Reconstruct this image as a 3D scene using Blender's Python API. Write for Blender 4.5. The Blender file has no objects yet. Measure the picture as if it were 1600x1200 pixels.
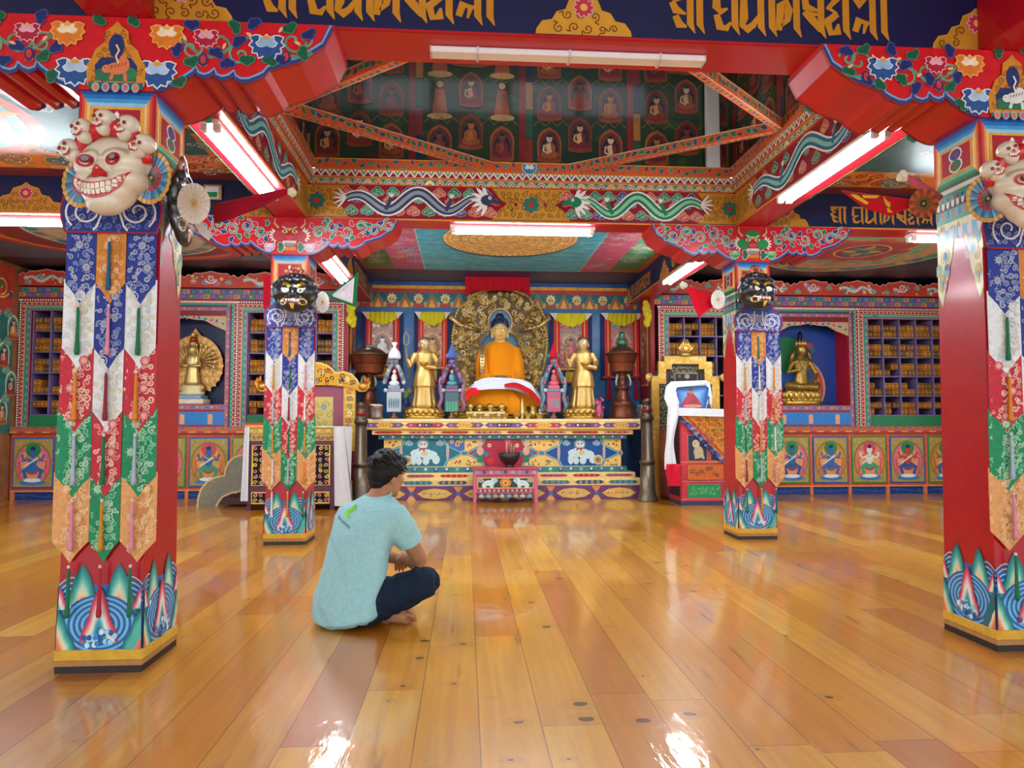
import bpy, math, random
from math import sin, cos, pi, radians, sqrt, atan2, floor, hypot
from mathutils import Vector, Matrix, noise
from mathutils.bvhtree import BVHTree

sc = bpy.context.scene
COL = sc.collection
RND = random.Random(7)

# ------------------------------------------------------------------ camera
FPX, PHI, PSI, EYE = 1083.0, radians(3.06), radians(3.86), 1.0
cd = bpy.data.cameras.new('camera')
cam = bpy.data.objects.new('camera', cd)
COL.objects.link(cam)
cam.location = (0, 0, EYE)
cam.rotation_euler = (pi / 2 + PHI, 0, -PSI)
cd.sensor_width = 36
cd.lens = FPX / 1600 * 36
cd.clip_start = 0.02
cd.clip_end = 200
sc.camera = cam

# ------------------------------------------------------------------ view, sky, daylight
vs = sc.view_settings
vs.view_transform = 'Standard'
vs.look = 'None'
vs.gamma = 1.0
vs.use_curve_mapping = False
vs.exposure = 0.38
w = bpy.data.worlds.new('sky')
sc.world = w
w.use_nodes = True
wn = w.node_tree
bg = wn.nodes['Background']
SKY = wn.nodes.new('ShaderNodeTexSky')
SKY.sky_type = 'HOSEK_WILKIE'
SKY.turbidity = 8
SKY.sun_direction = (0.3, -0.5, 0.8)
mixn = wn.nodes.new('ShaderNodeMix')
mixn.data_type = 'RGBA'
mixn.inputs[0].default_value = 0.12
mixn.inputs[6].default_value = (0.86, 0.94, 1.0, 1)       # bright overcast
wn.links.new(SKY.outputs[0], mixn.inputs[7])
wn.links.new(mixn.outputs[2], bg.inputs[0])
bg.inputs[1].default_value = 2.4


def portal(loc, rot, sx, sy):
    l = bpy.data.lights.new('daylight_portal', 'AREA')
    l.shape = 'RECTANGLE'
    l.size, l.size_y = sx, sy
    l.cycles.is_portal = True
    o = bpy.data.objects.new('daylight_portal', l)
    o.location = loc
    o.rotation_euler = rot
    COL.objects.link(o)


TUBE_POWER = 105.0          # emission of the fluorescent tubes


def ray(px, py):
    fw = Vector((sin(PSI) * cos(PHI), cos(PSI) * cos(PHI), sin(PHI)))
    rt = Vector((cos(PSI), -sin(PSI), 0))
    up = rt.cross(fw)
    return fw * FPX + rt * (px - 800) + up * (600 - py)


def at(px, py, Y):
    """the point of the place that shows at a pixel of the photograph, at depth Y"""
    d = ray(px, py)
    return Vector((0, 0, EYE)) + d * (Y / d.y)


def X(px, Y, py=600):
    return at(px, py, Y).x


def Z(py, Y, px=800):
    return at(px, py, Y).z


# ------------------------------------------------------------------ colour and materials
def hx(s):
    r = []
    for i in (0, 2, 4):
        c = int(s[i:i + 2], 16) / 255
        r.append(c / 12.92 if c <= 0.04045 else ((c + 0.055) / 1.055) ** 2.4)
    return tuple(r)


def mixc(a, b, t):
    a = hx(a) if isinstance(a, str) else a
    b = hx(b) if isinstance(b, str) else b
    return tuple(a[i] * (1 - t) + b[i] * t for i in range(3))


MATS = {}


def mk(name, rough=0.4, metal=0.0, streak=0, coat=0.0, coat_r=0.1, nscale=30, namt=0.16, bump=0.0, bscale=200, sheen=0.0, spec=0.5, col=None, trans=0.0):
    m = bpy.data.materials.new(name)
    m.use_nodes = True
    nt = m.node_tree
    b = nt.nodes['Principled BSDF']
    tc = nt.nodes.new('ShaderNodeTexCoord')
    if col is None:
        a = nt.nodes.new('ShaderNodeAttribute')
        a.attribute_name = 'Col'
        src = a.outputs['Color']
    else:
        a = nt.nodes.new('ShaderNodeRGB')
        a.outputs[0].default_value = (*hx(col), 1)
        src = a.outputs[0]
    nz = nt.nodes.new('ShaderNodeTexNoise')
    nz.inputs['Scale'].default_value = nscale
    nz.inputs['Detail'].default_value = 4
    nt.links.new(tc.outputs['Object'], nz.inputs['Vector'])
    mr = nt.nodes.new('ShaderNodeMapRange')
    mr.inputs[1].default_value = 0.3
    mr.inputs[2].default_value = 0.7
    mr.inputs[3].default_value = 1 - namt
    mr.inputs[4].default_value = 1 + namt * 0.6
    nt.links.new(nz.outputs[0], mr.inputs[0])
    mx = nt.nodes.new('ShaderNodeMix')
    mx.data_type = 'RGBA'
    mx.blend_type = 'MULTIPLY'
    mx.inputs[0].default_value = 1
    nt.links.new(src, mx.inputs[6])
    nt.links.new(mr.outputs[0], mx.inputs[7])
    nt.links.new(mx.outputs[2], b.inputs['Base Color'])
    b.inputs['Roughness'].default_value = rough
    b.inputs['Metallic'].default_value = metal
    b.inputs['Coat Weight'].default_value = coat
    b.inputs['Coat Roughness'].default_value = coat_r
    b.inputs['Specular IOR Level'].default_value = spec
    if sheen:
        b.inputs['Sheen Weight'].default_value = sheen
    if trans:
        b.inputs['Subsurface Weight'].default_value = trans
        b.inputs['Subsurface Radius'].default_value = (0.01, 0.004, 0.002)
    if bump:
        n2 = nt.nodes.new('ShaderNodeTexNoise')
        n2.inputs['Scale'].default_value = bscale
        n2.inputs['Detail'].default_value = 3
        if streak:
            mp = nt.nodes.new('ShaderNodeMapping')
            mp.inputs['Scale'].default_value = (1, 1, streak)
            nt.links.new(tc.outputs['Object'], mp.inputs[0])
            nt.links.new(mp.outputs[0], n2.inputs['Vector'])
        else:
            nt.links.new(tc.outputs['Object'], n2.inputs['Vector'])
        bp = nt.nodes.new('ShaderNodeBump')
        bp.inputs['Strength'].default_value = bump
        bp.inputs['Distance'].default_value = 0.004
        nt.links.new(n2.outputs[0], bp.inputs['Height'])
        nt.links.new(bp.outputs[0], b.inputs['Normal'])
    MATS[name] = m
    return m


PAINT = mk('painted_wood', 0.42, coat=0.1, coat_r=0.2, namt=0.14, spec=0.32)
GLOSS = mk('lacquered_paint', 0.36, coat=0.22, coat_r=0.12, spec=0.35, nscale=12, namt=0.10, bump=0.12, bscale=25)
MURAL = mk('varnished_mural', 0.45, coat=0.22, coat_r=0.25, nscale=9, namt=0.3, bump=0.25, bscale=60)
LMURAL = mk('old_varnished_mural', 0.38, streak=.04, coat=.55, coat_r=0.08, nscale=9, namt=0.3, bump=0.5, bscale=45)
TROUS = mk('cotton_twill', 0.85, nscale=40, namt=0.1, bump=0.3, bscale=400, spec=0.2)
GOLD = mk('gilded_metal', 0.36, metal=0.7, nscale=60, namt=0.2, bump=0.35, bscale=90)
GILT = mk('gilt_carving', 0.38, metal=0.35, nscale=60, namt=0.2, bump=0.2, bscale=90, spec=0.6)
BRONZE = mk('aged_copper', 0.38, metal=0.7, nscale=40, namt=0.3, bump=0.2, bscale=120)
CLOTH = mk('woven_cloth', 0.9, nscale=50, namt=0.08, bump=0.35, bscale=350, sheen=0.08, spec=0.15)
SILK = mk('brocade_silk', 0.55, nscale=60, namt=0.14, bump=0.3, bscale=400, sheen=0.05, spec=0.3)
SKIN = mk('skin', 0.5, nscale=25, namt=0.06, spec=0.4, trans=0.1)
HAIR = mk('hair', 0.5, nscale=120, namt=0.2, bump=0.8, bscale=140, spec=0.25)
CERAM = mk('painted_papier_mache', 0.35, coat=0.4, coat_r=0.15, nscale=14, namt=0.1, bump=0.1, bscale=30)
METAL = mk('enamelled_steel', 0.35, nscale=20, namt=0.03)


def emis(name, col, strength):
    m = bpy.data.materials.new(name)
    m.use_nodes = True
    nt = m.node_tree
    b = nt.nodes['Principled BSDF']
    b.inputs['Base Color'].default_value = (0.9, 0.9, 0.9, 1)
    b.inputs['Emission Color'].default_value = (*col, 1)
    b.inputs['Emission Strength'].default_value = strength
    return m


TUBE = emis('lit_fluorescent_tube', (0.84, 0.94, 1.0), TUBE_POWER)

# ------------------------------------------------------------------ mesh building
EPS = 0.0009


def lin(o, u, v, flip=1):
    o, u, v = Vector(o), Vector(u).normalized(), Vector(v).normalized()
    n = u.cross(v) * flip
    return lambda x, y, l=0: o + u * x + v * y + n * (l * EPS)


def front(y, x0=0, z0=0):                       # a face that looks at -Y
    return lin((x0, y, z0), (1, 0, 0), (0, 0, 1))


class MB:
    def __init__(s, fr=None):
        s.v, s.f, s.c, s.sm, s.fr = [], [], [], [], fr

    def add(s, vs, fs, col, sm=False):
        if isinstance(col, str):
            col = hx(col)
        b = len(s.v)
        s.v += [tuple(p) for p in vs]
        for i, f in enumerate(fs):
            s.f.append(tuple(k + b for k in f))
            s.c.append(col)
            s.sm.append(sm)
        return s

    # ---- solids
    def box(s, x0, x1, y0, y1, z0, z1, col, bv=0.0):
        x0, x1 = min(x0, x1), max(x0, x1)
        y0, y1 = min(y0, y1), max(y0, y1)
        z0, z1 = min(z0, z1), max(z0, z1)
        b = min(bv, (x1 - x0) / 3, (y1 - y0) / 3, (z1 - z0) / 3)
        if b <= 0:
            return s.add([(x, y, z) for z in (z0, z1) for y in (y0, y1) for x in (x0, x1)],
                         [(0, 2, 3, 1), (4, 5, 7, 6), (0, 1, 5, 4), (2, 6, 7, 3), (0, 4, 6, 2), (1, 3, 7, 5)], col)
        V, I = [], {}
        for ix, x in enumerate((x0, x1)):
            for iy, y in enumerate((y0, y1)):
                for iz, z in enumerate((z0, z1)):
                    dx, dy, dz = (b if ix == 0 else -b), (b if iy == 0 else -b), (b if iz == 0 else -b)
                    for a, p in (('x', (x, y + dy, z + dz)), ('y', (x + dx, y, z + dz)), ('z', (x + dx, y + dy, z))):
                        I[(ix, iy, iz, a)] = len(V)
                        V.append(p)
        Fs = []
        for k in (0, 1):
            q = [I[(k, 0, 0, 'x')], I[(k, 1, 0, 'x')], I[(k, 1, 1, 'x')], I[(k, 0, 1, 'x')]]
            Fs.append(q if k else q[::-1])
            q = [I[(0, k, 0, 'y')], I[(1, k, 0, 'y')], I[(1, k, 1, 'y')], I[(0, k, 1, 'y')]]
            Fs.append(q[::-1] if k else q)
            q = [I[(0, 0, k, 'z')], I[(1, 0, k, 'z')], I[(1, 1, k, 'z')], I[(0, 1, k, 'z')]]
            Fs.append(q if k else q[::-1])
        for i in (0, 1):
            for j in (0, 1):
                Fs.append([I[(i, j, 0, 'x')], I[(i, j, 0, 'y')], I[(i, j, 1, 'y')], I[(i, j, 1, 'x')]])
                Fs.append([I[(i, 0, j, 'x')], I[(i, 0, j, 'z')], I[(i, 1, j, 'z')], I[(i, 1, j, 'x')]])
                Fs.append([I[(0, i, j, 'y')], I[(0, i, j, 'z')], I[(1, i, j, 'z')], I[(1, i, j, 'y')]])
                for k in (0, 1):
                    Fs.append([I[(i, j, k, 'x')], I[(i, j, k, 'y')], I[(i, j, k, 'z')]])
        return s.add(V, Fs, col)

    def loft(s, rings, col, cap=True, sm=True, close=True):
        n = len(rings[0])
        V = [p for r in rings for p in r]
        cols = col if isinstance(col, list) else [col] * (len(rings) - 1)
        b = len(s.v)
        s.v += [tuple(p) for p in V]
        for i in range(len(rings) - 1):
            c = hx(cols[i]) if isinstance(cols[i], str) else cols[i]
            for j in range(n if close else n - 1):
                k = (j + 1) % n
                s.f.append((b + i * n + j, b + i * n + k, b + (i + 1) * n + k, b + (i + 1) * n + j))
                s.c.append(c)
                s.sm.append(sm)
        if cap:
            for r, c in ((0, cols[0]), (len(rings) - 1, cols[-1])):
                c = hx(c) if isinstance(c, str) else c
                idx = [b + r * n + j for j in range(n)]
                s.f.append(tuple(idx[::-1] if r == 0 else idx))
                s.c.append(c)
                s.sm.append(False)
        return s

    def lathe(s, prof, col, cx=0, cy=0, cz=0, n=20, sx=1, sy=1, sm=True, a0=0):
        rings = [[(cx + max(r, 1e-4) * sx * cos(a0 + 2 * pi * j / n), cy + max(r, 1e-4) * sy * sin(a0 + 2 * pi * j / n), cz + z) for j in range(n)] for r, z in prof]
        return s.loft(rings, col, True, sm)

    def tube(s, pts, rad, col, n=8, sm=True, flat=None):
        pts = [Vector(p) for p in pts]
        rad = rad if isinstance(rad, (list, tuple)) else [rad] * len(pts)
        rings = []
        up = None
        for i, p in enumerate(pts):
            t = (pts[min(i + 1, len(pts) - 1)] - pts[max(i - 1, 0)])
            if t.length < 1e-9:
                t = Vector((0, 0, 1))
            t.normalize()
            if up is None:
                up = Vector((0, 0, 1)) if abs(t.z) < 0.9 else Vector((1, 0, 0))
            u = (up - t * up.dot(t)).normalized()
            up = u
            w_ = t.cross(u)
            r = rad[i]
            a, b_ = (r, r) if not isinstance(r, tuple) else r
            rings.append([p + u * (cos(2 * pi * j / n) * a) + w_ * (sin(2 * pi * j / n) * b_) for j in range(n)])
        return s.loft(rings, col, True, sm)

    def ell(s, cx, cy, cz, rx, ry, rz, col, nu=16, nv=10, rot=None):
        rings = []
        for i in range(nv + 1):
            t = -pi / 2 + pi * i / nv
            r = max(cos(t), 0.002)
            ring = []
            for j in range(nu):
                a = 2 * pi * j / nu
                p = Vector((rx * r * cos(a), ry * r * sin(a), rz * sin(t)))
                if rot is not None:
                    p = rot @ p
                ring.append((cx + p.x, cy + p.y, cz + p.z))
            rings.append(ring)
        return s.loft(rings, col, True, True)

    def prism(s, pts, d, col, side=None, lf=0):
        """outline in the current frame, pushed back by d behind the frame"""
        n = len(pts)
        A = [s.fr(x, y, lf) for x, y in pts]
        B = [s.fr(x, y, lf - d / EPS) for x, y in pts]
        s.add(A + B, [tuple(range(n))], col)
        s.f.append(tuple(range(len(s.v) - 1, len(s.v) - 1 - n, -1)))
        s.c.append(hx(side or col) if isinstance(side or col, str) else (side or col))
        s.sm.append(False)
        b = len(s.v) - 2 * n
        c = side or col
        c = hx(c) if isinstance(c, str) else c
        for i in range(n):
            k = (i + 1) % n
            s.f.append((b + i, b + n + i, b + n + k, b + k))
            s.c.append(c)
            s.sm.append(False)
        return s

    # ---- flat painting in the current frame
    def poly(s, pts, col, l=1):
        s.k = (getattr(s, 'k', 0) + 1) % 47
        l += s.k * .021
        return s.add([s.fr(x, y, l) for x, y in pts], [tuple(range(len(pts)))], col)

    def rect(s, x0, x1, y0, y1, col, l=1):
        return s.poly([(x0, y0), (x1, y0), (x1, y1), (x0, y1)], col, l)

    def disc(s, x, y, r, col, l=1, n=12, ry=None, rot=0, a0=0, a1=2 * pi):
        ry = r if ry is None else ry
        full = abs(a1 - a0 - 2 * pi) < 1e-6
        P = []
        for i in range(n if full else n + 1):
            a = a0 + (a1 - a0) * i / n
            px, py = r * cos(a), ry * sin(a)
            P.append((x + px * cos(rot) - py * sin(rot), y + px * sin(rot) + py * cos(rot)))
        return s.poly(P, col, l)

    def stroke(s, pts, w, col, l=1, closed=False):
        n = len(pts)
        if n < 2:
            return s
        L, R = [], []
        for i in range(n):
            if closed:
                a, b = pts[(i - 1) % n], pts[(i + 1) % n]
            else:
                a, b = pts[max(i - 1, 0)], pts[min(i + 1, n - 1)]
            dx, dy = b[0] - a[0], b[1] - a[1]
            d = hypot(dx, dy) or 1
            ww = (w[i] if isinstance(w, (list, tuple)) else w) / 2
            ox, oy = -dy / d * ww, dx / d * ww
            L.append((pts[i][0] + ox, pts[i][1] + oy))
            R.append((pts[i][0] - ox, pts[i][1] - oy))
        s.k = (getattr(s, 'k', 0) + 1) % 47
        l += s.k * .021
        V = [s.fr(x, y, l) for x, y in L] + [s.fr(x, y, l) for x, y in R]
        m = n if closed else n - 1
        return s.add(V, [(i + n, (i + 1) % n + n, (i + 1) % n, i) for i in range(m)], col)

    def arc(s, x, y, r, a0, a1, w, col, l=1, n=12, ry=None):
        ry = r if ry is None else ry
        return s.stroke([(x + r * cos(a0 + (a1 - a0) * i / n), y + ry * sin(a0 + (a1 - a0) * i / n)) for i in range(n + 1)], w, col, l)

    def spiral(s, x, y, r, turns, w, col, l=1, a0=0, sg=1, n=14, r0=0.12):
        P = []
        for i in range(n + 1):
            t = i / n
            a = a0 + sg * turns * 2 * pi * t
            q = r * (1 - (1 - r0) * t)
            P.append((x + q * cos(a), y + q * sin(a)))
        return s.stroke(P, w, col, l)

    def petal(s, x, y, ln, wd, ang, col, l=1, tip=1.0):
        P = []
        for t, ww in ((0, .35), (.25, .8), (.5, 1), (.75, .8), (1, 0.05), (.75, -.8), (.5, -1), (.25, -.8), (0, -.35)):
            a, b = t * ln, ww * wd / 2
            P.append((x + a * cos(ang) - b * sin(ang), y + a * sin(ang) + b * cos(ang)))
        return s.poly(P, col, l)

    # ---- motifs
    def lotus(s, x, y, r, c1, c2, c3, l=1, edge='d8dce0'):
        for k in range(9):
            a = radians(-200 + 220 * k / 8)
            s.petal(x, y, r, r * .62, a, edge, l)
            s.petal(x, y, r * .92, r * .48, a, c1, l + 1)
        for k in range(5):
            a = radians(10 + 160 * k / 4)
            s.petal(x, y - r * .1, r * .62, r * .42, a, edge, l + 2)
            s.petal(x, y - r * .1, r * .55, r * .34, a, c2, l + 3)
        s.disc(x, y + r * .28, r * .2, c3, l + 4, 8, r * .12)

    def flower(s, x, y, r, c1, c2, n=8, l=1, edge=None):
        for k in range(n):
            a = 2 * pi * k / n
            if edge:
                s.petal(x, y, r, r * 5 / n, a, edge, l)
            s.petal(x, y, r * .9, r * 4 / n, a, c1, l + 1)
        s.disc(x, y, r * .34, c2, l + 2, 8)

    def trefoil(s, x, y, r, ang, col, edge=None, l=1):
        for k in (-1, 0, 1):
            a = ang + k * 1.25
            cx, cy = x + r * .55 * cos(a), y + r * .55 * sin(a)
            if edge:
                s.disc(cx, cy, r * .62, edge, l, 9)
            s.disc(cx, cy, r * .48, col, l + 1, 9)
        s.disc(x, y, r * .32, col, l + 1.5, 7)

    def cloud(s, x, y, r, col, l=1, edge='e8e4dc', sg=1):
        for dx, dy, q in ((-.7, -.1, .55), (.65, -.15, .6), (0, .35, .68), (.1, -.4, .5)):
            s.disc(x + sg * dx * r, y + dy * r, q * r * 1.1, edge, l, 10)
        for dx, dy, q in ((-.7, -.1, .55), (.65, -.15, .6), (0, .35, .68), (.1, -.4, .5)):
            s.disc(x + sg * dx * r, y + dy * r, q * r, col, l + 1, 10)
            s.spiral(x + sg * dx * r, y + dy * r, q * r * .66, 1.1, r * .075, edge, l + 2, 0, sg, 9)

    def vine(s, x0, x1, y, amp, n, col, w, leaf, l=1, edge=None, fl=None):
        """a scrolling stem with a curl, leaves and flowers in each half wave"""
        P = []
        m = n * 8
        for i in range(m + 1):
            t = i / m
            P.append((x0 + (x1 - x0) * t, y + amp * .55 * sin(pi * n * t)))
        s.stroke(P, w, col, l + 1)
        st = (x1 - x0) / n
        for k in range(n):
            sg = -1 if k % 2 == 0 else 1
            cx, cy = x0 + st * (k + .5), y + sg * amp * .22
            s.spiral(cx, cy, min(abs(st) * .42, amp * .62), 1.25, w * .85, col, l + 1, -sg * pi / 2, sg, 14)
            c1, c2 = leaf[k % len(leaf)], leaf[(k + 1) % len(leaf)]
            s.trefoil(cx, cy, amp * .28, RND.uniform(0, 6), c1, edge, l + 2)
            s.trefoil(cx + st * .42, cy - sg * amp * .5, amp * .24, RND.uniform(0, 6), c2, edge, l + 2)
            s.trefoil(cx - st * .3, cy + sg * amp * .62, amp * .2, RND.uniform(0, 6), leaf[(k + 2) % len(leaf)], edge, l + 2)
            if fl:
                c = fl[k % len(fl)]
                s.lotus(cx, cy, amp * .42, c[0], c[1], c[2], l + 4)

    def scrolls(s, x0, x1, y0, y1, r, w, col, l=1, inside=None, dens=1.0, cols=None):
        nx, ny = max(1, int((x1 - x0) / (r * 2.1))), max(1, int((y1 - y0) / (r * 1.9)))
        for i in range(nx):
            for j in range(ny):
                if RND.random() > dens:
                    continue
                x = x0 + (x1 - x0) * (i + .5 + (.25 if j % 2 else -.25) * (nx > 2)) / nx + RND.uniform(-.2, .2) * r
                y = y0 + (y1 - y0) * (j + .5) / ny + RND.uniform(-.2, .2) * r
                if inside and not inside(x, y):
                    continue
                c = col if not cols else cols[RND.randrange(len(cols))]
                a, g = RND.uniform(0, 6.28), RND.choice((-1, 1))
                s.spiral(x, y, r * RND.uniform(.75, 1.05), 1.3, w, c, l, a, g, 11)
                s.stroke([(x + r * cos(a), y + r * sin(a)), (x + 1.5 * r * cos(a + .5 * g), y + 1.5 * r * sin(a + .5 * g))], w, c, l)

    def grad(s, quads, cols, l=1):
        """a band of strips between two edges: quads = (a, b, c, d) corners, stepped from the first colour to the last"""
        a, b, c, d = [Vector((*q, 0)) for q in quads]
        n = len(cols)
        for i in range(n):
            t0, t1 = i / n, (i + 1) / n
            p = [a.lerp(d, t0), b.lerp(c, t0), b.lerp(c, t1), a.lerp(d, t1)]
            s.poly([(q.x, q.y) for q in p], cols[i], l)

    def seated(s, x, y, h, robe, skin, halo='27418a', aura='b0452a', seat='c77b3c', l=1, ring='d0963c'):
        """a small painted seated figure in an aureole; y is its base"""
        w = h * .5
        arch = [(x - w * .62, y + h * .12)]
        for i in range(13):
            a = pi - pi * i / 12
            arch.append((x + w * .66 * cos(a), y + h * .55 + h * .42 * sin(a) * (1.08 if i == 6 else 1)))
        arch.append((x + w * .62, y + h * .12))
        s.poly(arch, ring, l)
        s.poly([(x + (p - x) * .86, y + h * .12 + (q - y - h * .12) * .9) for p, q in arch], aura, l + 1)
        s.poly([(x + (p - x) * .66, y + h * .12 + (q - y - h * .12) * .72) for p, q in arch], halo, l + 2)
        s.disc(x, y + h * .09, w * .7, seat, l + 3, 12, h * .09)
        s.disc(x, y + h * .14, w * .58, '8e2f2a', l + 4, 12, h * .05)
        s.disc(x, y + h * .24, w * .5, robe, l + 5, 12, h * .11)
        s.poly([(x - w * .3, y + h * .2), (x + w * .3, y + h * .2), (x + w * .33, y + h * .48), (x + w * .12, y + h * .58), (x - w * .12, y + h * .58), (x - w * .33, y + h * .48)], robe, l + 6)
        s.poly([(x - w * .1, y + h * .28), (x + w * .12, y + h * .3), (x + w * .05, y + h * .56), (x - w * .22, y + h * .5)], skin, l + 7)
        s.stroke([(x - w * .28, y + h * .5), (x - w * .34, y + h * .34), (x - w * .05, y + h * .26)], h * .05, skin, l + 8)
        s.disc(x, y + h * .67, h * .085, skin, l + 8, 10, h * .1)
        s.disc(x, y + h * .75, h * .08, '1d2036', l + 9, 8, h * .045)

    def goddess(s, x, y, h, body, skirt, halo, aura, l=1):
        """a dancing offering goddess as on the cabinet doors"""
        s.disc(x, y + h * .5, h * .41, '8a7430', l, 20, h * .49)
        s.disc(x, y + h * .48, h * .38, aura, l + 1, 20, h * .46)
        s.disc(x, y + h * .47, h * .3, mixc(aura, 'e8b060', .6), l + 2, 18, h * .38)
        s.disc(x, y + h * .8, h * .17, halo, l + 3, 14)
        s.disc(x, y + h * .06, h * .3, '3f7fb8', l + 3, 12, h * .06)
        s.disc(x, y + h * .11, h * .2, 'e8e8e6', l + 4, 12, h * .045)
        for sg in (-1, 1):
            s.stroke([(x, y + h * .42), (x + sg * h * .2, y + h * .32), (x + sg * h * .14, y + h * .16)], [h * .12, h * .11, h * .08], skirt, l + 5)
            s.stroke([(x, y + h * .62), (x + sg * h * .2, y + h * .56), (x + sg * h * .24, y + h * .7)], h * .06, body, l + 6)
            s.stroke([(x + sg * h * .1, y + h * .66), (x + sg * h * .3, y + h * .52), (x + sg * h * .26, y + h * .3), (x + sg * h * .34, y + h * .18)], h * .035, 'd2563e', l + 5.5)
        s.disc(x, y + h * .36, h * .15, skirt, l + 6, 12, h * .12)
        s.stroke([(x - h * .12, y + h * .3), (x, y + h * .26), (x + h * .14, y + h * .34)], h * .04, 'c33428', l + 7)
        s.disc(x, y + h * .54, h * .1, body, l + 7, 10, h * .14)
        s.disc(x, y + h * .75, h * .075, body, l + 8, 10, h * .09)
        s.disc(x, y + h * .84, h * .06, '20305c', l + 9, 8, h * .05)
        s.stroke([(x - h * .2, y + h * .42), (x + h * .12, y + h * .62)], h * .03, 'e8e4da', l + 9)
        s.stroke([(x - h * .07, y + h * .63), (x, y + h * .58), (x + h * .07, y + h * .63)], h * .02, 'e0b84a', l + 9)

    def dragon(s, x0, x1, y, amp, body, belly, n=2.2, w=.08, l=1, head=1):
        m = 40
        P, W = [], []
        for i in range(m + 1):
            t = i / m
            P.append((x0 + (x1 - x0) * t, y + amp * sin(2 * pi * n * t + .6) * (.55 + .45 * sin(pi * t))))
            W.append(w * (.25 + .75 * sin(pi * min(1, .12 + t * .9)) ** .7))
        s.stroke(P, [q * 1.35 for q in W], 'e9e6df', l)
        s.stroke(P, W, body, l + 1)
        s.stroke(P, [q * .4 for q in W], belly, l + 2)
        sg = 1 if x1 > x0 else -1
        hx_, hy = P[-1]
        for k in range(7):
            a = (0 if sg < 0 else pi) + radians(-70 + 23 * k)
            s.petal(hx_, hy, w * 1.9, w * .4, a, 'e9e6df', l + 2)
        s.disc(hx_, hy, w * .8, body, l + 3, 10, w * .6)
        s.stroke([(hx_, hy), (hx_ + sg * w * 1.3, hy - w * .3)], [w * .8, w * .4], body, l + 3)
        s.disc(hx_ + sg * w * .2, hy + w * .25, w * .2, 'f0e8d8', l + 4, 7)
        s.disc(hx_ + sg * w * .25, hy + w * .25, w * .09, '141414', l + 5, 6)
        s.stroke([(hx_ + sg * w * .3, hy - w * .35), (hx_ + sg * w * 1.2, hy - w * .55)], w * .14, 'e05038', l + 5)
        tx, ty = P[0]
        for k in range(5):
            s.petal(tx, ty, w * 1.5, w * .22, (pi if sg > 0 else 0) + radians(-50 + 25 * k), 'e9e6df', l + 2)
        for t in (.28, .72):
            px, py = P[int(m * t)]
            q = -1 if py > y else 1
            s.stroke([(px, py), (px + w * .6 * sg, py + q * w * 1.3)], w * .4, body, l + 3)
            for k in (-1, 0, 1):
                s.petal(px + w * .6 * sg, py + q * w * 1.3, w * .6, w * .16, q * pi / 2 + k * .5, 'e9e6df', l + 4)

    def medallion(s, x, y, r, l=1, gold='c4912f', dark='6e4a14'):
        P = []
        for i in range(40):
            a = 2 * pi * i / 40
            P.append((x + r * (1 + .07 * cos(8 * a)) * cos(a), y + r * (1 + .07 * cos(8 * a)) * sin(a)))
        s.poly(P, gold, l)
        s.scrolls(x - r * .75, x + r * .75, y - r * .75, y + r * .75, r * .17, r * .03, dark, l + 1, lambda a, b: hypot(a - x, b - y) < r * .82)
        s.flower(x, y, r * .3, 'c23a58', 'e0b040', 10, l + 2, 'f0d8d8')


def smooth_mesh(o, flag=True):
    for p in o.data.polygons:
        p.use_smooth = flag


def obj(name, mb, mat=None, parent=None, label=None, kind=None):
    me = bpy.data.meshes.new(name)
    off = Vector((0, 0, 0))
    q = parent
    while q is not None:
        off += q.location
        q = q.parent
    me.from_pydata([(v[0] - off.x, v[1] - off.y, v[2] - off.z) for v in mb.v], [], mb.f)
    ca = me.color_attributes.new('Col', 'FLOAT_COLOR', 'CORNER')
    buf = []
    for f, c in zip(mb.f, mb.c):
        buf += [c[0], c[1], c[2], 1.0] * len(f)
    ca.data.foreach_set('color', buf)
    me.polygons.foreach_set('use_smooth', mb.sm)
    me.materials.append(mat or PAINT)
    me.validate()
    me.update()
    o = bpy.data.objects.new(name, me)
    COL.objects.link(o)
    if parent is not None:
        o.parent = parent
    if label:
        o['label'] = label
    if kind:
        o['kind'] = kind
    return o


def tag(o, label, cat, group=None):
    o['label'] = label
    o['category'] = cat
    if group:
        o['group'] = group
    return o


def thing(name, label, cat, loc=(0, 0, 0), group=None):
    o = bpy.data.objects.new(name, None)
    o.empty_display_size = .05
    o.location = loc
    COL.objects.link(o)
    return tag(o, label, cat, group)


def struct(name, mb, mat=None):
    return obj(name, mb, mat, None, None, 'structure')


def dup(root, loc, rz=0.0, label=None, group=None, scale=None):
    def cp(o, par):
        c = o.copy()
        COL.objects.link(c)
        c.parent = par
        for ch in o.children:
            cp(ch, c)
        return c
    r = cp(root, None)
    r.location = loc
    r.rotation_euler = (0, 0, rz)
    if scale:
        r.scale = scale
    if label:
        r['label'] = label
    if group:
        r['group'] = group
    return r


def fuse(o, voxel=0.006, smooth=6, dec=None):
    """weld overlapping volumes of one mesh into one continuous surface"""
    m = o.modifiers.new('remesh', 'REMESH')
    m.mode = 'VOXEL'
    m.voxel_size = voxel
    if smooth:
        s_ = o.modifiers.new('smooth', 'SMOOTH')
        s_.factor = .5
        s_.iterations = smooth
    tmp = bpy.data.scenes.new('bench')
    tmp.collection.objects.link(o)
    tmp.view_layers[0].update()
    me = bpy.data.meshes.new_from_object(o.evaluated_get(tmp.view_layers[0].depsgraph))
    bpy.data.scenes.remove(tmp)
    mats = list(o.data.materials)
    o.modifiers.clear()
    o.data = me
    me.materials.clear()
    for q in mats:
        me.materials.append(q)
    me.polygons.foreach_set('use_smooth', [True] * len(me.polygons))
    return o


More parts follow.
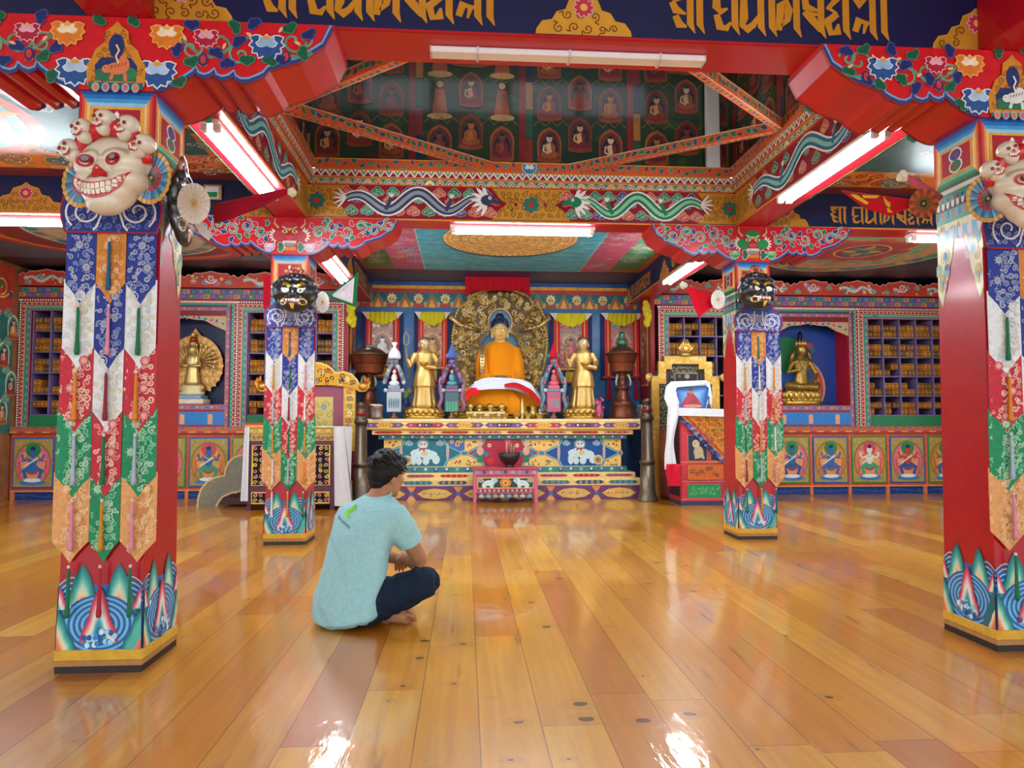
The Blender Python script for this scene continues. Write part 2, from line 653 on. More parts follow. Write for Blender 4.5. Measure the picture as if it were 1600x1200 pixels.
def surf(o, off=Vector((0, 0, 0)), ax=1, sgn=-1):
    """frame that lays (x, z) painting on the -Y side of a mesh"""
    me = o.data
    bv = BVHTree.FromPolygons([v.co for v in me.vertices], [tuple(p.vertices) for p in me.polygons])

    def fr(x, z, l=0):
        h = bv.ray_cast(Vector((x, -5, z)), Vector((0, 1, 0)))
        if h[0] is None:
            n = bv.find_nearest(Vector((x, 0, z)))
            y = n[0].y
        else:
            y = h[0].y
        return Vector((x, y - l * EPS, z))
    return fr


def fixcol(o, col):
    """one flat paint colour on a welded mesh"""
    me = o.data
    for a in list(me.color_attributes):
        me.color_attributes.remove(a)
    ca = me.color_attributes.new('Col', 'FLOAT_COLOR', 'CORNER')
    c = hx(col) if isinstance(col, str) else col
    ca.data.foreach_set('color', [c[0], c[1], c[2], 1.0] * len(ca.data))
    return o

# ================================================================== THE HALL
PXL, PXR, PYF, PYM, PW = -1.453, 2.477, 3.084, 5.94, 0.327     # pillar centres and width
ZB, ZC = 2.69, 3.0                                              # underside of beams, ceiling
YC, YB, YR = 9.2, 9.3, 9.9                                      # cabinet fronts, bookcase fronts, altar wall
WL, WR, YO = -5.76, 7.08, -2.2                                  # side walls, rear side left unwalled to let daylight in
BX = (PXL + PXR) / 2
RED, NAVY, OCHRE, TEAL = 'ac0414', '0d1a48', 'c48a30', '1f6f82'

# ---- floor: varnished pine planks
fm = bpy.data.materials.new('varnished_pine_planks')
fm.use_nodes = True
nt = fm.node_tree
bs = nt.nodes['Principled BSDF']


def nd(t, **k):
    n = nt.nodes.new(t)
    for a, v in k.items():
        setattr(n, a, v)
    return n


def mth(op, a, b=None, c=None):
    n = nd('ShaderNodeMath', operation=op)
    for i, q in enumerate((a, b, c)):
        if q is None:
            continue
        if isinstance(q, (int, float)):
            n.inputs[i].default_value = q
        else:
            nt.links.new(q, n.inputs[i])
    return n.outputs[0]


def comb(x, y, z=0):
    n = nd('ShaderNodeCombineXYZ')
    for i, q in enumerate((x, y, z)):
        if isinstance(q, (int, float)):
            n.inputs[i].default_value = q
        else:
            nt.links.new(q, n.inputs[i])
    return n.outputs[0]


def ramp(src, stops):
    n = nd('ShaderNodeValToRGB')
    e = n.color_ramp.elements
    while len(e) < len(stops):
        e.new(.5)
    for k, (p, c) in enumerate(stops):
        e[k].position = p
        e[k].color = (*(hx(c) if isinstance(c, str) else (c, c, c)), 1)
    nt.links.new(src, n.inputs[0])
    return n.outputs[0]


def noise_t(vec, scale, detail=3, dist=0.0):
    n = nd('ShaderNodeTexNoise')
    nt.links.new(vec, n.inputs['Vector'])
    n.inputs['Scale'].default_value = scale
    n.inputs['Detail'].default_value = detail
    n.inputs['Distortion'].default_value = dist
    return n.outputs[0]


def mix(fac, a, b, mode='MIX'):
    n = nd('ShaderNodeMix', data_type='RGBA', blend_type=mode)
    if isinstance(fac, (int, float)):
        n.inputs[0].default_value = fac
    else:
        nt.links.new(fac, n.inputs[0])
    for i, q in ((6, a), (7, b)):
        if isinstance(q, str):
            n.inputs[i].default_value = (*hx(q), 1)
        else:
            nt.links.new(q, n.inputs[i])
    return n.outputs[2]


tc = nd('ShaderNodeTexCoord')
sp = nd('ShaderNodeSeparateXYZ')
nt.links.new(tc.outputs['Object'], sp.inputs[0])
px_, py_ = sp.outputs[0], sp.outputs[1]
PLK = 0.205
u_ = mth('DIVIDE', mth('ADD', px_, 20.04), PLK)
pid = mth('FLOOR', u_)
fu = mth('SUBTRACT', u_, pid)
wn1 = nd('ShaderNodeTexWhiteNoise', noise_dimensions='1D')
nt.links.new(pid, wn1.inputs['W'])
v_ = mth('ADD', mth('DIVIDE', mth('ADD', py_, 30), 2.1), mth('MULTIPLY', wn1.outputs[0], 7.3))
sid = mth('FLOOR', v_)
fv = mth('SUBTRACT', v_, sid)
wn2 = nd('ShaderNodeTexWhiteNoise', noise_dimensions='2D')
nt.links.new(comb(pid, sid), wn2.inputs['Vector'])
rnd = wn2.outputs[0]
base = ramp(rnd, [(0, 'b46808'), (.25, 'c87f0c'), (.55, 'd49216'), (.8, 'e4ac34'), (1, 'bc720a')])
gv = comb(mth('ADD', mth('MULTIPLY', px_, 26), mth('MULTIPLY', rnd, 60)), mth('MULTIPLY', py_, 1.1))
grain = noise_t(gv, 1.0, 5, .6)
c1 = mix(mth('MULTIPLY', ramp(grain, [(.35, 0.0), (.7, 1.0)]), .32), base, '9a5a10')
big = noise_t(comb(mth('MULTIPLY', px_, 2.2), mth('MULTIPLY', py_, .9), rnd), 1.0, 3)
c2 = mix(mth('MULTIPLY', ramp(big, [(.45, 0.0), (.75, 1.0)]), .25), c1, 'ac5c10')
# knots
vo = nd('ShaderNodeTexVoronoi', feature='F1', voronoi_dimensions='2D')
nt.links.new(comb(mth('ADD', mth('MULTIPLY', px_, 3.3), mth('MULTIPLY', pid, 1.37)), mth('MULTIPLY', py_, 4.6)), vo.inputs['Vector'])
vo.inputs['Scale'].default_value = 1.0
vs2 = nd('ShaderNodeSeparateXYZ')
nt.links.new(vo.outputs['Color'], vs2.inputs[0])
ksz = mth('MULTIPLY', mth('MULTIPLY', vs2.outputs[0], vs2.outputs[0]), .125)
kn = mth('LESS_THAN', mth('ADD', vo.outputs['Distance'], mth('MULTIPLY', noise_t(comb(mth('MULTIPLY', px_, 45), mth('MULTIPLY', py_, 45)), 1.0, 2), .07)), ksz)
kn = mth('MULTIPLY', kn, mth('GREATER_THAN', vs2.outputs[1], .4))
kh = mth('MULTIPLY', mth('LESS_THAN', vo.outputs['Distance'], mth('MULTIPLY', ksz, 2.0)), mth('GREATER_THAN', vs2.outputs[1], .4))
c3 = mix(mth('MULTIPLY', kh, .1), c2, '6e300a')
c4 = mix(mth('MULTIPLY', kn, .85), c3, '40100a')
# dark streaks in some planks
st = noise_t(comb(mth('MULTIPLY', px_, 14), mth('MULTIPLY', py_, 1.6), 3.0), 1.0, 4)
c5 = mix(mth('MULTIPLY', ramp(st, [(.65, 0.0), (.74, 1.0)]), .6), c4, '4c3a1c')
# seams
e1 = mth('LESS_THAN', mth('MINIMUM', fu, mth('SUBTRACT', 1.0, fu)), .010)
e2 = mth('LESS_THAN', mth('MINIMUM', fv, mth('SUBTRACT', 1.0, fv)), .0008)
seam = mth('MAXIMUM', e1, e2)
c6 = mix(mth('MULTIPLY', seam, .65), c5, '4a2206')
nt.links.new(c6, bs.inputs['Base Color'])
bs.inputs['Roughness'].default_value = 0.33
bs.inputs['Coat Weight'].default_value = 0.8
bs.inputs['Coat Roughness'].default_value = 0.06
bs.inputs['Coat IOR'].default_value = 1.6
bp = nd('ShaderNodeBump')
bp.inputs['Strength'].default_value = .36
bp.inputs['Distance'].default_value = .004
wav = mth('ADD', mth('ADD', mth('MULTIPLY', noise_t(comb(mth('MULTIPLY', px_, 7), mth('MULTIPLY', py_, 4)), 1.0, 2), 1.6), mth('MULTIPLY', noise_t(comb(mth('MULTIPLY', px_, 60), mth('MULTIPLY', py_, 14)), 1.0, 3), .35)), mth('MULTIPLY', seam, -.5))
nt.links.new(wav, bp.inputs['Height'])
nt.links.new(bp.outputs[0], bs.inputs['Normal'])
nt.links.new(bp.outputs[0], bs.inputs['Coat Normal'])
m = MB()
m.box(WL - .2, WR + .2, YO, YR + .3, -.2, 0, 'b87820')
struct('floor', m, fm)

# ---- walls
m = MB()
m.box(WL - .2, WR + .2, YR, YR + .2, 0, ZC + .2, '0c3068')
m.fr = front(YR)
# blue wall behind the altar, with paler uprights
AX0, AX1 = -1.55, 2.53
m.rect(AX0, AX1, 0, 2.6, '0a427e', 1)
for px in (597, 640, 720, 850, 935, 1004):
    x = X(px, YR)
    m.rect(x - .09, x + .09, .9, 2.6, '0f62a0', 2)
zz = lambda py: Z(py, YR)
for a, b, c in ((428, 438, 'a86a2c'), (438, 440, '5a2a18'), (440, 448, '1c4f9c'), (448, 453, 'e2a92c'), (453, 459, 'c4261e'), (459, 482, '15646e'), (482, 489, '16609a')):
    m.rect(AX0, AX1, zz(b), zz(a), c, 2)
for i in range(26):
    x = AX0 + .08 + i * .157
    m.disc(x, zz(435), .035, 'd8a040' if i % 2 else '7c3a6a', 3, 8, .02)
zc = zz(471)
k = 0
x = AX0 + .12
while x < AX1 - .05:
    if k % 2 == 0:                      # kirtimukha face with bead swags
        m.flower(x, zc + .03, .085, 'e6d2a0', 'd9b25c', 9, 3)
        m.disc(x, zc, .05, 'd8b468', 6, 10)
        m.disc(x - .02, zc + .012, .011, '1c1c30', 7, 6)
        m.disc(x + .02, zc + .012, .011, '1c1c30', 7, 6)
        m.rect(x - .06, x + .06, zc - .1, zc - .045, 'b8322a', 6)
    else:
        m.poly([(x - .085, zc - .1), (x + .085, zc - .1), (x, zc + .07)], 'd2542a', 3)
        m.poly([(x - .05, zc - .1), (x + .05, zc - .1), (x, zc + .02)], 'e8b23a', 4)
        m.stroke([(x - .1, zc - .09), (x, zc + .1), (x + .1, zc - .09)], .014, '7cb45c', 5)
    for s_ in (-1, 1):
        m.disc(x + s_ * .095, zc - .06, .024, 'd89a44', 4, 8, .045)
    x += .19
    k += 1
struct('wall_back', m, MURAL)

ADDED_WIN = [(-1.0, 1.1), (1.5, 3.6), (4.0, 6.0), (6.4, 8.2)]          # unseen side-wall windows, added to let in more light


def sidewall(m, x0, x1):
    c = '8a5a34'
    m.box(x0, x1, YO, YR, 0, .8, c)
    m.box(x0, x1, YO, YR, 2.6, ZC + .2, c)
    ys = [YO] + [q for w_ in ADDED_WIN for q in w_] + [YR]
    for a, b in zip(ys[::2], ys[1::2]):
        m.box(x0, x1, a, b, .8, 2.6, c)


m = MB()
sidewall(m, WL - .2, WL)
m.fr = lin((WL, 0, 0), (0, 1, 0), (0, 0, 1))
m.rect(7.4, 9.2, 2.35, 2.95, 'c23a22', 1)
m.rect(7.4, 9.2, .85, 2.35, '20706a', 1)
m.vine(7.5, 9.15, 2.65, .2, 4, 'e8c070', .02, ['2a7a4a', '27418a', 'd05a6a'], 2)
for r in range(4):
    for c in range(5):
        m.seated(7.6 + c * .36 + (r % 2) * .16, .95 + r * .36, .33, ('b03a2a', 'c8742c', '8a2a3a')[(r + c) % 3], 'e0b48a', '27406a', ('3f8a5a', '2f6a8a')[c % 2], 'b06a3a', 2, 'd8dcd0')
    for c in range(9):
        m.cloud(7.5 + c * .2, 1.28 + r * .36, .06, ('3f9a7a', '5aa0b8')[c % 2], 1.5)
struct('wall_left', m, MURAL)
m = MB()
sidewall(m, WR, WR + .2)
struct('wall_right', m, MURAL)
k = 0
for x0, rz in ((WL - .1, -pi / 2), (WR + .1, pi / 2)):
    for a, b in ADDED_WIN:
        k += 1
        m = MB()
        for q in (a, (a + b) / 2 - .03, b - .06):
            m.box(x0 - .04, x0 + .04, q, q + .06, .8, 2.6, 'a8301c')
        for q in (.8, 1.9, 2.54):
            m.box(x0 - .04, x0 + .04, a, b, q, q + .06, 'a8301c')
        struct('added_window_%d' % k, m, PAINT)
        portal((x0, (a + b) / 2, 1.7), (pi / 2, 0, rz), b - a, 1.8)
# side faces of the altar recess
for nm, xx, sg in (('wall_recess_left', AX0, 1), ('wall_recess_right', AX1, -1)):
    m = MB()
    m.box(xx - (.06 if sg > 0 else 0), xx + (.06 if sg < 0 else 0), YB, YR, 0, ZC, '8a1420')
    struct(nm, m, PAINT)

# ---- ceilings
def clouds(m, x0, x1, y0, y1, n, cols, r=.12, l=2):
    for i in range(n):
        m.cloud(RND.uniform(x0 + r, x1 - r), RND.uniform(y0 + r, y1 - r), r * RND.uniform(.6, 1.2), cols[i % len(cols)], l + i * .05)


def ceil_frame(z):
    return lin((0, 0, z), (1, 0, 0), (0, 1, 0), -1)


def mandala(m, cx, cy, r, cols, l=3):
    m.disc(cx, cy, r, 'd8d2b8', l, 48)
    m.disc(cx, cy, r * .97, cols[0], l + 1, 48)
    for k in range(32):
        a = 2 * pi * k / 32
        m.disc(cx + r * .9 * cos(a), cy + r * .9 * sin(a), r * .06, ('c85a3a', '3f8a6a', '3a62a0', 'd8a848')[k % 4], l + 2, 8)
    m.disc(cx, cy, r * .83, cols[1], l + 3, 40)
    q = r * .78
    for s_, c in ((1, 'b8a878'), (.94, cols[2]), (.8, 'c8b080'), (.76, cols[3]), (.62, 'a8443a'), (.56, cols[1])):
        h = q * s_ * .72
        m.poly([(cx - h, cy - h), (cx + h, cy - h), (cx + h, cy + h), (cx - h, cy + h)], c, l + 4 + (1 - s_) * 8)
        for a in range(4):                                 # gates
            ca, sa = cos(a * pi / 2), sin(a * pi / 2)
            P = [(h * .95, -h * .2), (h * 1.18, -h * .2), (h * 1.18, h * .2), (h * .95, h * .2)]
            m.poly([(cx + p * ca - t * sa, cy + p * sa + t * ca) for p, t in P], c, l + 4.1 + (1 - s_) * 8)
    m.disc(cx, cy, q * .36, 'd0b878', l + 9, 28)
    m.disc(cx, cy, q * .33, '8a2f3a', l + 10, 28)
    for k in range(8):
        m.petal(cx, cy, q * .3, q * .13, 2 * pi * k / 8, ('c8a050', '4f8a6a')[k % 2], l + 11)
    m.disc(cx, cy, q * .09, '3a62a0', l + 12, 14)


BAYS = {'left': (WL, PXL - .13), 'center': (PXL + .13, PXR - .13), 'right': (PXR + .13, WR)}
for nm, (x0, x1) in BAYS.items():
    # rear bays
    m = MB()
    m.box(x0 - .13, x1 + .13, PYM, YR, ZC, ZC + .1, '1d4a56')
    m.fr = ceil_frame(ZC)
    cx = (x0 + x1) / 2
    if nm == 'center':
        cx = X(797, 7.55)
        m.rect(x0, x1, 6.0, YR, 'a8582c', 1)
        clouds(m, x0, x1, 6.2, 9.2, 60, ['b8402c', '8a4a2a', '2f6a4a', 'b06a34'], .09, 2)
        for s_ in (-1, 1):
            g = lambda a, b: sorted((cx + s_ * a, cx + s_ * b))
            a, b = g(1.42, 1.75)
            m.rect(a, b, 6.1, 8.95, '3a7a4c', 7)
            clouds(m, a, b, 6.2, 8.9, 14, ['3f7a4a', '7a8a4a', '2a6a6a'], .1, 8)
            a, b = g(1.02, 1.42)
            m.rect(a, b, 6.1, 9.1, 'b04a6a', 7)
            clouds(m, a, b, 6.2, 9.0, 22, ['a8405a', '6a3a7a', 'b8502f', '2f5a80'], .08, 8)
        m.rect(cx - 1.02, cx + 1.02, 6.1, 9.1, '3aa6c2', 9)
        for s_ in (-1, 1):
            m.stroke([(cx + s_ * 1.02, 6.1), (cx + s_ * 1.02, 9.1)], .02, '8fb8b0', 10)
        for i in range(90):
            xx, yy = RND.uniform(cx - .95, cx + .95), RND.uniform(6.2, 9.0)
            m.disc(xx, yy, RND.uniform(.05, .2), mixc('3aa6c2', ('6ac4b8', '2478a8', '84ccb4')[i % 3], .6), 10 + i * .02, 9, .03)
        m.disc(cx, 7.55, .74, '0d3350', 13, 48, .76)
        m.disc(cx, 7.5, .735, 'f2cc80', 14, 48, .745)
        for k in range(60):
            a = 2 * pi * k / 60
            m.disc(cx + .69 * cos(a), 7.5 + .70 * sin(a), .02, 'a85a24', 15, 6)
        for rr in (.64, .55, .46, .37, .28, .19, .1):
            m.arc(cx, 7.5, rr, 0, 2 * pi, .008, '9a6a24', 15, 48)
        m.scrolls(cx - .62, cx + .62, 6.9, 8.1, .045, .007, '9a6a20', 15, lambda a, b: hypot(a - cx, b - 7.5) < .62)
        m.rect(x0, x1, 9.12, YR, '17305e', 9)
    else:
        m.rect(x0, x1, 6.0, YR, '16303c' if nm == 'right' else '4a6070', 1)
        m.rect(x0, x1, 8.75, YR, '0b1220', 2)
        if nm == 'right':
            clouds(m, x0, x1, 6.2, 8.7, 30, ['1f4a58', '234a3a'], .16, 2)
            mandala(m, cx - .2, 7.75, 1.12, ['5a9a78', 'c89a6a', '6aa87a', 'c05a48'], 5)
        else:
            for s_ in (1, .93, .86):
                m.disc(cx, 7.6, 1.5 * s_, {1: 'b8301c', .93: 'd8702c', .86: '8a2418'}[s_], 3 + (1 - s_) * 10, 40, 1.2 * s_)
            mandala(m, cx, 7.6, .95, ['7aa898', 'c0aa8a', '6a9a8a', 'c86a58'], 6)
            m.disc(cx + 1.6, 6.9, .3, 'c8542c', 4, 16)
            m.disc(cx - 1.5, 6.9, .3, 'c8542c', 4, 16)
    struct('ceiling_rear_' + nm, m, MURAL)
    # front side bays
    if nm != 'center':
        m = MB()
        m.box(x0 - .13, x1 + .13, PYF, PYM, ZC, ZC + .1, '1d4a56')
        m.fr = ceil_frame(ZC)
        m.rect(x0, x1, PYF, PYM, 'e08a34', 1)
        clouds(m, x0, x1, 3.3, 5.8, 70, ['e8a04a', 'c8642a', 'a86a2a', '5a7a78'], .13, 2)
        m.rect(cx - 1.75, cx + 1.75, 3.35, 5.25, '17626e', 6)
        for i in range(60):
            m.disc(RND.uniform(cx - 1.6, cx + 1.6), RND.uniform(3.4, 5.2), RND.uniform(.1, .3), mixc('17626e', ('2f8a8a', '10424e')[i % 2], .5), 6.1 + i * .01, 9, .05)
        mx, my = (cx + .12, 4.6) if nm == 'left' else (cx, 4.5)
        for s_, c in ((1, 'd8642c'), (.86, '7ac0b8'), (.72, 'e0907a'), (.62, '8ab0b0'), (.5, 'b0b8b0')):
            m.disc(mx, my, .72 * s_, c, 8 + (1 - s_) * 8, 36)
        for k in range(12):
            a = 2 * pi * k / 12
            m.petal(mx, my, .66, .2, a, ('e8a040', '4aa8a0', 'e0806a', '4f80c0')[k % 4], 10)
        m.disc(mx, my, .4, '8fa8a4', 13, 28)
        m.rect(x0, x1, 5.62, 5.8, '7a1c14', 7)
        m.scrolls(cx + .9, x1 - .1, 5.28, 5.6, .07, .015, '8a3a1a', 4)
        m.scrolls(x0 + .1, x0 + 1.2, 5.28, 5.6, .07, .015, '8a3a1a', 4)
        struct('ceiling_front_' + nm, m, MURAL)
# open rear side, above the photographer
m = MB()
m.box(WL - .2, WR + .2, YO, PYF, ZC + .12, ZC + .25, 'b8a890')
struct('ceiling_entrance', m, PAINT)

# ---- lettering on the beams
def stem(m, x, y, h, c, l, t=.15):
    m.stroke([(x, y + h), (x, y + h * .12), (x + h * .1, y - h * .08)], [h * t, h * t, h * .02], c, l)


GLY = {
    'S': (1.0, [[(0, .9), (.24, .66), (.02, .6)], [(.0, .6), (.12, .42), (.42, .34)], [(.1, .3), (.22, .1), (.44, .06)], [(.02, .9), (.4, .88)]], [.55, .84]),
    'b': (.78, [[(.02, .92), (.0, .52), (.14, .42), (.34, .5)], [(.0, .36), (.1, .08), (.3, .06), (.44, .2)]], [.56]),
    'm': (.8, [[(.06, .95), (.06, .3), (.0, .14), (.16, .06), (.34, .16), (.56, .42)]], [.58]),
    'a': (.3, [], [.12]),
    'g': (.8, [[(.02, .06), (.1, .62), (.26, .72), (.34, .52), (.3, .3), (.12, .16)]], [.58]),
    'y': (.72, [[(.02, .92), (.08, .6), (.5, .52)], [(.02, .5), (.3, .3), (.5, .06)], [(.06, .46), (.5, .44)]], [.54]),
    'j': (.84, [[(.02, .92), (.3, .78), (.06, .6), (.34, .48)], [(.34, .48), (.02, .3), (.12, .04), (.34, .08), (.36, .26)]], [.6]),
    'l': (.84, [[(.02, .9), (.2, .7), (.44, .86)], [(.04, .1), (.16, .36), (.4, .3), (.3, .06)], [(.3, .3), (.56, .3)]], [.6]),
}


def letters(m, text, x, y, h, wtot, c, l=3):
    tot = sum(GLY[g][0] if g != ' ' else .35 for g in text)
    k = wtot / tot
    for g in text:
        if g == ' ':
            x += .35 * k
            continue
        wd, st_, stems = GLY[g]
        for P in st_:
            W = [h * (.14 + .05 * (i % 2)) for i in range(len(P))]
            W[-1] = h * .05
            m.stroke([(x + a * k, y + b * h) for a, b in P], W, c, l)
        for s_ in stems:
            stem(m, x + s_ * k, y, h, c, l + .2)
        m.stroke([(x - .02 * k, y + h), (x + wd * k * .96, y + h)], h * .11, c, l + .4)
        x += wd * k


def gold_patch(m, x, y0, hw, h, l=2, flip=1):
    P = [(x - hw, y0)]
    for t, q in ((-.98, .12), (-.86, .3), (-.66, .34), (-.56, .52), (-.38, .58), (-.3, .8), (-.12, .88), (0, 1), (.12, .88), (.3, .8), (.38, .58), (.56, .52), (.66, .34), (.86, .3), (.98, .12)):
        P.append((x + t * hw, y0 + flip * q * h))
    P.append((x + hw, y0))
    m.poly(P, 'd0962e', l)
    P2 = [(x + (a - x) * .95, y0 + (b - y0) * .95) for a, b in P]
    m.poly(P2, 'c4862a', l + .5)
    m.scrolls(x - hw * .85, x + hw * .85, min(y0, y0 + flip * h * .9), max(y0, y0 + flip * h * .9), .026, .007, '7a4a12', l + 1,
              lambda a, b: abs(a - x) / hw + abs(b - y0) / h < .92)
    m.flower(x, y0 + flip * h * .62, h * .26, 'c02f50', 'e0b050', 10, l + 3, 'e8b8c0')


# ---- beams
def beam(nm, x0, x1, y0, y1, z0, z1, paint):
    m = MB()
    m.box(x0, x1, y0, y1, z0, z1, 'b80a1c', .008)
    paint(m)
    struct(nm, m, GLOSS)


Y0 = PYF - .13


def p_front(m):
    m.fr = front(Y0)
    m.rect(WL, WR, ZB + .012, 3.25, NAVY, 1)
    m.rect(WL, WR, ZB, ZB + .012, 'b01020', 2)
    for px in (283, 912, 1525):
        gold_patch(m, X(px, Y0, 40), ZB + .015, .215, .2)
    for a, b in ((410, 775), (1050, 1390)):
        letters(m, 'S bmagyjla', X(a, Y0, 40), ZB + .058, .21, X(b, Y0, 40) - X(a, Y0, 40), 'c48420')
    for a, b in ((-1000, -150), (1750, 2500)):
        letters(m, 'S bmagyjla', X(a, Y0, 40), ZB + .058, .21, 1.0, 'c48420')
    m.fr = lin((0, PYF + .13, 0), (-1, 0, 0), (0, 0, 1))
    m.rect(-WR, -WL, ZB + .012, ZC, NAVY, 1)


beam('beam_front', WL, WR, Y0, PYF + .13, ZB, 3.27, p_front)


def dragon_panel(m, x0, x1, z0, z1, body, belly, l=2, rev=False):
    """a lozenge of dark red with a dragon among clouds"""
    zc, hz = (z0 + z1) / 2, (z1 - z0) / 2
    d = hz * .95
    P = [(x0, zc), (x0 + d * .5, zc + hz * .35), (x0 + d, z1), (x1 - d, z1), (x1 - d * .5, zc + hz * .35), (x1, zc), (x1 - d * .5, zc - hz * .35), (x1 - d, z0), (x0 + d, z0), (x0 + d * .5, zc - hz * .35)]
    m.poly(P, '8e1426', l)
    w_ = x1 - x0
    for i in range(30):
        t = (i + .5) / 30
        xx = x0 + d * .62 + (w_ - 1.24 * d) * t
        m.cloud(xx, zc + hz * (.6, -.58, .1)[i % 3], hz * (.33, .33, .22)[i % 3], ('c2462a', '1a7a50', '22407e', 'c25a3a', '2a8a6a')[i % 5], l + 2 + (i % 3) * .2, sg=1 if i % 3 else -1)
    a, b = (x0 + d * .8, x1 - d * 1.25)
    if rev:
        a, b = x1 - d * .8, x0 + d * 1.25
    m.dragon(a, b, zc, hz * .6, body, belly, 2.3, hz * .6, l + 8)


ZD0, ZD1 = ZB + .02, ZB + .29


def p_mid(m):
    yy = PYM - .13
    m.fr = front(yy)
    x0, x1 = PXL + .13, PXR - .13
    m.rect(WL, WR, ZB + .012, ZC, NAVY, 1)
    m.rect(x0 - .02, x1 + .02, ZD0, ZD1, 'c68d30', 1.5)
    m.rect(WL, WR, ZB, ZB + .014, 'd88a34', 2)
    m.scrolls(x0, x1, ZD0 + .02, ZD1 - .02, .03, .007, '7e5216', 2)
    xs = [X(q, yy, 315) for q in (522, 792, 868, 1112)]
    dragon_panel(m, xs[0], xs[1], ZD0, ZD1, '39415c', '8f98a8', 3)
    dragon_panel(m, xs[2], xs[3], ZD0, ZD1, '1d7a55', '8fc8a0', 3, True)
    for px in (830, 495, 1140):
        xx = X(px, yy, 315)
        m.flower(xx, (ZD0 + ZD1) / 2, .075, '2b7a5a', 'b03038', 8, 3, '345a9a')
    for s_ in (-1, 1):
        for px in (806, 852):
            m.poly([(X(px, yy, 315) - .02, ZB + .155), (X(px, yy, 315), ZB + .135), (X(px, yy, 315) + .02, ZB + .155), (X(px, yy, 315), ZB + .175)], '9a2030', 4)
    for px in (1228, 415):
        gold_patch(m, X(px, yy, 320), ZB + .015, .2, .2)
    gold_patch(m, X(40, yy, 320), ZB + .015, .33, .24)
    letters(m, 'S bmagyjla', X(1298, yy, 330), ZB + .05, .14, 1.0, 'c48420')
    letters(m, 'S bmagyjla', X(-350, yy, 330), ZB + .05, .14, 1.0, 'c48420')
    letters(m, 'Sbm', X(345, yy, 330) - .9, ZB + .05, .14, .4, 'c48420')
    # lit picture frame propped on the left beam
    m.fr = lin((0, PYM + .13, 0), (-1, 0, 0), (0, 0, 1))
    m.rect(-WR, -WL, ZB + .012, ZC, NAVY, 1)


beam('beam_middle', WL, WR, PYM - .13, PYM + .13, ZB, ZC + .005, p_mid)


def p_side(xc, sg, y0, y1, dragons):
    def f(m):
        xi = xc + sg * .13            # face that looks into the centre bay
        m.fr = lin((xi, 0, 0), (0, sg, 0), (0, 0, 1))
        q = lambda y: sg * y
        a, b = sorted((q(y0), q(y1)))
        if dragons:
            m.rect(a, b, ZD0, ZD1, 'c68d30', 1)
            m.scrolls(a, b, ZD0 + .02, ZD1 - .02, .03, .007, '7e5216', 2)
            c = (a + b) / 2
            dragon_panel(m, a + .3, b - .3, ZD0, ZD1, '1f6a8a', '7ac0b0', 3, sg > 0)
        else:
            m.rect(a, b, ZB + .012, ZC, NAVY, 1)
            L = b - a
            for k in range(2):
                letters(m, 'S bmagyjla', a + .3 + k * L / 2, ZB + .05, .16, 1.0, 'c48420')
            for k in (0, .5, 1):
                gold_patch(m, a + .12 + k * (L - .24), ZB + .015, .2, .22)
        m.rect(a, b, ZB, ZB + .014, 'd88a34', 2)
        xo = xc - sg * .13
        m.fr = lin((xo, 0, 0), (0, -sg, 0), (0, 0, 1))
        a, b = sorted((-sg * y0, -sg * y1))
        m.rect(a, b, ZB + .012, ZC, NAVY, 1)
        m.rect(a, b, ZB, ZB + .014, '2d6a4a', 2)
        m.scrolls(a, b, ZB + .05, ZC - .05, .05, .012, '4a6a9a', 2)
    return f


for nm, xc, sg in (('left', PXL, 1), ('right', PXR, -1)):
    beam('beam_side_' + nm, xc - .13, xc + .13, PYF + .13, PYM - .13, ZB, ZC + .005, p_side(xc, sg, PYF + .13, PYM - .13, True))
    beam('beam_rear_' + nm, xc - .13, xc + .13, PYM + .13, YR, ZB, ZC + .005, p_side(xc, sg, PYM + .13, YR, False))
    beam('beam_entrance_' + nm, xc - .13, xc + .13, YO, PYF - .13, ZB, ZC + .12, lambda m: None)

# ---- lantern over the centre bay: corbelled ring, painted walls, roof
LX0, LX1, LY0, LY1 = PXL + .13, PXR - .13, PYF + .13, PYM - .13


def band(m, a, b, z0, z1, kind, l=1):
    h = z1 - z0
    if kind == 'arch':
        m.rect(a, b, z0, z1, '2f8a62', l)
        n = max(1, int((b - a) / .085))
        for i in range(n):
            x = a + (b - a) * (i + .5) / n
            for r_, c in ((.5, 'e8e0cc'), (.42, ('b02a3a', '2a4a9a', 'c8702c')[i % 3]), (.3, 'e8e0cc'), (.2, ('c03a3a', 'd08a2c')[i % 2])):
                m.disc(x, z0, h * 1.7 * r_, c, l + 1 + (.5 - r_) * 4, 9, None, 0, 0, pi)
    elif kind == 'tri':
        m.rect(a, b, z0, z1, 'e4dccb', l)
        n = max(1, int((b - a) / .07))
        for i in range(n):
            x = a + (b - a) * (i + .5) / n
            w2 = (b - a) / n / 2
            m.poly([(x - w2 * .82, z0 + h * .04), (x + w2 * .82, z0 + h * .04), (x, z1 - h * .3)], '96162c', l + 1)
            c = ('2b4a9c', '2b8a58')[i % 2]
            m.poly([(x + w2 * .3, z1), (x + w2 * 1.7, z1), (x + w2, z0 + h * .28)], c, l + 1)
            m.poly([(x + w2 * .62, z1), (x + w2 * 1.38, z1), (x + w2, z0 + h * .55)], 'e8d8a8', l + 2)
    elif kind == 'flor':
        m.rect(a, b, z0, z1, 'cf5a2c', l)
        n = max(1, int((b - a) / .07))
        for i in range(n):
            x = a + (b - a) * (i + .5) / n
            m.trefoil(x, z0 + h * RND.uniform(.25, .75), h * .3, RND.uniform(0, 6), ('2a6a5a', '3a5a8a', '4f8a6a', '8a3a5a')[i % 4], '7fa89a', l + 1)


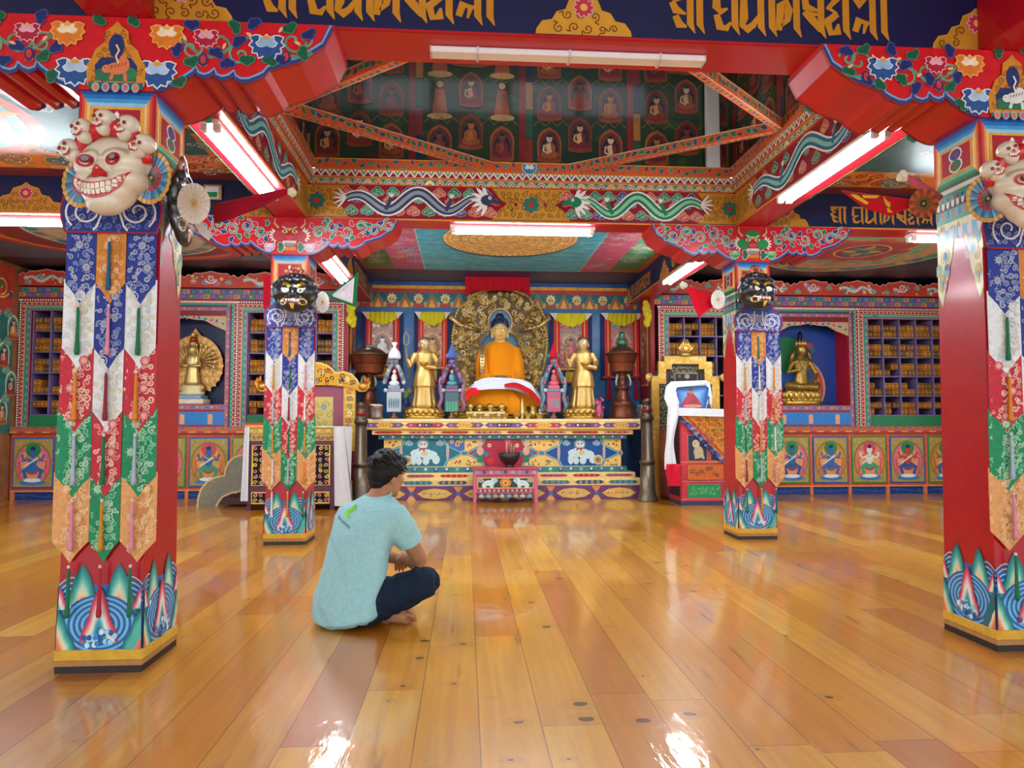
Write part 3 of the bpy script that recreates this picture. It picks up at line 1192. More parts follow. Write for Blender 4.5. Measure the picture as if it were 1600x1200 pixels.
for nm, o_, u_v, a, b, d in (
        ('back', (0, LY1, 0), (1, 0, 0), LX0, LX1, (0, 1)),
        ('front', (0, LY0, 0), (-1, 0, 0), -LX1, -LX0, (0, -1)),
        ('left', (LX0, 0, 0), (0, 1, 0), LY0, LY1, (-1, 0)),
        ('right', (LX1, 0, 0), (0, -1, 0), -LY1, -LY0, (1, 0))):
    m = MB()
    o_ = Vector(o_)
    out = Vector((d[0], d[1], 0))
    for z0, z1, st_, kind in ((ZD1, ZD1 + .055, .03, 'arch'), (ZD1 + .055, ZD1 + .12, .05, 'tri'), (ZD1 + .12, ZD1 + .205, .07, 'flor')):
        of = o_ - out * st_
        m.fr = lin(of, u_v, (0, 0, 1))
        e = st_
        m.prism([(a + e, z0), (b - e, z0), (b - e, z1), (a + e, z1)], st_ + .05, 'd8782c', 'b8502a')
        band(m, a + e, b - e, z0 + .004, z1 - .004, kind)
        m.rect(a + e, b - e, z1 - .008, z1, 'e0a040', 1.6)
        if kind == 'flor' and nm == 'back':
            m.lotus(X(826, LY1, 258), (z0 + z1) / 2, .07, '2a86b8', 'e8e4dc', 'd8a040', 4)
    struct('trim_ring_' + nm, m, PAINT)

ZL0, ZL1 = ZD1 + .205, 5.6
MW = .02
for nm, o_, u_v, a, b, d in (
        ('back', (0, LY1 + MW, 0), (1, 0, 0), LX0 - .05, LX1 + .05, (0, 1)),
        ('left', (LX0 - MW, 0, 0), (0, 1, 0), LY0 - .05, LY1 + .05, (-1, 0)),
        ('right', (LX1 + MW, 0, 0), (0, -1, 0), -LY1 - .05, -LY0 + .05, (1, 0))):
    m = MB()
    m.fr = lin(o_, u_v, (0, 0, 1))
    m.prism([(a, ZL0), (b, ZL0), (b, ZL1), (a, ZL1)], .12, '1e3a22', '2a2018')
    # uprights between the painted panels
    n = 4 if nm == 'back' else 3
    pw = (b - a) / n
    for i in range(n + 1):
        x = a + pw * i
        m.rect(x - .06, x, ZL0, ZL1, '8a1c20', 3)
        for q in range(9):
            m.rect(x, x + .06, ZL0 + q * .25, ZL0 + q * .25 + .24, ('b87a34', '1c2250', '8a2a24', '2a5a3a')[(q + i) % 4], 3)
    for i in range(n):
        x0, x1 = a + pw * i + .07, a + pw * (i + 1) - .07
        m.rect(x0, x1, ZL0, ZL1, ('1f4020', '23381c', '1c3a26')[i % 3], 1)
        for q in range(40):
            m.disc(RND.uniform(x0 + .05, x1 - .05), RND.uniform(ZL0, ZL1), RND.uniform(.03, .1), ('2f5a2a', '3a4a1c', '16301c', '5a2a1a')[q % 4], 1.5 + q * .01, 8, .04)
        big = (i + (0 if nm == 'back' else 1)) % 2 == 1
        for r in range(5):
            for c in range(3):
                cx = x0 + (x1 - x0) * (c + .5) / 3
                zb = ZL0 + .03 + r * .37 + (.1 if c == 1 else 0)
                if big and r == 2 and c == 1:
                    m.seated(cx, zb - .02, .62, '9a2a20', 'd8a868', '1d2a5a', '6a2418', 'a05a2a', 4, 'c88a3a')
                    continue
                if big and r >= 2 and c == 1:
                    continue
                if big and r in (1, 2) and c != 1 and i == 1:
                    m.stroke([(cx, zb + .02), (cx, zb + .26)], [.14, .08], 'b05a24', 3)
                    m.disc(cx, zb + .3, .03, 'd8a868', 4, 8)
                    m.disc(cx, zb + .02, .11, 'd0b070', 3.5, 10, .03)
                    continue
                m.seated(cx, zb, .32, ('8a2422', '96321f', 'a8561e', '7a1e2a')[(r * 2 + c + i) % 4], ('d8b078', '8a4a30', 'e0c8a0', 'b8702c')[(r + c * 2 + i) % 4], '181e40', ('6a2a1a', '5a301a', '74321a')[(r + c) % 3], '9a4a24', 4, ('a8582a', '8a3a24')[(r + c) % 2])
        for r in range(4):
            zz_ = ZL0 + .38 + r * .37
            P = [(x0 + (x1 - x0) * t / 16, zz_ + (.03 if t % 2 else -.02)) for t in range(17)]
            m.stroke(P, .012, '6a6a34', 3)
    struct('wall_lantern_' + nm, m, LMURAL)
m = MB()
m.box(LX0 - .1, LX1 + .1, LY0 - .14, LY0 - .02, ZL0, 4.85, '2a3a24')
m.box(LX0 - .1, LX1 + .1, LY0 - .14, LY0 - .02, 5.3, ZL1, '2a3a24')
for i in range(5):
    x = LX0 + (LX1 - LX0) * i / 4
    m.box(x - .05, x + .05, LY0 - .14, LY0 - .02, 4.7, 5.45, '8a1c20')
struct('wall_lantern_front', m, PAINT)
m = MB()
m.box(LX0 - .3, LX1 + .3, LY0 - .3, LY1 + .3, ZL1, ZL1 + .1, '5a3a24')
struct('ceiling_lantern', m, PAINT)

# diagonal braces of the ring: midpoint to midpoint
zbr = ZD1 + .165
MIDS = {'back': (X(768, LY1, 262), LY1 - .05), 'back2': (X(888, LY1, 262), LY1 - .05), 'left': (LX0 + .06, 4.7), 'right': (LX1 - .06, 4.8), 'front': (X(826, LY1, 262), LY0 + .05)}
for i, (p, q) in enumerate((('left', 'back'), ('right', 'back2'), ('left', 'front'), ('right', 'front'))):
    a, b = Vector((*MIDS[p], zbr)), Vector((*MIDS[q], zbr))
    d = (b - a).normalized()
    nrm = Vector((-d.y, d.x, 0)) * .028
    m = MB()
    up = Vector((0, 0, .036))
    m.add([a - nrm - up, a + nrm - up, a + nrm + up, a - nrm + up, b - nrm - up, b + nrm - up, b + nrm + up, b - nrm + up],
          [(3, 2, 1, 0), (4, 5, 6, 7), (0, 1, 5, 4), (1, 2, 6, 5), (2, 3, 7, 6), (3, 0, 4, 7)], 'd2582c')
    L = (b - a).length
    for o_, u_, v_ in ((a - up - nrm, d, nrm), (a - nrm - up, d, up), (b + nrm - up, -d, up)):
        for fl in (1,):
            m.fr = lin(o_, u_, v_, 1)
            nn = u_.cross(v_.normalized())
            if o_ == a - up - nrm and nn.z > 0:
                m.fr = lin(o_, u_, v_, -1)
            hgt = v_.length * 2
            k = 0
            x = .05
            while x < L - .1:
                m.trefoil(x, hgt * .5, hgt * .34, RND.uniform(0, 6), ('2a6a5a', '35507a', '3f7a4a')[k % 3], '9ab0a0', 1)
                if k % 4 == 0:
                    m.rect(x + .02, x + .09, hgt * .1, hgt * .9, 'e0622c', 1.5)
                x += .055
                k += 1
            m.rect(0, L, hgt * .92, hgt, 'e0c8a0', 2)
    struct('beam_brace_' + ('left', 'right', 'near_left', 'near_right')[i], m, PAINT)

# white post standing in the lantern
m = MB()
x0, x1 = X(1103, LY1 - .05, 180), X(1124, LY1 - .05, 180)
m.box(x0, x1, LY1 - .06, LY1 - .01, ZL0, ZL1, 'dfe6ea', .006)
struct('trim_post_white', m, METAL)

# outside light: rear side left open for it, and the windows of the lantern
portal(((WL + WR) / 2, YO, 1.55), (pi / 2, 0, 0), WR - WL, 3.1)
portal((BX, LY0 - .08, 5.07), (pi / 2, 0, 0), LX1 - LX0, .75)

# ================================================================== FLUORESCENT LIGHTS
def tube_light(label, cx, cy, rz, lit=True, n=2, L=1.2, z=ZB):
    t = thing('tube_light', label, 'light', (cx, cy, z), 'fluorescent tube lights under the beams')
    m = MB()
    m.box(-L / 2 - .03, L / 2 + .03, -.05 if n > 1 else -.035, .05 if n > 1 else .035, -.028, -.001, 'e8e8e8', .004)
    o = obj('batten', m, METAL)
    o.parent = t
    if n == 1:
        for s_ in (-1, 1):
            m = MB()
            m.box(s_ * L / 2 + s_ * .03, s_ * L / 2 + s_ * .034, -.034, .034, -.03, -.001, 'd0d0d0')
            obj('end_cap', m, METAL).parent = t
        for q_ in (-.35, 0, .35):
            m = MB()
            m.box(q_ * L - .006, q_ * L + .006, -.038, .038, -.034, -.001, 'c8c8c8')
            obj('clip', m, METAL).parent = t
        return t
    for k in range(n):
        y = (k - .5) * .07 if n > 1 else 0
        m = MB()
        m.tube([(-L / 2, y, -.047), (L / 2, y, -.047)], .0165, 'f4f4f4', 10)
        q = obj('tube', m, TUBE if lit else METAL)
        q.parent = t
        for s_ in (-1, 1):
            m = MB()
            m.box(s_ * L / 2 - .018, s_ * L / 2 + .018, y - .02, y + .02, -.068, -.026, 'dcdcdc', .004)
            q = obj('lamp_holder', m, METAL)
            q.parent = t
    t.rotation_euler = (0, 0, rz)
    return t


tube_light('lit twin tube light in the middle of the dragon-painted beam', X(817, PYM), PYM + .0, 0)
tube_light('lit twin tube light on the beam from skull mask pillar to black mask pillar, left', PXL + .02, 4.52, pi / 2)
tube_light('lit twin tube light under the right side beam, near the striped pennant', PXR - .1, 4.35, pi / 2)
tube_light('lit twin tube light above the green-edged pennant, left of the altar', PXL + .02, 7.65, pi / 2)
tube_light('lit twin tube light over the red pennant right of the altar', PXR - .08, 7.45, pi / 2)
tube_light('lit twin tube light at far left, running behind the grinning skull mask', X(115, PYM) - .62, PYM, 0)
tube_light('lit twin tube light at far right, partly behind the near right pillar', X(1428, PYM) + .62, PYM, 0)
tube_light('unlit white batten light under the foremost beam with gold lettering', X(889, 3.08, 78), PYF, 0, False, 1)

# ================================================================== BOOKCASE WALL
ZCAB, ZDOT, ZCREST = .93, 2.58, 2.93


def frame_band(m, x0, x1, z0, z1, lvl=1):
    """painted border of dots, triangles and green scroll round an opening"""
    w_, h_ = x1 - x0, z1 - z0
    n = int(w_ / .032)
    for i in range(n + 1):
        m.disc(x0 + w_ * i / n, z1 - .012, .012, 'ece4da', lvl + 3, 7)
    n = int(h_ / .032)
    for i in range(n):
        for x in (x0 + .014, x1 - .014):
            m.disc(x, z0 + .016 + h_ * i / n, .012, 'ece4da', lvl + 3, 7)
    q = .034
    m.rect(x0 + q, x1 - q, z0, z1 - q, 'd48a70', lvl + 1)
    n = int(w_ / .06)
    for i in range(n):
        x = x0 + q + (w_ - 2 * q) * (i + .5) / n
        m.poly([(x - .025, z1 - .075), (x + .025, z1 - .075), (x, z1 - .045)], '7a1a24', lvl + 2)
    n = int(h_ / .06)
    for i in range(n):
        z = z0 + (h_ - .1) * (i + .5) / n
        for x, s_ in ((x0 + q + .008, 1), (x1 - q - .008, -1)):
            m.poly([(x, z - .025), (x + s_ * .03, z), (x, z + .025)], '7a1a24', lvl + 2)
    q2 = .085
    m.rect(x0 + q2, x1 - q2, z0, z1 - q2, '2e8a6c', lvl + 2)
    n = int(w_ / .05)
    for i in range(n):
        x = x0 + q2 + (w_ - 2 * q2) * (i + .5) / n
        m.arc(x, z1 - .12, .02, 0, pi, .008, 'a8c8a0', lvl + 3, 6)
    n = int(h_ / .05)
    for i in range(n):
        z = z0 + (h_ - .1) * (i + .5) / n
        for x, s_ in ((x0 + q2 + .022, 0), (x1 - q2 - .022, pi)):
            m.arc(x, z, .018, s_ - pi / 2, s_ + pi / 2, .008, ('a8c8a0', '4a70b8')[i % 2], lvl + 3, 6)
    q3 = .13
    m.rect(x0 + q3, x1 - q3, z0, z1 - q3, ('a8406a'), lvl + 3)
    m.rect(x0 + q3 + .012, x1 - q3 - .012, z0, z1 - q3 - .012, ('7a90b0'), lvl + 4)


BOOK_MESH = []
for ci, (c1, c2, c3) in enumerate((('9a5218', 'c88a34', '3a1410'), ('7a3a1a', 'b88e54', '2a100c'), ('b86a18', 'd49c3c', '5a1c10'), ('5e2818', 'a07c44', '1c0c0a'))):
    m = MB()
    m.box(-.062, .062, 0, .36, 0, .088, c1, .012)
    m.fr = front(0)
    m.rect(-.052, .052, .01, .078, c2, 1)
    m.stroke([(-.042, .018), (.042, .018), (.042, .07), (-.042, .07)], .01, c3, 2, True)
    m.stroke([(-.024, .03), (.024, .03), (.024, .058), (-.024, .058)], .009, c3, 2, True)
    m.rect(-.008, .008, .038, .05, c3, 3)
    BOOK_MESH.append(obj('scripture_book', m, CLOTH))
BOOK_USED = [False] * 4
CNAME = ('orange', 'tan', 'golden', 'brown')
ORD = ('first', 'second', 'third', 'fourth', 'fifth', 'sixth')


def bookcase(label, where, x0, x1, ncol, fill):
    t = thing('bookcase', label, 'bookcase', ((x0 + x1) / 2, YB, ZCAB), 'scripture bookcases beside the altar')
    q = .15
    a, b, z1, z0 = x0 + q, x1 - q, ZDOT - .15, 1.07
    m = MB()
    m.box(x0, a, YB, YR - .1, ZCAB + .001, ZDOT + .013, '7a1620')
    m.box(b, x1, YB, YR - .1, ZCAB + .001, ZDOT + .013, '7a1620')
    m.box(a, b, YB, YR - .1, z1, ZDOT + .015, '7a1620')
    m.fr = front(YB)
    # border painted on the front of the frame only
    m2 = MB(front(YB))
    frame_band(m2, x0, x1, ZCAB, ZDOT)
    keep = [i for i, f in enumerate(m2.f) if not (lambda c: False)(f)]
    # clip the nested rectangles to the frame: redraw them as four strips
    m3 = MB(front(YB))
    for f, c, s_ in zip(m2.f, m2.c, m2.sm):
        P = [m2.v[k] for k in f]
        xs, zs = [p[0] for p in P], [p[2] for p in P]
        if max(xs) - min(xs) > .5 and max(zs) - min(zs) > .5:
            l = (YB - P[0][1]) / EPS
            for r in ((min(xs), a, min(zs), max(zs)), (b, max(xs), min(zs), max(zs)), (a, b, z1, max(zs))):
                m3.rect(*r, c, l)
        else:
            m3.add(P, [tuple(range(len(P)))], c)
    m.add(m3.v, m3.f, '000000')
    m.c[-len(m3.f):] = m3.c
    obj('frame', m, PAINT, t)
    m = MB()
    m.box(a, b, YB + .48, YB + .5, ZCAB + .001, z1, '2a0c18')
    obj('back_panel', m, PAINT, t)
    m = MB()
    m.box(a, b, YB + .02, YB + .46, ZCAB + .001, z0, '1f7a48')
    obj('base_panel', m, PAINT, t)
    ph, cw = (z1 - z0) / 5, (b - a) / ncol
    for r in range(5):
        m = MB()
        m.box(a, b, YB + .03, YB + .46, z0 + r * ph, z0 + r * ph + .018, '6e6490', .003)
        m.fr = front(YB + .03)
        for i in range(int((b - a) / .06)):
            m.disc(a + .03 + i * .06, z0 + r * ph + .009, .006, ('c05a7a', '3a5a9a')[i % 2], 1, 6)
        obj('shelf', m, PAINT, t)
    for c in range(ncol + 1):
        m = MB()
        x = a + c * cw
        m.box(x - .009, x + .009, YB + .035, YB + .46, z0, z1, '6a5a88', .003)
        obj('divider', m, PAINT, t)
    for c in fill:
        for r in range(5):
            for lay in range(2):
                for s_ in (-1, 1):
                    if (r == 0 and lay == 0 and RND.random() < .4) or RND.random() < .03:
                        continue
                    k = RND.choice((0, 0, 1, 2, 2, 3))
                    bx = a + (c + .5) * cw + s_ * (cw - .022) / 4
                    bz = z0 + r * ph + .0185 + lay * .0885
                    by = YB + .05 + RND.uniform(0, .035)
                    lab = '%s-wrapped scripture, %s %s in %s hole of %s shelf up, %s' % (CNAME[k], ('lower', 'upper')[lay], ('left', 'right')[s_ > 0], ORD[c], ORD[r], where)
                    src = BOOK_MESH[k]
                    if not BOOK_USED[k]:
                        BOOK_USED[k] = True
                        o = src
                    else:
                        o = src.copy()
                        COL.objects.link(o)
                    o.location = (bx, by, bz)
                    o.scale = ((cw - .030) / 4 / .062, 1, 1)
                    tag(o, lab, 'book', 'scripture books in the pigeonholes')
    return t


xa = lambda px: X(px, YB, 560)
bookcase('pigeonhole bookcase of scriptures at far left, beside the wall mural', 'leftmost bookcase', xa(28), xa(205), 5, (0, 1))
bookcase('pigeonhole bookcase behind the gold throne, left of the altar', 'bookcase left of altar', xa(368), xa(537), 5, (0, 4))
bookcase('pigeonhole bookcase behind the framed photograph, right of the altar', 'bookcase right of altar', xa(1029), xa(1188), 5, (0, 1, 2))
bookcase('pigeonhole bookcase at far right, between seated statue and near pillar', 'rightmost bookcase', xa(1341), xa(1502), 5, (0, 1, 2, 3, 4))


def niche(label, x0, x1, bg, kind):
    t = thing('statue_niche', label, 'niche', ((x0 + x1) / 2, YB, ZCAB))
    q = .13
    a, b, z1, z0 = x0 + q, x1 - q, ZDOT - .2, 1.22
    m = MB()
    m.box(x0, a, YB, YR - .1, ZCAB + .001, ZDOT + .013, '7a1620')
    m.box(b, x1, YB, YR - .1, ZCAB + .001, ZDOT + .013, '7a1620')
    m.box(a, b, YB, YR - .1, z1, ZDOT + .015, '7a1620')
    m.fr = front(YB)
    # three nested borders
    def ring(d0, d1, c, l):
        m.rect(x0 + d0, x0 + d1, ZCAB, ZDOT - d0, c, l)
        m.rect(x1 - d1, x1 - d0, ZCAB, ZDOT - d0, c, l)
        m.rect(x0 + d0, x1 - d0, ZDOT - d1, ZDOT - d0, c, l)
    ring(0, .03, 'd48a70', 1)
    ring(.03, .06, '2e8a6c', 1)
    ring(.06, .075, '1c2a6a', 1)
    ring(.075, .085, '9a1a2a', 1)
    ring(.085, .13, '9a6a70', 1)
    for i in range(int((x1 - x0) / .032)):
        m.disc(x0 + .016 + i * .032, ZDOT - .012, .012, 'ece4da', 2, 7)
    for i in range(int((ZDOT - ZCAB) / .06)):
        for x, s_ in ((x0 + .002, 1), (x1 - .002, -1)):
            m.poly([(x, ZCAB + .06 * i), (x + s_ * .026, ZCAB + .03 + .06 * i), (x, ZCAB + .06 + .06 * i)], '7a1a24', 2)
        for x in (x0 + .1, x1 - .1):
            m.disc(x, ZCAB + .06 * i + .03, .014, ('c06a9a', '3a6ab0', 'd8a050')[i % 3], 2, 8)
        for x in (x0 + .045, x1 - .045):
            m.disc(x, ZCAB + .06 * i + .03, .009, '9ad0b0', 2, 6)
    n = int((b - a) / .06)
    for i in range(n):
        m.disc(a + (b - a) * (i + .5) / n, ZDOT - .108, .014, ('c06a9a', '3a6ab0', 'd8a050')[i % 3], 2, 8)
    # lower sill with blue panel
    m.box(a, b, YB, YB + .5, ZCAB + .001, z0, '9a1a2a')
    m.rect(a, b, z0 - .07, z0 - .01, '8a6a80', 1)
    for i in range(n):
        m.disc(a + (b - a) * (i + .5) / n, z0 - .04, .016, ('c06a9a', '3a6ab0', 'd8a050')[i % 3], 2, 8)
    m.rect(a, b, ZCAB + .02, z0 - .1, '2a7ac0', 1)
    for i in range(3):
        m.rect(a + (b - a) * (i + .5) / 3 - .03, a + (b - a) * (i + .5) / 3 + .03, ZCAB + .03, z0 - .13, 'd8a070', 2)
    obj('frame', m, PAINT, t)
    m = MB()
    m.box(a, b, YB + .34, YB + .36, z0 - .02, z1, bg)
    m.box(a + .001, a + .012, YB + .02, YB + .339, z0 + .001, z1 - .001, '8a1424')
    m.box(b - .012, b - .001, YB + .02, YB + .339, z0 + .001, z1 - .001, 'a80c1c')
    m.fr = front(YB + .34)
    cx = (a + b) / 2
    if kind == 'rainbow':
        for s_, c in ((.46, 'd8a08a'), (.43, 'c8442c'), (.39, 'd87a4a'), (.35, '2a5aa0')):
            m.disc(cx - .06, z0 + .26, s_, c, 2 + (.46 - s_) * 9, 28)
        m.rect(a, b, z0 - .01, z0 + .06, '1c3a6a', 4)
        m.disc(cx - .17, z0 + .74, .25, '1f7a40', 4, 24)
        m.disc(cx + .18, z0 + .86, .05, 'b03a4a', 3, 10)
        m.trefoil(cx + .2, z0 + .8, .05, 0, '2a7a5a', None, 3)
    obj('recess', m, PAINT, t)
    # scalloped arch
    m = MB(front(YB + .005))
    P = [(a - .005, z1 + .01), (a - .005, z1 - .2)]
    for i in range(9):
        tt = i / 8
        s_ = abs(tt - .5) * 2
        P.append((a + (b - a) * (.03 + .94 * tt), z1 - .02 - .16 * s_ ** 2.2 - (.022 if i % 2 else 0)))
    P += [(b + .005, z1 - .2), (b + .005, z1 + .01)]
    m.prism(P, .03, 'c89a70', '8a4a3a')
    for i in range(14):
        tt = (i + .5) / 14
        s_ = abs(tt - .5) * 2
        m.trefoil(a + (b - a) * tt, z1 - .01 - .1 * s_ ** 2.2, .03, RND.uniform(0, 6), ('2a6aa0', '3f8a6a', 'b05a6a')[i % 3], 'e8d8b8', 1)
    obj('arch', m, PAINT, t)
    return a, b, z0


NL = niche('dark blue statue niche behind the near left pillar', xa(205), xa(368), '101c4c', '')
NR = niche('blue statue niche with painted rainbow, right of black mask pillar', xa(1188), xa(1341), '1c3f94', 'rainbow')

# frieze with a scalloped crest over each wall of bookcases
for nm, x0, x1 in (('left', WL, AX0 - .06), ('right', AX1 + .06, WR)):
    m = MB(front(YB))
    m.prism([(x0, ZDOT + .015), (x1, ZDOT + .015), (x1, ZDOT + .16), (x0, ZDOT + .16)], YR - YB - .1, '8a3a50', '5a1a20')
    n = int((x1 - x0) / .095)
    for i in range(n):
        x = x0 + (x1 - x0) * i / n
        w_ = (x1 - x0) / n
        for r, cs in ((0, ('d0824a', '3a6ab0', '2a8a6a', 'a85a8a')), (1, ('2a7ab0', '2f9a72', 'd87a4a', '4a5aa8'))):
            c = cs[(i + r) % 4]
            m.rect(x + r * .03, x + w_ * .9 + r * .03, ZDOT + .03 + r * .062, ZDOT + .085 + r * .062, c, 1)
            m.rect(x + w_ * .2 + r * .03, x + w_ * .55 + r * .03, ZDOT + .045 + r * .062, ZDOT + .07 + r * .062, cs[(i + r + 2) % 4], 2)
    # crest board leaning a little forward
    z0 = ZDOT + .17
    P = [(x0, z0), (x1, z0)]
    n = int((x1 - x0) / .62)
    top = []
    for i in range(n):
        for tt, hh in ((0, .13), (.08, .17), (.14, .15), (.2, .19), (.3, .185), (.42, .2), (.5, .215), (.58, .2), (.7, .185), (.8, .19), (.86, .15), (.92, .17)):
            top.append((x0 + (x1 - x0) * (i + tt) / n, z0 + hh))
    top.append((x1, z0 + .13))
    m.fr = front(YB - .03)
    m.prism(P + top[::-1], .05, 'c0402c', '8a241c')
    m.stroke(top, .014, 'd88a7a', 1)
    for i in range(n):
        xx = x0 + (x1 - x0) * (i + .5) / n
        for k in range(7):
            m.flower(xx + RND.uniform(-.28, .28), z0 + RND.uniform(.03, .15), RND.uniform(.022, .036), ('e08a5a', 'd85a3a', '3a8ab0', 'e0a8a0', '2f8a72')[RND.randrange(5)], 'e8c870', 6, 2)
        for k in range(4):
            m.cloud(xx + (k - 1.5) * .15, z0 + RND.uniform(.04, .12), .035, ('2f8a72', '3a70a8', '8a3a5a')[k % 3], 1.6)
        if i % 2:
            m.arc(xx, z0 + .11, .07, pi, 2 * pi, .018, 'ead8d0', 4, 10, .05)
            m.flower(xx, z0 + .12, .05, 'd8b8a8', 'b83a3a', 7, 4)
        else:
            m.dragon(xx - .24, xx + .2, z0 + .09, .035, 'a8a898', 'e8e0d0', 1.6, .03, 4)
    struct('trim_frieze_' + nm, m, PAINT)


# ---- low cabinets with painted doors
def cabinet(label, x0, x1, doors, scheme):
    t = thing('painted_cabinet', label, 'cabinet', ((x0 + x1) / 2, YC, 0))
    m = MB()
    m.box(x0, x1, YC + .03, YR - .1, .1, .84, 'c8502c')
    m.box(x0, x1, YC - .02, YR - .1, .84, .93, 'c05a34', .006)
    m.fr = front(YC - .02)
    for i in range(int((x1 - x0) / .1)):
        m.rect(x0 + i * .1, x0 + i * .1 + .05, .9, .925, ('2f8a6a', '3a6ab0')[i % 2], 1)
        m.rect(x0 + i * .1, x0 + i * .1 + .09, .85, .865, ('d8a050', 'a8304a')[i % 2], 1)
    m.fr = front(YC + .03)
    m.rect(x0, x1, .1, .84, 'c8553a', 1)
    m.rect(x0, x1, .105, .118, 'e0a868', 2)
    obj('body', m, PAINT, t)
    m = MB()
    m.box(x0 + .02, x1 - .02, YC + .05, YR - .1, 0, .1, '173a7a')
    m.fr = front(YC + .05)
    m.vine(x0, x1, .05, .03, int((x1 - x0) / .3), '3a6ab0', .008, ['2a5aa0'], 1)
    obj('plinth', m, PAINT, t)
    for i, (a, b) in enumerate(doors):
        m = MB()
        m.box(a, b, YC + .012, YC + .029, .15, .79, ('2a5aa8', '3a8a3a')[(i + scheme) % 2], .004)
        m.fr = front(YC + .012)
        m.rect(a + .02, b - .02, .17, .77, 'b09a54', 1)
        m.scrolls(a + .03, b - .03, .18, .76, .03, .006, '94803e', 2)
        cx = (a + b) / 2
        m.goddess(cx, .19, .55, ('3a6aa8', 'd8d8cc', 'b8443a', '4a8a6a', '2f6a9a')[(i + 2 * scheme) % 5], ('2f6ab0', '3f9a7a', '2f5a90')[i % 3], ('1f8a4a', 'c84a5a', '1f8a4a')[i % 3], ('d86a8a', 'c8843a', 'd87a6a')[(i + scheme) % 3], 3)
        o = obj('door', m, PAINT, t)
        m = MB()
        m.ell(b - .012, YC + .006, .47, .008, .008, .012, 'c8a050', 8, 6)
        obj('knob', m, GOLD, o)
        m = MB()
        m.box(b + .02, b + .045, YC + .022, YC + .03, .12, .83, 'd86a44')
        obj('stile', m, PAINT, t)
    for k in range(len(doors) + 1):
        m = MB()
        x = doors[0][0] + k * (doors[-1][1] - doors[0][0]) / len(doors)
        m.box(x - .02, x + .02, YC + .02, YC + .06, 0, .1, 'd8784a')
        obj('foot', m, PAINT, t)


xc = lambda px: X(px, YC + .02, 720)
d0, d1, dp = xc(20), xc(85), (xc(295) - xc(20)) / 4
cabinet('long orange-red cabinet with blue-framed goddess doors, left of the altar', max(xc(12), WL + .015), AX0 - .065, [(d0 + i * dp, d0 + i * dp + (d1 - d0)) for i in range(8) if d0 + i * dp + (d1 - d0) < AX0 - .1], 0)
e0, e1, ep = xc(1270), xc(1325), (xc(1450) - xc(1270)) / 3
cabinet('long orange-red cabinet with a row of goddess doors, right of the altar', AX1 + .065, WR - .015, [(e0 + i * ep, e0 + i * ep + (e1 - e0)) for i in range(-5, 7) if AX1 + .1 < e0 + i * ep and e0 + i * ep + (e1 - e0) < WR - .06], 1)

# ================================================================== PILLARS
def vec(a):
    return Vector(a)


HB, HT, ZT = PW / 2, PW / 2 * .9, 2.377


def hw(z):
    return HB + (HT - HB) * z / ZT


def pface(k):
    """painting frame of one side of the tapered shaft; x runs from -1 to 1, y is the height"""
    R = Matrix.Rotation(k * pi / 2, 3, 'Z')
    return lambda x, y, l=0: R @ Vector((x * hw(y), -hw(y) - l * EPS, y))


def peak(m, x, z0, w_, h, cols, l, half=0):
    """a painted mountain, its colours stepping softly from rim to heart"""
    n = 11
    for i in range(n):
        s_ = 1 - i / n * .86
        f = i / (n - 1) * (len(cols) - 1)
        k = min(int(f), len(cols) - 2)
        c = mixc(cols[k], cols[k + 1], f - k)
        P = []
        for t, q in ((-1, 0), (-.9, .2), (-.7, .34), (-.56, .46), (-.42, .7), (-.18, .9), (0, 1), (.18, .9), (.42, .7), (.56, .46), (.7, .34), (.9, .2), (1, 0)):
            if half and t * half > 0:
                continue
            P.append((x + t * w_ * s_, z0 + q * h * s_))
        if half:
            P.append((x, z0))
        m.poly(P, c, l + i * .16)


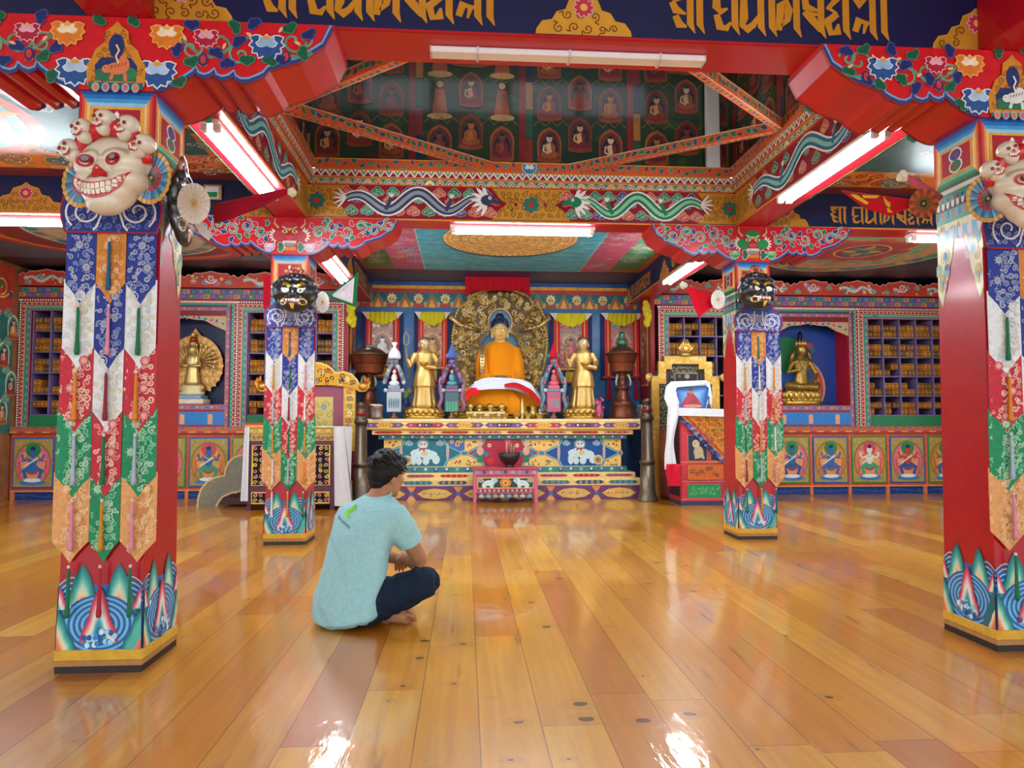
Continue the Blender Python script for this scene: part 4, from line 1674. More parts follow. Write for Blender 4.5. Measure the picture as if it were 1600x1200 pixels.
def pillar_thing(loc, label, seed):
    t = thing('pillar', label, 'pillar', (0, 0, 0), 'painted pillars of the hall')
    # shoe
    m = MB()
    m.box(-HB - .004, HB + .004, -HB - .004, HB + .004, 0, .028, '2a2320')
    m.box(-HB - .006, HB + .006, -HB - .006, HB + .006, .028, .048, 'b08048')
    m.box(-HB - .008, HB + .008, -HB - .008, HB + .008, .048, .092, 'd8aa38', .004)
    obj('base', m, PAINT, t)
    # shaft
    m = MB()
    zs = [.09, 2.118]
    m.loft([[(sx * hw(z), sy * hw(z), z) for sx, sy in ((-1, -1), (1, -1), (1, 1), (-1, 1))] for z in zs], RED, True, False)
    T1 = ['137a78', '4aa89a', 'bfe0c8', 'f0ecd8', 'f0c890', 'e08a6a']
    T2 = ['c03050', 'e08a98', 'f4e8dc', 'b8dcd8', '3f9aa8', '1f6a98']
    for k in range(4):
        m.fr = pface(k)
        # waves and mountains
        m.rect(-1, 1, .092, .345, '1f6cb0', 1)
        for sx in (-1, 1):
            for i in range(6):
                m.disc(sx * .95, .335, .5 - .075 * i, ('7ac0e0', '165a9e', '3a90cc')[i % 3], 1.3 + i * .1, 16, .052 - .0078 * i, 0, 0, 2 * pi) if False else None
            for i in range(7):
                P = [(sx * min(1, .42 + .58 * t / 8), .345 + .03 * sin(t / 8 * pi) - .011 * i) for t in range(9)]
                m.stroke(P, .006, ('8ad0ea', '14549c')[i % 2], 1.4 + i * .05)
        T1 = ['0e6a70', '1f9a94', '5ab8a8', 'b4dcc4', 'f0d8a8', 'e89868', 'd8704a']
        T2 = ['b82a4c', 'd8607c', 'f2c8c8', 'e8f0e0', '6abcc4', '2a86a8', '1a5a8c']
        for sx in (-1, 1):
            peak(m, sx * .44, .23, .5, .2, T1, 3)
            for i in range(9):
                m.disc(sx * .44 + RND.uniform(-.34, .34), .245 + RND.uniform(-.02, .02), .06, ('e0f0f4', '7ac0e4', '3a8ccc')[i % 3], 5.2 + i * .03, 9, .011)
        for i in range(12):
            m.disc(0, .19, .9 - .066 * i, ('1a5ea6', '6cb8e0')[i % 2], 5.8 + i * .06, 28, .118 - .0088 * i)
        for sx in (-1, 1):
            peak(m, sx * 1.0, .092, .46, .16, T1, 7, sx)
            peak(m, sx * .98, .25, .24, .09, T2[:5], 6.8, sx)
        peak(m, 0, .12, .46, .22, T2, 9)
        for i in range(30):
            a, r = RND.uniform(0, 6.28), RND.uniform(.1, 1)
            m.disc(.42 * r * cos(a), .135 + .036 * r * sin(a), .062, ('2f86cc', '9cd4f0', '14549a', 'd0ecf8')[i % 4], 12 + i * .03, 9, .0115)
        # gold green brocade points at the top of the shaft
        zt = 1.955
        for (x0, x1, tip) in ((-1, -.42, 1.56), (-.42, .42, 1.74), (.42, 1, 1.56)):
            pass
        P = [(-1, zt), (1, zt), (1, 1.62), (.9, 1.58), (.8, 1.55), (.7, 1.6), (.6, 1.66), (.5, 1.69), (.42, 1.75), (.32, 1.78), (.24, 1.85), (.13, 1.88), (.06, 1.925), (0, 1.94), (-.06, 1.925), (-.13, 1.88), (-.24, 1.85), (-.32, 1.78), (-.42, 1.75), (-.5, 1.69), (-.6, 1.66), (-.7, 1.6), (-.8, 1.55), (-.9, 1.58), (-1, 1.62)]
        m.grad([(-.62, 1.6), (.62, 1.6), (.05, 1.94), (-.05, 1.94)], ['b20a28', 'b22040', 'b04a68', 'b078a0', 'a898c4'], .3)
        m.poly(P, 'c8b84a', 1)
        m.poly([(x * .985, z + .012 if z < zt else z) for x, z in P], 'e2dcae', 2)
        for i in range(34):
            x, z = RND.uniform(-.95, .95), RND.uniform(1.62, zt - .03)
            if z < 1.95 - .5 * abs(x) ** .8 + .03 and abs(x) < .72:
                continue
            m.arc(x, z, .12, RND.uniform(0, 6), RND.uniform(6, 10), .03, ('b8a83a', '4a9ab8', 'c8a0c0', '7ab0a0')[i % 4], 3 + i * .01, 9, .018)
        for sx in (-1, 1):
            m.disc(sx * .62, 1.8, .2, 'c8b84a', 4, 14, .042)
            m.disc(sx * .62, 1.8, .15, 'e8e2b8', 5, 14, .034)
            m.disc(sx * .6, 1.795, .1, '3a9ac0', 6, 12, .026)
            m.disc(sx * .58, 1.8, .05, '14508a', 7, 10, .016)
            m.arc(sx * .78, 1.67, .12, 0, 5, .035, 'b8a83a', 5, 10, .03)
            m.disc(sx * .8, 1.67, .05, '4aa0a8', 6, 8, .014)
        m.rect(-1, 1, 1.86, zt, '6ab0cc', 1.5) if False else None
        for i in range(10):
            x = -1 + (i + .5) * .2
            m.arc(x, zt - .035, .1, pi, 2 * pi, .05, ('4aa0c4', 'd0c8e0')[i % 2], 4, 8, .03)
        # bands below the capital box
        m.rect(-1, 1, zt, zt + .02, '2f9a7a', 2)
        m.rect(-1, 1, zt + .02, zt + .062, '5ab4c0', 2)
        for i in range(8):
            m.rect(-1 + i * .25, -1 + i * .25 + .12, zt + .022, zt + .058, ('2a70a8', 'c87a4a')[i % 2], 3)
        m.rect(-1, 1, zt + .062, zt + .094, '141414', 2)
        for i in range(9):
            m.disc(-1 + (i + .5) * 2 / 9, zt + .086, .075, 'f0ece0', 3, 10, .018)
        m.rect(-1, 1, zt + .094, zt + .13, '4aa8b4', 2)
        for i in range(9):
            m.disc(-1 + (i + .5) * 2 / 9, zt + .112, .05, ('e0a85a', 'b84a4a', '2a60a0')[i % 3], 3, 8, .011)
        m.rect(-1, 1, zt + .13, zt + .142, '2f8a5a', 2)
        m.rect(-1, 1, zt + .142, zt + .163, 'e0dcd0', 2)
    obj('shaft', m, GLOSS, t)
    # capital box with painted false frames
    m = MB()
    z0, z1 = 2.118, ZT
    m.loft([[(sx * hw(z) * 1.03, sy * hw(z) * 1.03, z) for sx, sy in ((-1, -1), (1, -1), (1, 1), (-1, 1))] for z in (z0, z1)], RED, True, False)
    for k in range(4):
        R = Matrix.Rotation(k * pi / 2, 3, 'Z')
        m.fr = lambda x, y, l=0, R=R: R @ Vector((x * hw(y) * 1.03, -hw(y) * 1.03 - l * EPS, y))
        a, b, c, d = .62, z0 + .05, z1 - .068, .62
        m.grad([(-1, z1), (1, z1), (.72, c), (-.72, c)], ['14509a', '1c6cb4', '3f94cc', '8cc4dc'], 1)
        m.grad([(-1, z0), (1, z0), (.72, b), (-.72, b)], ['14603a', '2a8a5a', '7abf94'], 1)
        for sx in (-1, 1):
            cs = ['b81a2c', 'd0482f', 'e08a4a', 'f0c07a'] if k % 2 == 0 else ['c8402a', 'e0783a', 'eeb46a', 'f4d8a0']
            m.grad([(sx, z0), (sx, z1), (sx * .72, c), (sx * .72, b)], cs, 1)
        m.rect(-.72, .72, b, c, 'e0a03a', 2)
        m.rect(-.62, .62, b + .012, c - .012, 'a8142a', 3)
        zc = (b + c) / 2
        if k % 2 == 0:
            for a_ in range(4):
                an = a_ * pi / 2
                m.petal(cos(an) * .12, zc + sin(an) * .012, .02, .01, an, 'd8a848', 5)
                m.poly([(cos(an + q) * r * 6, zc + sin(an + q) * r) for q, r in ((-.5, .018), (-.3, .04), (0, .052), (.3, .04), (.5, .018), (0, .012))], ('d8a848', 'e8e4dc')[a_ % 2], 4)
            m.disc(0, zc, .1, 'd8a848', 6, 12, .016)
        else:
            for s_, cc in ((1, '2a4a90'), (-1, '1f7a52')):
                m.spiral(-.1 * s_, zc + .028 * s_, .03, 1.2, .012, 'e8e4e0', 4, 0, s_) if False else None
                m.disc(0, zc + .026 * s_, .3, 'e8e4e0', 4, 12, .034)
                m.disc(0, zc + .026 * s_, .24, cc, 5, 12, .027)
                m.disc(.05 * s_, zc + .026 * s_, .1, 'a8142a', 6, 10, .012)
    obj('capital_box', m, PAINT, t)
    # bow bracket
    bracket(t, seed)
    t.location = loc
    return t


def bow(hwid):
    """right half of the bracket outline, from the outer top corner inward; z counts up from the box"""
    P = [(1.0, .32), (.995, .292), (.955, .215), (.84, .145), (.70, .105), (.675, .078), (.65, .066), (.61, .05), (.575, .048), (.55, .06), (.54, .082), (.515, .062), (.485, .055), (.46, .064), (.45, .088), (.425, .068), (.4, .061), (.375, .07), (.365, .095), (.345, .075), (.325, .062), (.30, .045), (.26, .022), (.21, .004), (.17, 0)]
    return [(x * hwid, z) for x, z in P]


def bracket(t, seed):
    H = .89
    P = bow(H)
    out = [(-x, z) for x, z in P][::-1]
    out = P + [(-x, z) for x, z in reversed(P)]
    ZB0 = ZT - .003
    m = MB()
    for sg in (-1, 1):
        # thick body, extruded along Y (a little narrower than the beam)
        pass
    yb = HB * .92
    m.fr = lin((0, -yb, ZB0), (1, 0, 0), (0, 0, 1))
    m.prism([(x, min(z, ZB - ZB0 - .001)) for x, z in out], 2 * yb, 'b80c1c')
    # ribs across the underside
    obj('bracket', m, GLOSS, t)
    for side, fr in ((0, lin((0, -yb - .014, ZB0), (1, 0, 0), (0, 0, 1))), (1, lin((0, yb + .014, ZB0), (-1, 0, 0), (0, 0, 1)))):
        m = MB(fr)
        top = ZB - ZB0 - .002
        m.prism([(x, min(z, top)) for x, z in out], .0135, 'c8141f', '8a0c18')
        e1 = [(x * .988, z + .012) for x, z in P[1:]]
        for q in (1, -1):
            m.stroke([(x * q, z) for x, z in e1], .024, '27417e', 1)
            m.stroke([(x * q, z + .008) for x, z in e1], .009, '7aa0c8', 2)
            if seed < 2:          # near pillars: large lotuses on a green stem
                S = []
                for i in range(33):
                    tt = i / 32
                    S.append((q * (.22 + .58 * tt), .205 + .055 * sin(2 * pi * 1.6 * tt + 2.0) * (1 - .35 * tt)))
                m.stroke(S, .014, '5f8a6c', 3)
                m.spiral(q * .4, .2, .06, 1.1, .011, '5f8a6c', 3, 0, q)
                m.spiral(q * .72, .235, .055, 1.1, .011, '5f8a6c', 3, 0, -q)
                m.spiral(q * .5, .17, .05, 1.2, .01, '6f9a7c', 3, 2, q)
                m.spiral(q * .3, .19, .05, 1.2, .01, '6f9a7c', 3, 1, -q)
                m.spiral(q * .77, .25, .045, 1.2, .01, '6f9a7c', 3, 3, q)
                m.lotus(q * .61, .222, .078, '28508e', '8fb4d4', 'd89a4a', 6)
                m.lotus(q * .36, .245, .056, 'a8203a', 'e0a0b4', 'e0a060', 6, 'e8b0b8')
                m.lotus(q * .2, .25, .074, 'd8782c', 'f0dcc0', 'e8a850', 6, 'e8b050')
                m.lotus(q * .165, .09, .084, '24508e', 'a8c4dc', 'd89a3a', 6)
                for x, z, c in ((.3, .14, 0), (.3, .3, 1), (.45, .12, 1), (.47, .285, 0), (.53, .155, 0), (.5, .22, 1), (.68, .16, 1), (.7, .3, 0), (.77, .185, 0), (.78, .275, 1), (.4, .165, 1), (.56, .3, 1), (.62, .14, 0), (.07, .305, 0), (.25, .05, 0), (.25, .18, 1)):
                    m.trefoil(q * x, z, .031, RND.uniform(0, 6), ('12583c', '1c2a66')[c], ('3f8a6a', '4a5a9a')[c], 5)
                for x, z in ((.35, .11), (.69, .135)):
                    m.disc(q * x, z + .012, .018, 'd88a3a', 5, 10, .012)
                    m.disc(q * x, z + .03, .02, '3a2a6a', 6, 10, .03)
                    m.disc(q * x, z + .032, .012, 'c03a3a', 7, 10, .02)
                for x, z in ((.43, .19), (.55, .25), (.66, .27), (.28, .22), (.75, .22)):
                    m.petal(q * x, z, .03, .014, RND.uniform(0, 6), 'e8b08a', 7)
            else:                 # farther pillars: pale-edged scroll of leaves
                for i in range(6):
                    cx = q * (.235 + .115 * i)
                    cz = .2 + (.03 if i % 2 else -.01) + .006 * i
                    m.spiral(cx, cz, .058, 1.35, .02, 'c8d8cc', 3, pi / 2 * i, q, 14)
                    m.spiral(cx, cz, .058, 1.35, .011, '4f8a72', 4, pi / 2 * i, q, 14)
                    for dx, dz, c in ((0, 0, i), (.05, -.06, i + 1), (-.05, .055, i + 2), (.045, .07, i), (.0, -.085, i + 2)):
                        if cz + dz < .095 + .2 * max(0, abs(cx + dx) - .6) ** 1.1 * 3 + (.02 if abs(cx) > .35 else 0) or cz + dz > .3:
                            continue
                        m.trefoil(cx + dx, cz + dz, .026, RND.uniform(0, 6), ('1f7a56', '2a3a86', 'c03044')[c % 3], 'd8d8dc', 5)
        if seed < 2:
            # gilt shrine with an animal
            sh = [(-.115, .015), (-.12, .1), (-.1, .13), (-.085, .17), (-.05, .2), (-.045, .25), (-.02, .27), (0, .292), (.02, .27), (.045, .25), (.05, .2), (.085, .17), (.1, .13), (.12, .1), (.115, .015)]
            m.poly(sh, 'd0892c', 8)
            m.poly([(x * .95, z * .97 + .004) for x, z in sh], 'c9842a', 8.5)
            m.scrolls(-.1, .1, .03, .25, .016, .004, '8a4a14', 9, lambda a, b: abs(a) < .105 - (b - .05) * .3)
            m.disc(0, .185, .032, '1c3068', 10, 16, .052)
            m.poly([(-.08, .04), (.08, .04), (.085, .1), (.06, .135), (-.06, .135), (-.085, .1)], '1c3068', 10)
            m.rect(-.08, .08, .035, .065, '2a6a4a', 11)
            m.disc(-.05, .068, .034, '2a6a4a', 11, 12, .02)
            m.disc(.055, .07, .03, '2f7a52', 11, 12, .025)
            ac = ('d8784a', 'd8dcd8')[seed]
            m.disc(.005, .088, .042, ac, 12, 14, .026)
            m.disc(.03, .105, .026, ac, 12, 12, .034)
            m.disc(-.035, .085, .02, ac, 12.5, 12, .018)
            m.stroke([(.038, .07), (.04, .035)], .014, ac, 12)
            m.stroke([(-.01, .07), (-.02, .04)], .014, ac, 12)
            m.stroke([(.01, .11), (.0, .14), (.012, .165), (.0, .19)], .008, ('e8c8a8', 'e8e8e8')[seed], 13)
            for i in range(5):
                m.petal(-.02 + i * .014, .085 + .004 * i, .02, .004, 1.2, '8a3a2a', 13)
            m.disc(-.042, .09, .003, '141414', 14, 6)
            m.rect(-.11, .11, .002, .03, '20606a', 9)
            for i in range(5):
                m.disc(-.08 + i * .04, .008, .016, '8ab8c0', 10, 10, .02)
                m.disc(-.08 + i * .04, .008, .01, ('e07a4a', 'c85a7a')[i % 2], 11, 10, .014)
        else:
            gc = ('c23a4a', '1f8a4e')[seed - 2]
            m.disc(0, .235, .07, gc, 8, 16, .04)
            for q in (-1, 1):
                for i in range(6):
                    m.petal(q * .1, .16, .075, .02, (0 if q > 0 else pi) + radians(-50 + 24 * i), 'e8e0d4', 8)
                m.disc(q * .085, .155, .055, gc, 9, 14, .044)
                m.disc(q * .04, .19, .024, 'e8d8a0', 10, 10, .014)
                m.disc(q * .04, .19, .009, '2a1a1a', 11, 8)
                m.petal(q * .02, .21, .05, .012, (0.5 if q > 0 else pi - .5), 'e8e0d0', 11)
                m.stroke([(q * .09, .22), (q * .125, .26), (q * .12, .3)], [.02, .014, .006], 'c8b080', 9)
                m.lotus(q * .16, .07, .05, ('c8a0b8', '2f9a4e')[seed - 2], ('e0c8d8', '7ac08a')[seed - 2], 'e8e0e0', 8)
                m.trefoil(q * .08, .06, .04, 0, '1f6a52', 'e0dcd0', 9)
            m.disc(0, .14, .034, 'd8485a', 11, 12, .022)
            m.rect(-.055, .055, .09, .115, 'e8dcc8', 11)
            m.rect(-.045, .045, .07, .095, '7a9ab0', 12)
            for i in range(7):
                m.petal(-.045 + i * .015, .07, .045, .012, -pi / 2, 'e8a03a', 12)
            m.disc(0, .21, .02, 'e0c05a', 11, 10, .012)
        obj('painted_face', m, PAINT, t)


PPOS = [(PXL, PYF), (PXR, PYF), (PXL, PYM), (PXR, PYM)]
PLAB = ['near left pillar with grinning skull mask and tiger-painted bracket', 'near right pillar with broad bare red side, at the edge of the floor',
        'farther left pillar with black mask, behind the seated person', 'farther right pillar with black mask, beside the framed photograph']
for i, (x, y) in enumerate(PPOS):
    pillar_thing((x, y, 0), PLAB[i], i)

# ================================================================== BROCADE HANGINGS
BROC = {'blue': ('22348c', ['8f98b8', 'a8acbc', '7a88b4']), 'orange': ('cd8130', ['dca468', 'e0b080', 'c07a34']), 'peach': ('dca062', ['e8c090', 'e8b884', 'd09050']), 'white': ('dfe2e4', ['cfcfc0', 'c8ccd0', 'd8d0b0']),
        'red': ('c02a3c', ['e8b0a0', 'e09088', 'e8c0a8']), 'green': ('1d8a5c', ['8cc8a0', 'a8d0a8', '6ab890'])}
LCOL = ['blue', 'white', 'red', 'green', 'peach']
CCOL = ['orange', 'blue', 'white', 'red', 'green']
TIPZ = [1.475, 1.21, .955, .695, .435]


def pendant(m, x0, x1, zt, zs, ztip, y, kind, tilt=0):
    xm = (x0 + x1) / 2
    bg, fg = BROC[kind]
    fr = lambda x, z, l=0: Vector((x, y - l * EPS - .003 * sin((x - xm) * 40), z))
    m.fr = fr
    n = 6
    P = [(x0, zt), (x0, zs), (x0 + (xm - x0) * .55, zs - (zs - ztip) * .5), (xm, ztip), (x1 - (x1 - xm) * .55, zs - (zs - ztip) * .5), (x1, zs), (x1, zt)]
    m.prism(P, .003, bg, mixc(bg, '000000', .3))
    h = (x1 - x0) / 2
    ins = lambda a, b: b > zs - (zs - ztip) * (1 - abs(a - xm) / h) + .022
    r = .0165
    m.scrolls(x0 + .012, x1 - .012, ztip + .02, zt - .012, r, .0068, None, 1, ins, .95, fg)
    m.scrolls(x0 + .01, x1 - .01, ztip + .02, zt - .012, r * .8, .0055, None, 1.5, ins, .75, fg)
    for k in range(3):
        cx, cz = x0 + (x1 - x0) * RND.uniform(.25, .75), ztip + (zt - ztip) * (k + .6) / 3.2
        if ins(cx, cz - .01):
            m.flower(cx, cz, .026, fg[1], fg[0], 8, 2, None)
            m.arc(cx, cz, .018, 0, 2 * pi, .003, bg, 5, 10)


def tassel(m, x, z, y, L, col, r=.0085):
    m.lathe([(.001, -.002), (.006, 0), (.006, -.01), (.003, -.014)], 'e0d0c8', x, y, z, 8)
    m.lathe([(.004, -.012), (r * .75, -.03), (r * .7, -L * .4), (r, -L * .8), (r * 1.25, -L * .93), (r * 1.0, -L)], col, x, y, z, 8)


TCOL = {'teal': '1a5a80', 'green': '14704a', 'pink': 'd88aa4', 'orange': 'dc841c', 'wine': '8a2438', 'pale': 'a8b4c8', 'gold': 'c88a20', 'red': 'b0202c', 'white': 'e0dcd8'}


def hanging(loc, label, tas, W, left, right, near):
    """W: total width; columns of pointed brocade flaps under a cloud-shaped collar"""
    t = thing('brocade_hanging', label, 'hanging', (0, 0, 0), 'brocade hangings on the fronts of the pillars')
    y0 = -HB - .012
    xs = [left, left + (right - left) / 3, left + 2 * (right - left) / 3, right]
    # backing trim
    m = MB()
    m.box(left - .008, right + .008, y0 + .002, y0 + .006, .62, 1.775, 'a8142a')
    obj('trim', m, CLOTH, t)
    for r in range(5):
        for c in range(3):
            kind = (CCOL if c == 1 else LCOL)[r]
            zt = 1.77 if r == 0 else TIPZ[r - 1] + .1
            m = MB()
            flare = .006 * r
            a = xs[c] + (xs[c] - 0) * 0 + (-flare if c == 0 else 0)
            pendant(m, a, xs[c + 1] + (flare if c == 2 else 0), zt, TIPZ[r] + .085, TIPZ[r], y0 - .014 + .003 * r - (.001 if c == 1 else 0), kind)
            obj('pendant', m, SILK, t)
    rows = [('c', 0, tas[0])] + [(c, r, tas[1 + r * 3 + c]) for r in range(5) for c in range(3)]
    for c, r, col in rows:
        m = MB()
        if c == 'c':
            tassel(m, (xs[1] + xs[2]) / 2 - .004, 1.74, y0 - .024, .21, TCOL[col])
        else:
            tassel(m, (xs[c] + xs[c + 1]) / 2 + RND.uniform(-.003, .003), TIPZ[r] - .004, y0 - .024, .205, TCOL[col])
        obj('tassel', m, SILK, t)
    # cloud collar
    m = MB(lin((0, y0 - .024, 0), (1, 0, 0), (0, 0, 1)))
    q = (right - left) / 2
    cx = (left + right) / 2
    P = [(-q, 1.765), (-q * 1.09, 1.81), (-q * 1.12, 1.86), (-q * 1.06, 1.91), (-q * .9, 1.94), (-q * .78, 1.945), (-q * .72, 1.96), (-q * .5, 2.02), (q * .5, 2.02), (q * .72, 1.96), (q * .78, 1.945), (q * .9, 1.94), (q * 1.06, 1.91), (q * 1.12, 1.86), (q * 1.09, 1.81), (q, 1.765)]
    P = [(cx + a, b) for a, b in P]
    m.prism(P, .012, '20307e' if near else '3a4a90', '8a1424')
    m.stroke(P + [P[0]], .007, 'a01828', 1)
    ins = lambda a, b: abs(a - cx) < q * .98 and b < 1.93
    m.scrolls(cx - q, cx + q, 1.775, 1.99, .017, .006, None, 1, ins, .95, ['6a78ac', '8a90b0', '5a6ab0'] if near else ['a8b4d0', 'c8d0dc'])
    for s_ in (-1, 1):
        m.disc(cx + s_ * q * .12, 1.87, .035, '8a8698', 2, 12, .03)
        sx, sz = cx + s_ * q * .58, 1.852
        Q = []
        for i in range(40):
            tt = i / 39
            a = -pi / 2 * s_ * 0 + (pi if s_ < 0 else 0) + s_ * (-.9) + s_ * tt * 2 * pi * 1.75
            rr = .078 * (1 - tt * .86)
            Q.append((sx + rr * cos(a), sz + rr * sin(a)))
        st = Q[0]
        m.stroke([(sx - s_ * .044, 1.772), (sx - s_ * .055 * 1.1, 1.79), st] + Q[1:] if False else Q, .0085, 'ddd8d8', 4)
        m.stroke([(sx - s_ * .075, 1.94), (sx - s_ * .073, 1.86), (sx - s_ * .05, 1.79), (sx - s_ * .035, 1.773)], .0085, 'ddd8d8', 4)
    obj('collar', m, SILK, t)
    t.location = loc
    return t


TN = ['teal', 'green', 'pink', 'green', 'orange', 'wine', 'orange', 'pale', 'green', 'pale', 'pink', 'gold', 'pink', 'green', 'red', 'green']
TF = ['teal', 'gold', 'green', 'pink', 'pale', 'wine', 'white', 'gold', 'green', 'gold', 'white', 'pale', 'orange', 'white', 'gold', 'green']
HL = ['brocade hanging under the grinning skull mask on the near left pillar', 'brocade hanging on the near right pillar, cut by the photo edge',
      'brocade hanging under the black mask, on pillar behind the seated person', 'brocade hanging under the black mask, on pillar beside the framed photograph']
for i, (x, y) in enumerate(PPOS):
    if i < 2:
        hanging((x, y, 0), HL[i], TN, .4, -.165, .19 if i == 0 else .27, True)
    else:
        hanging((x, y, 0), HL[i], TF if i == 2 else TF[::-1], .37, -.165, .215, False)

# ================================================================== MASKS
def fan(m, c, r, cols, ry=None, tilt=0, n=24, nrm=(0, -1, 0), up=(0, 0, 1)):
    """a pleated paper rosette"""
    c, nrm, up = Vector(c), Vector(nrm).normalized(), Vector(up)
    u = up.cross(nrm).normalized()
    v = nrm.cross(u)
    ry = ry or r
    k = len(cols)
    for i in range(2 * n):
        a0, a1 = pi * i / n + tilt, pi * (i + 1) / n + tilt
        z0, z1 = (.006 if i % 2 else 0), (0 if i % 2 else .006)
        for j in range(k):
            q0, q1 = j / k, (j + 1) / k
            P = []
            for q, a, z in ((q0, a0, z0), (q1, a0, z0), (q1, a1, z1), (q0, a1, z1)):
                P.append(c + u * (r * q * cos(a)) + v * (ry * q * sin(a)) + nrm * (z * q))
            cc = cols[j] if not isinstance(cols[j], tuple) else cols[j][i // 2 % 2]
            m.add(P, [(0, 1, 2, 3)], cc)
    m.ell(c.x, c.y, c.z, .008, .008, .008, 'c09048', 8, 6)


def small_skull(m, c, s, yaw=0):
    R = Matrix.Rotation(yaw, 3, 'Y')
    c = Vector(c)
    P = lambda x, y, z: c + R @ Vector((x * s, y * s, z * s))
    for (x, y, z, rx, ry, rz) in ((0, 0, .12, .5, .48, .46), (0, -.06, -.34, .34, .36, .36)):
        p = P(x, y, z)
        m.ell(p.x, p.y, p.z, rx * s, ry * s, rz * s, 'd8cdb8', 14, 10, R)

    def q(x, z, rx, rz, col, l):
        y = -.5 * sqrt(max(.05, 1 - (x / .52) ** 2 * .8 - ((z - .12) / .9) ** 2 * .5)) - .02
        m.fr = lambda a, b, l_=0: P(a, y - l_ * .004, b)
        m.disc(x, z, rx, col, l, 10, rz)
    q(-.17, .08, .1, .1, '7a1420', 1)
    q(.17, .08, .1, .1, '7a1420', 1)
    q(0, -.12, .07, .09, 'b01a24', 1)
    y = -.46
    m.fr = lambda a, b, l_=0: P(a, y - l_ * .004 - .03 * (1 - (a / .3) ** 2), b)
    m.poly([(-.29, -.16), (-.24, -.36), (0, -.5), (.24, -.36), (.29, -.16), (.15, -.26), (0, -.29), (-.15, -.26)], 'a8182a', 4)
    for i in range(5):
        x = -.2 + .1 * i
        z = -.34 + .12 * abs(x) / .25
        m.rect(x - .04, x + .04, z - .07, z + .06, 'e8e0cc', 8)


def face_mesh(name, parts, col, t, mat, voxel=.007):
    m = MB()
    for (x, y, z, rx, ry, rz) in parts:
        m.ell(x, y, z, rx, ry, rz, col, 20, 14)
    o = obj(name, m, mat, t)
    fuse(o, voxel, 8)
    return fixcol(o, col)


def skull_mask(label):
    t = thing('skull_mask', label, 'mask', (0, 0, 0))
    cr = 'd6c9b2'
    o = face_mesh('face', [(0, .02, .055, .178, .11, .115), (-.08, -.03, .03, .08, .075, .06), (.08, -.03, .03, .08, .075, .06), (0, -.035, -.085, .115, .085, .085), (-.085, -.02, -.04, .075, .08, .06), (.085, -.02, -.04, .075, .08, .06),
                           (0, -.05, -.14, .085, .06, .05), (0, -.075, -.012, .03, .035, .05)], cr, t, CERAM)
    fr = surf(o)
    for s_ in (-1, 1):
        m = MB(fr)
        x = s_ * .064
        m.disc(x, .03, .046, 'e2d8c4', 2, 22, .034)
        m.disc(x, .03, .039, 'b0101c', 6, 22, .027)
        m.disc(x + .006, .032, .024, '801018', 9, 16, .016)
        m.disc(x + .009, .034, .015, '7a7a80', 12, 12, .011)
        obj('eye', m, CERAM, t)
        m = MB(fr)
        for r_ in (.056, .064):
            m.arc(x, .034, r_, .3, pi - .3, .0035, 'a89a84', 3, 16, r_ * .8)
        obj('brow_crease', m, CERAM, t)
    m = MB(fr)
    m.poly([(-.05, -.05), (-.036, -.024), (-.018, -.008), (-.006, .006), (.006, .006), (.018, -.008), (.036, -.024), (.05, -.05), (.02, -.046), (0, -.053), (-.02, -.046)], 'b8121e', 7)
    obj('nose', m, CERAM, t)
    m = MB(fr)
    up, lo = [], []
    for i in range(21):
        x = -.135 + .27 * i / 20
        q = abs(x) / .135
        up.append((x, -.072 + .05 * q ** 1.6))
        lo.append((x, -.135 + .115 * q ** 2.4))
    n = len(up)
    for i in range(n - 1):
        m.poly([lo[i], lo[i + 1], up[i + 1], up[i]], 'b8141f', 4)
    for i in range(11):
        x = -.1 + .2 * i / 10
        q = abs(x) / .135
        a, b = -.077 + .05 * q ** 1.6, -.128 + .115 * q ** 2.4
        mid = (a + b) / 2 - .001
        w_ = .0088
        m.poly([(x - w_, mid + .0015), (x + w_, mid + .0015), (x + w_ * .9, a - .004), (x - w_ * .9, a - .004)], 'e6dcc6', 9)
        m.poly([(x - w_ * .9, b + .005), (x + w_ * .9, b + .005), (x + w_, mid - .0015), (x - w_, mid - .0015)], 'e0d6be', 9)
    obj('mouth', m, CERAM, t)
    m = MB()
    pts = []
    for i in range(17):
        a = pi * (1.06 - 1.12 * i / 16)
        pts.append((.158 * cos(a), -.03 - .03 * sin(a), .055 + .125 * sin(a)))
    m.tube(pts, [(.034, .02)] * 17, 'c4141c', 8)
    obj('crown_band', m, CERAM, t)
    for i in range(5):
        a = pi / 2 + radians(72 - 36 * i)
        m = MB()
        small_skull(m, (.178 * cos(a), -.05 - .02 * sin(a), .045 + .158 * sin(a)), .088, -(a - pi / 2) * .55)
        obj('small_skull', m, CERAM, t)
    for s_ in (-1, 1):
        m = MB()
        fan(m, (s_ * .165, .0, -.02), .095, [('1a4a3a', '101010'), ('2a6a4a', '8a2a34'), ('b02a3a', '8a3040'), ('2f6488', '4a84a4'), ('2f6488', '5a90a8'), 'c8902a'], .115)
        obj('ear_fan', m, CERAM, t)
    m = MB()
    m.box(-.03, .03, .06, .2, .075, .11, '4a3424')
    obj('hanger', m, PAINT, t)
    return t


sm = skull_mask('grinning white skull mask with five small skulls, whole, on near left pillar')
sm.location = at(182, 274, 2.70)
sm.scale = (.89, .95, .89)
sm.rotation_euler = (0, 0, -.22)
dup(sm, at(1606, 300, 2.70), -.3, 'grinning white skull mask with five small skulls, cut by the right photo edge')


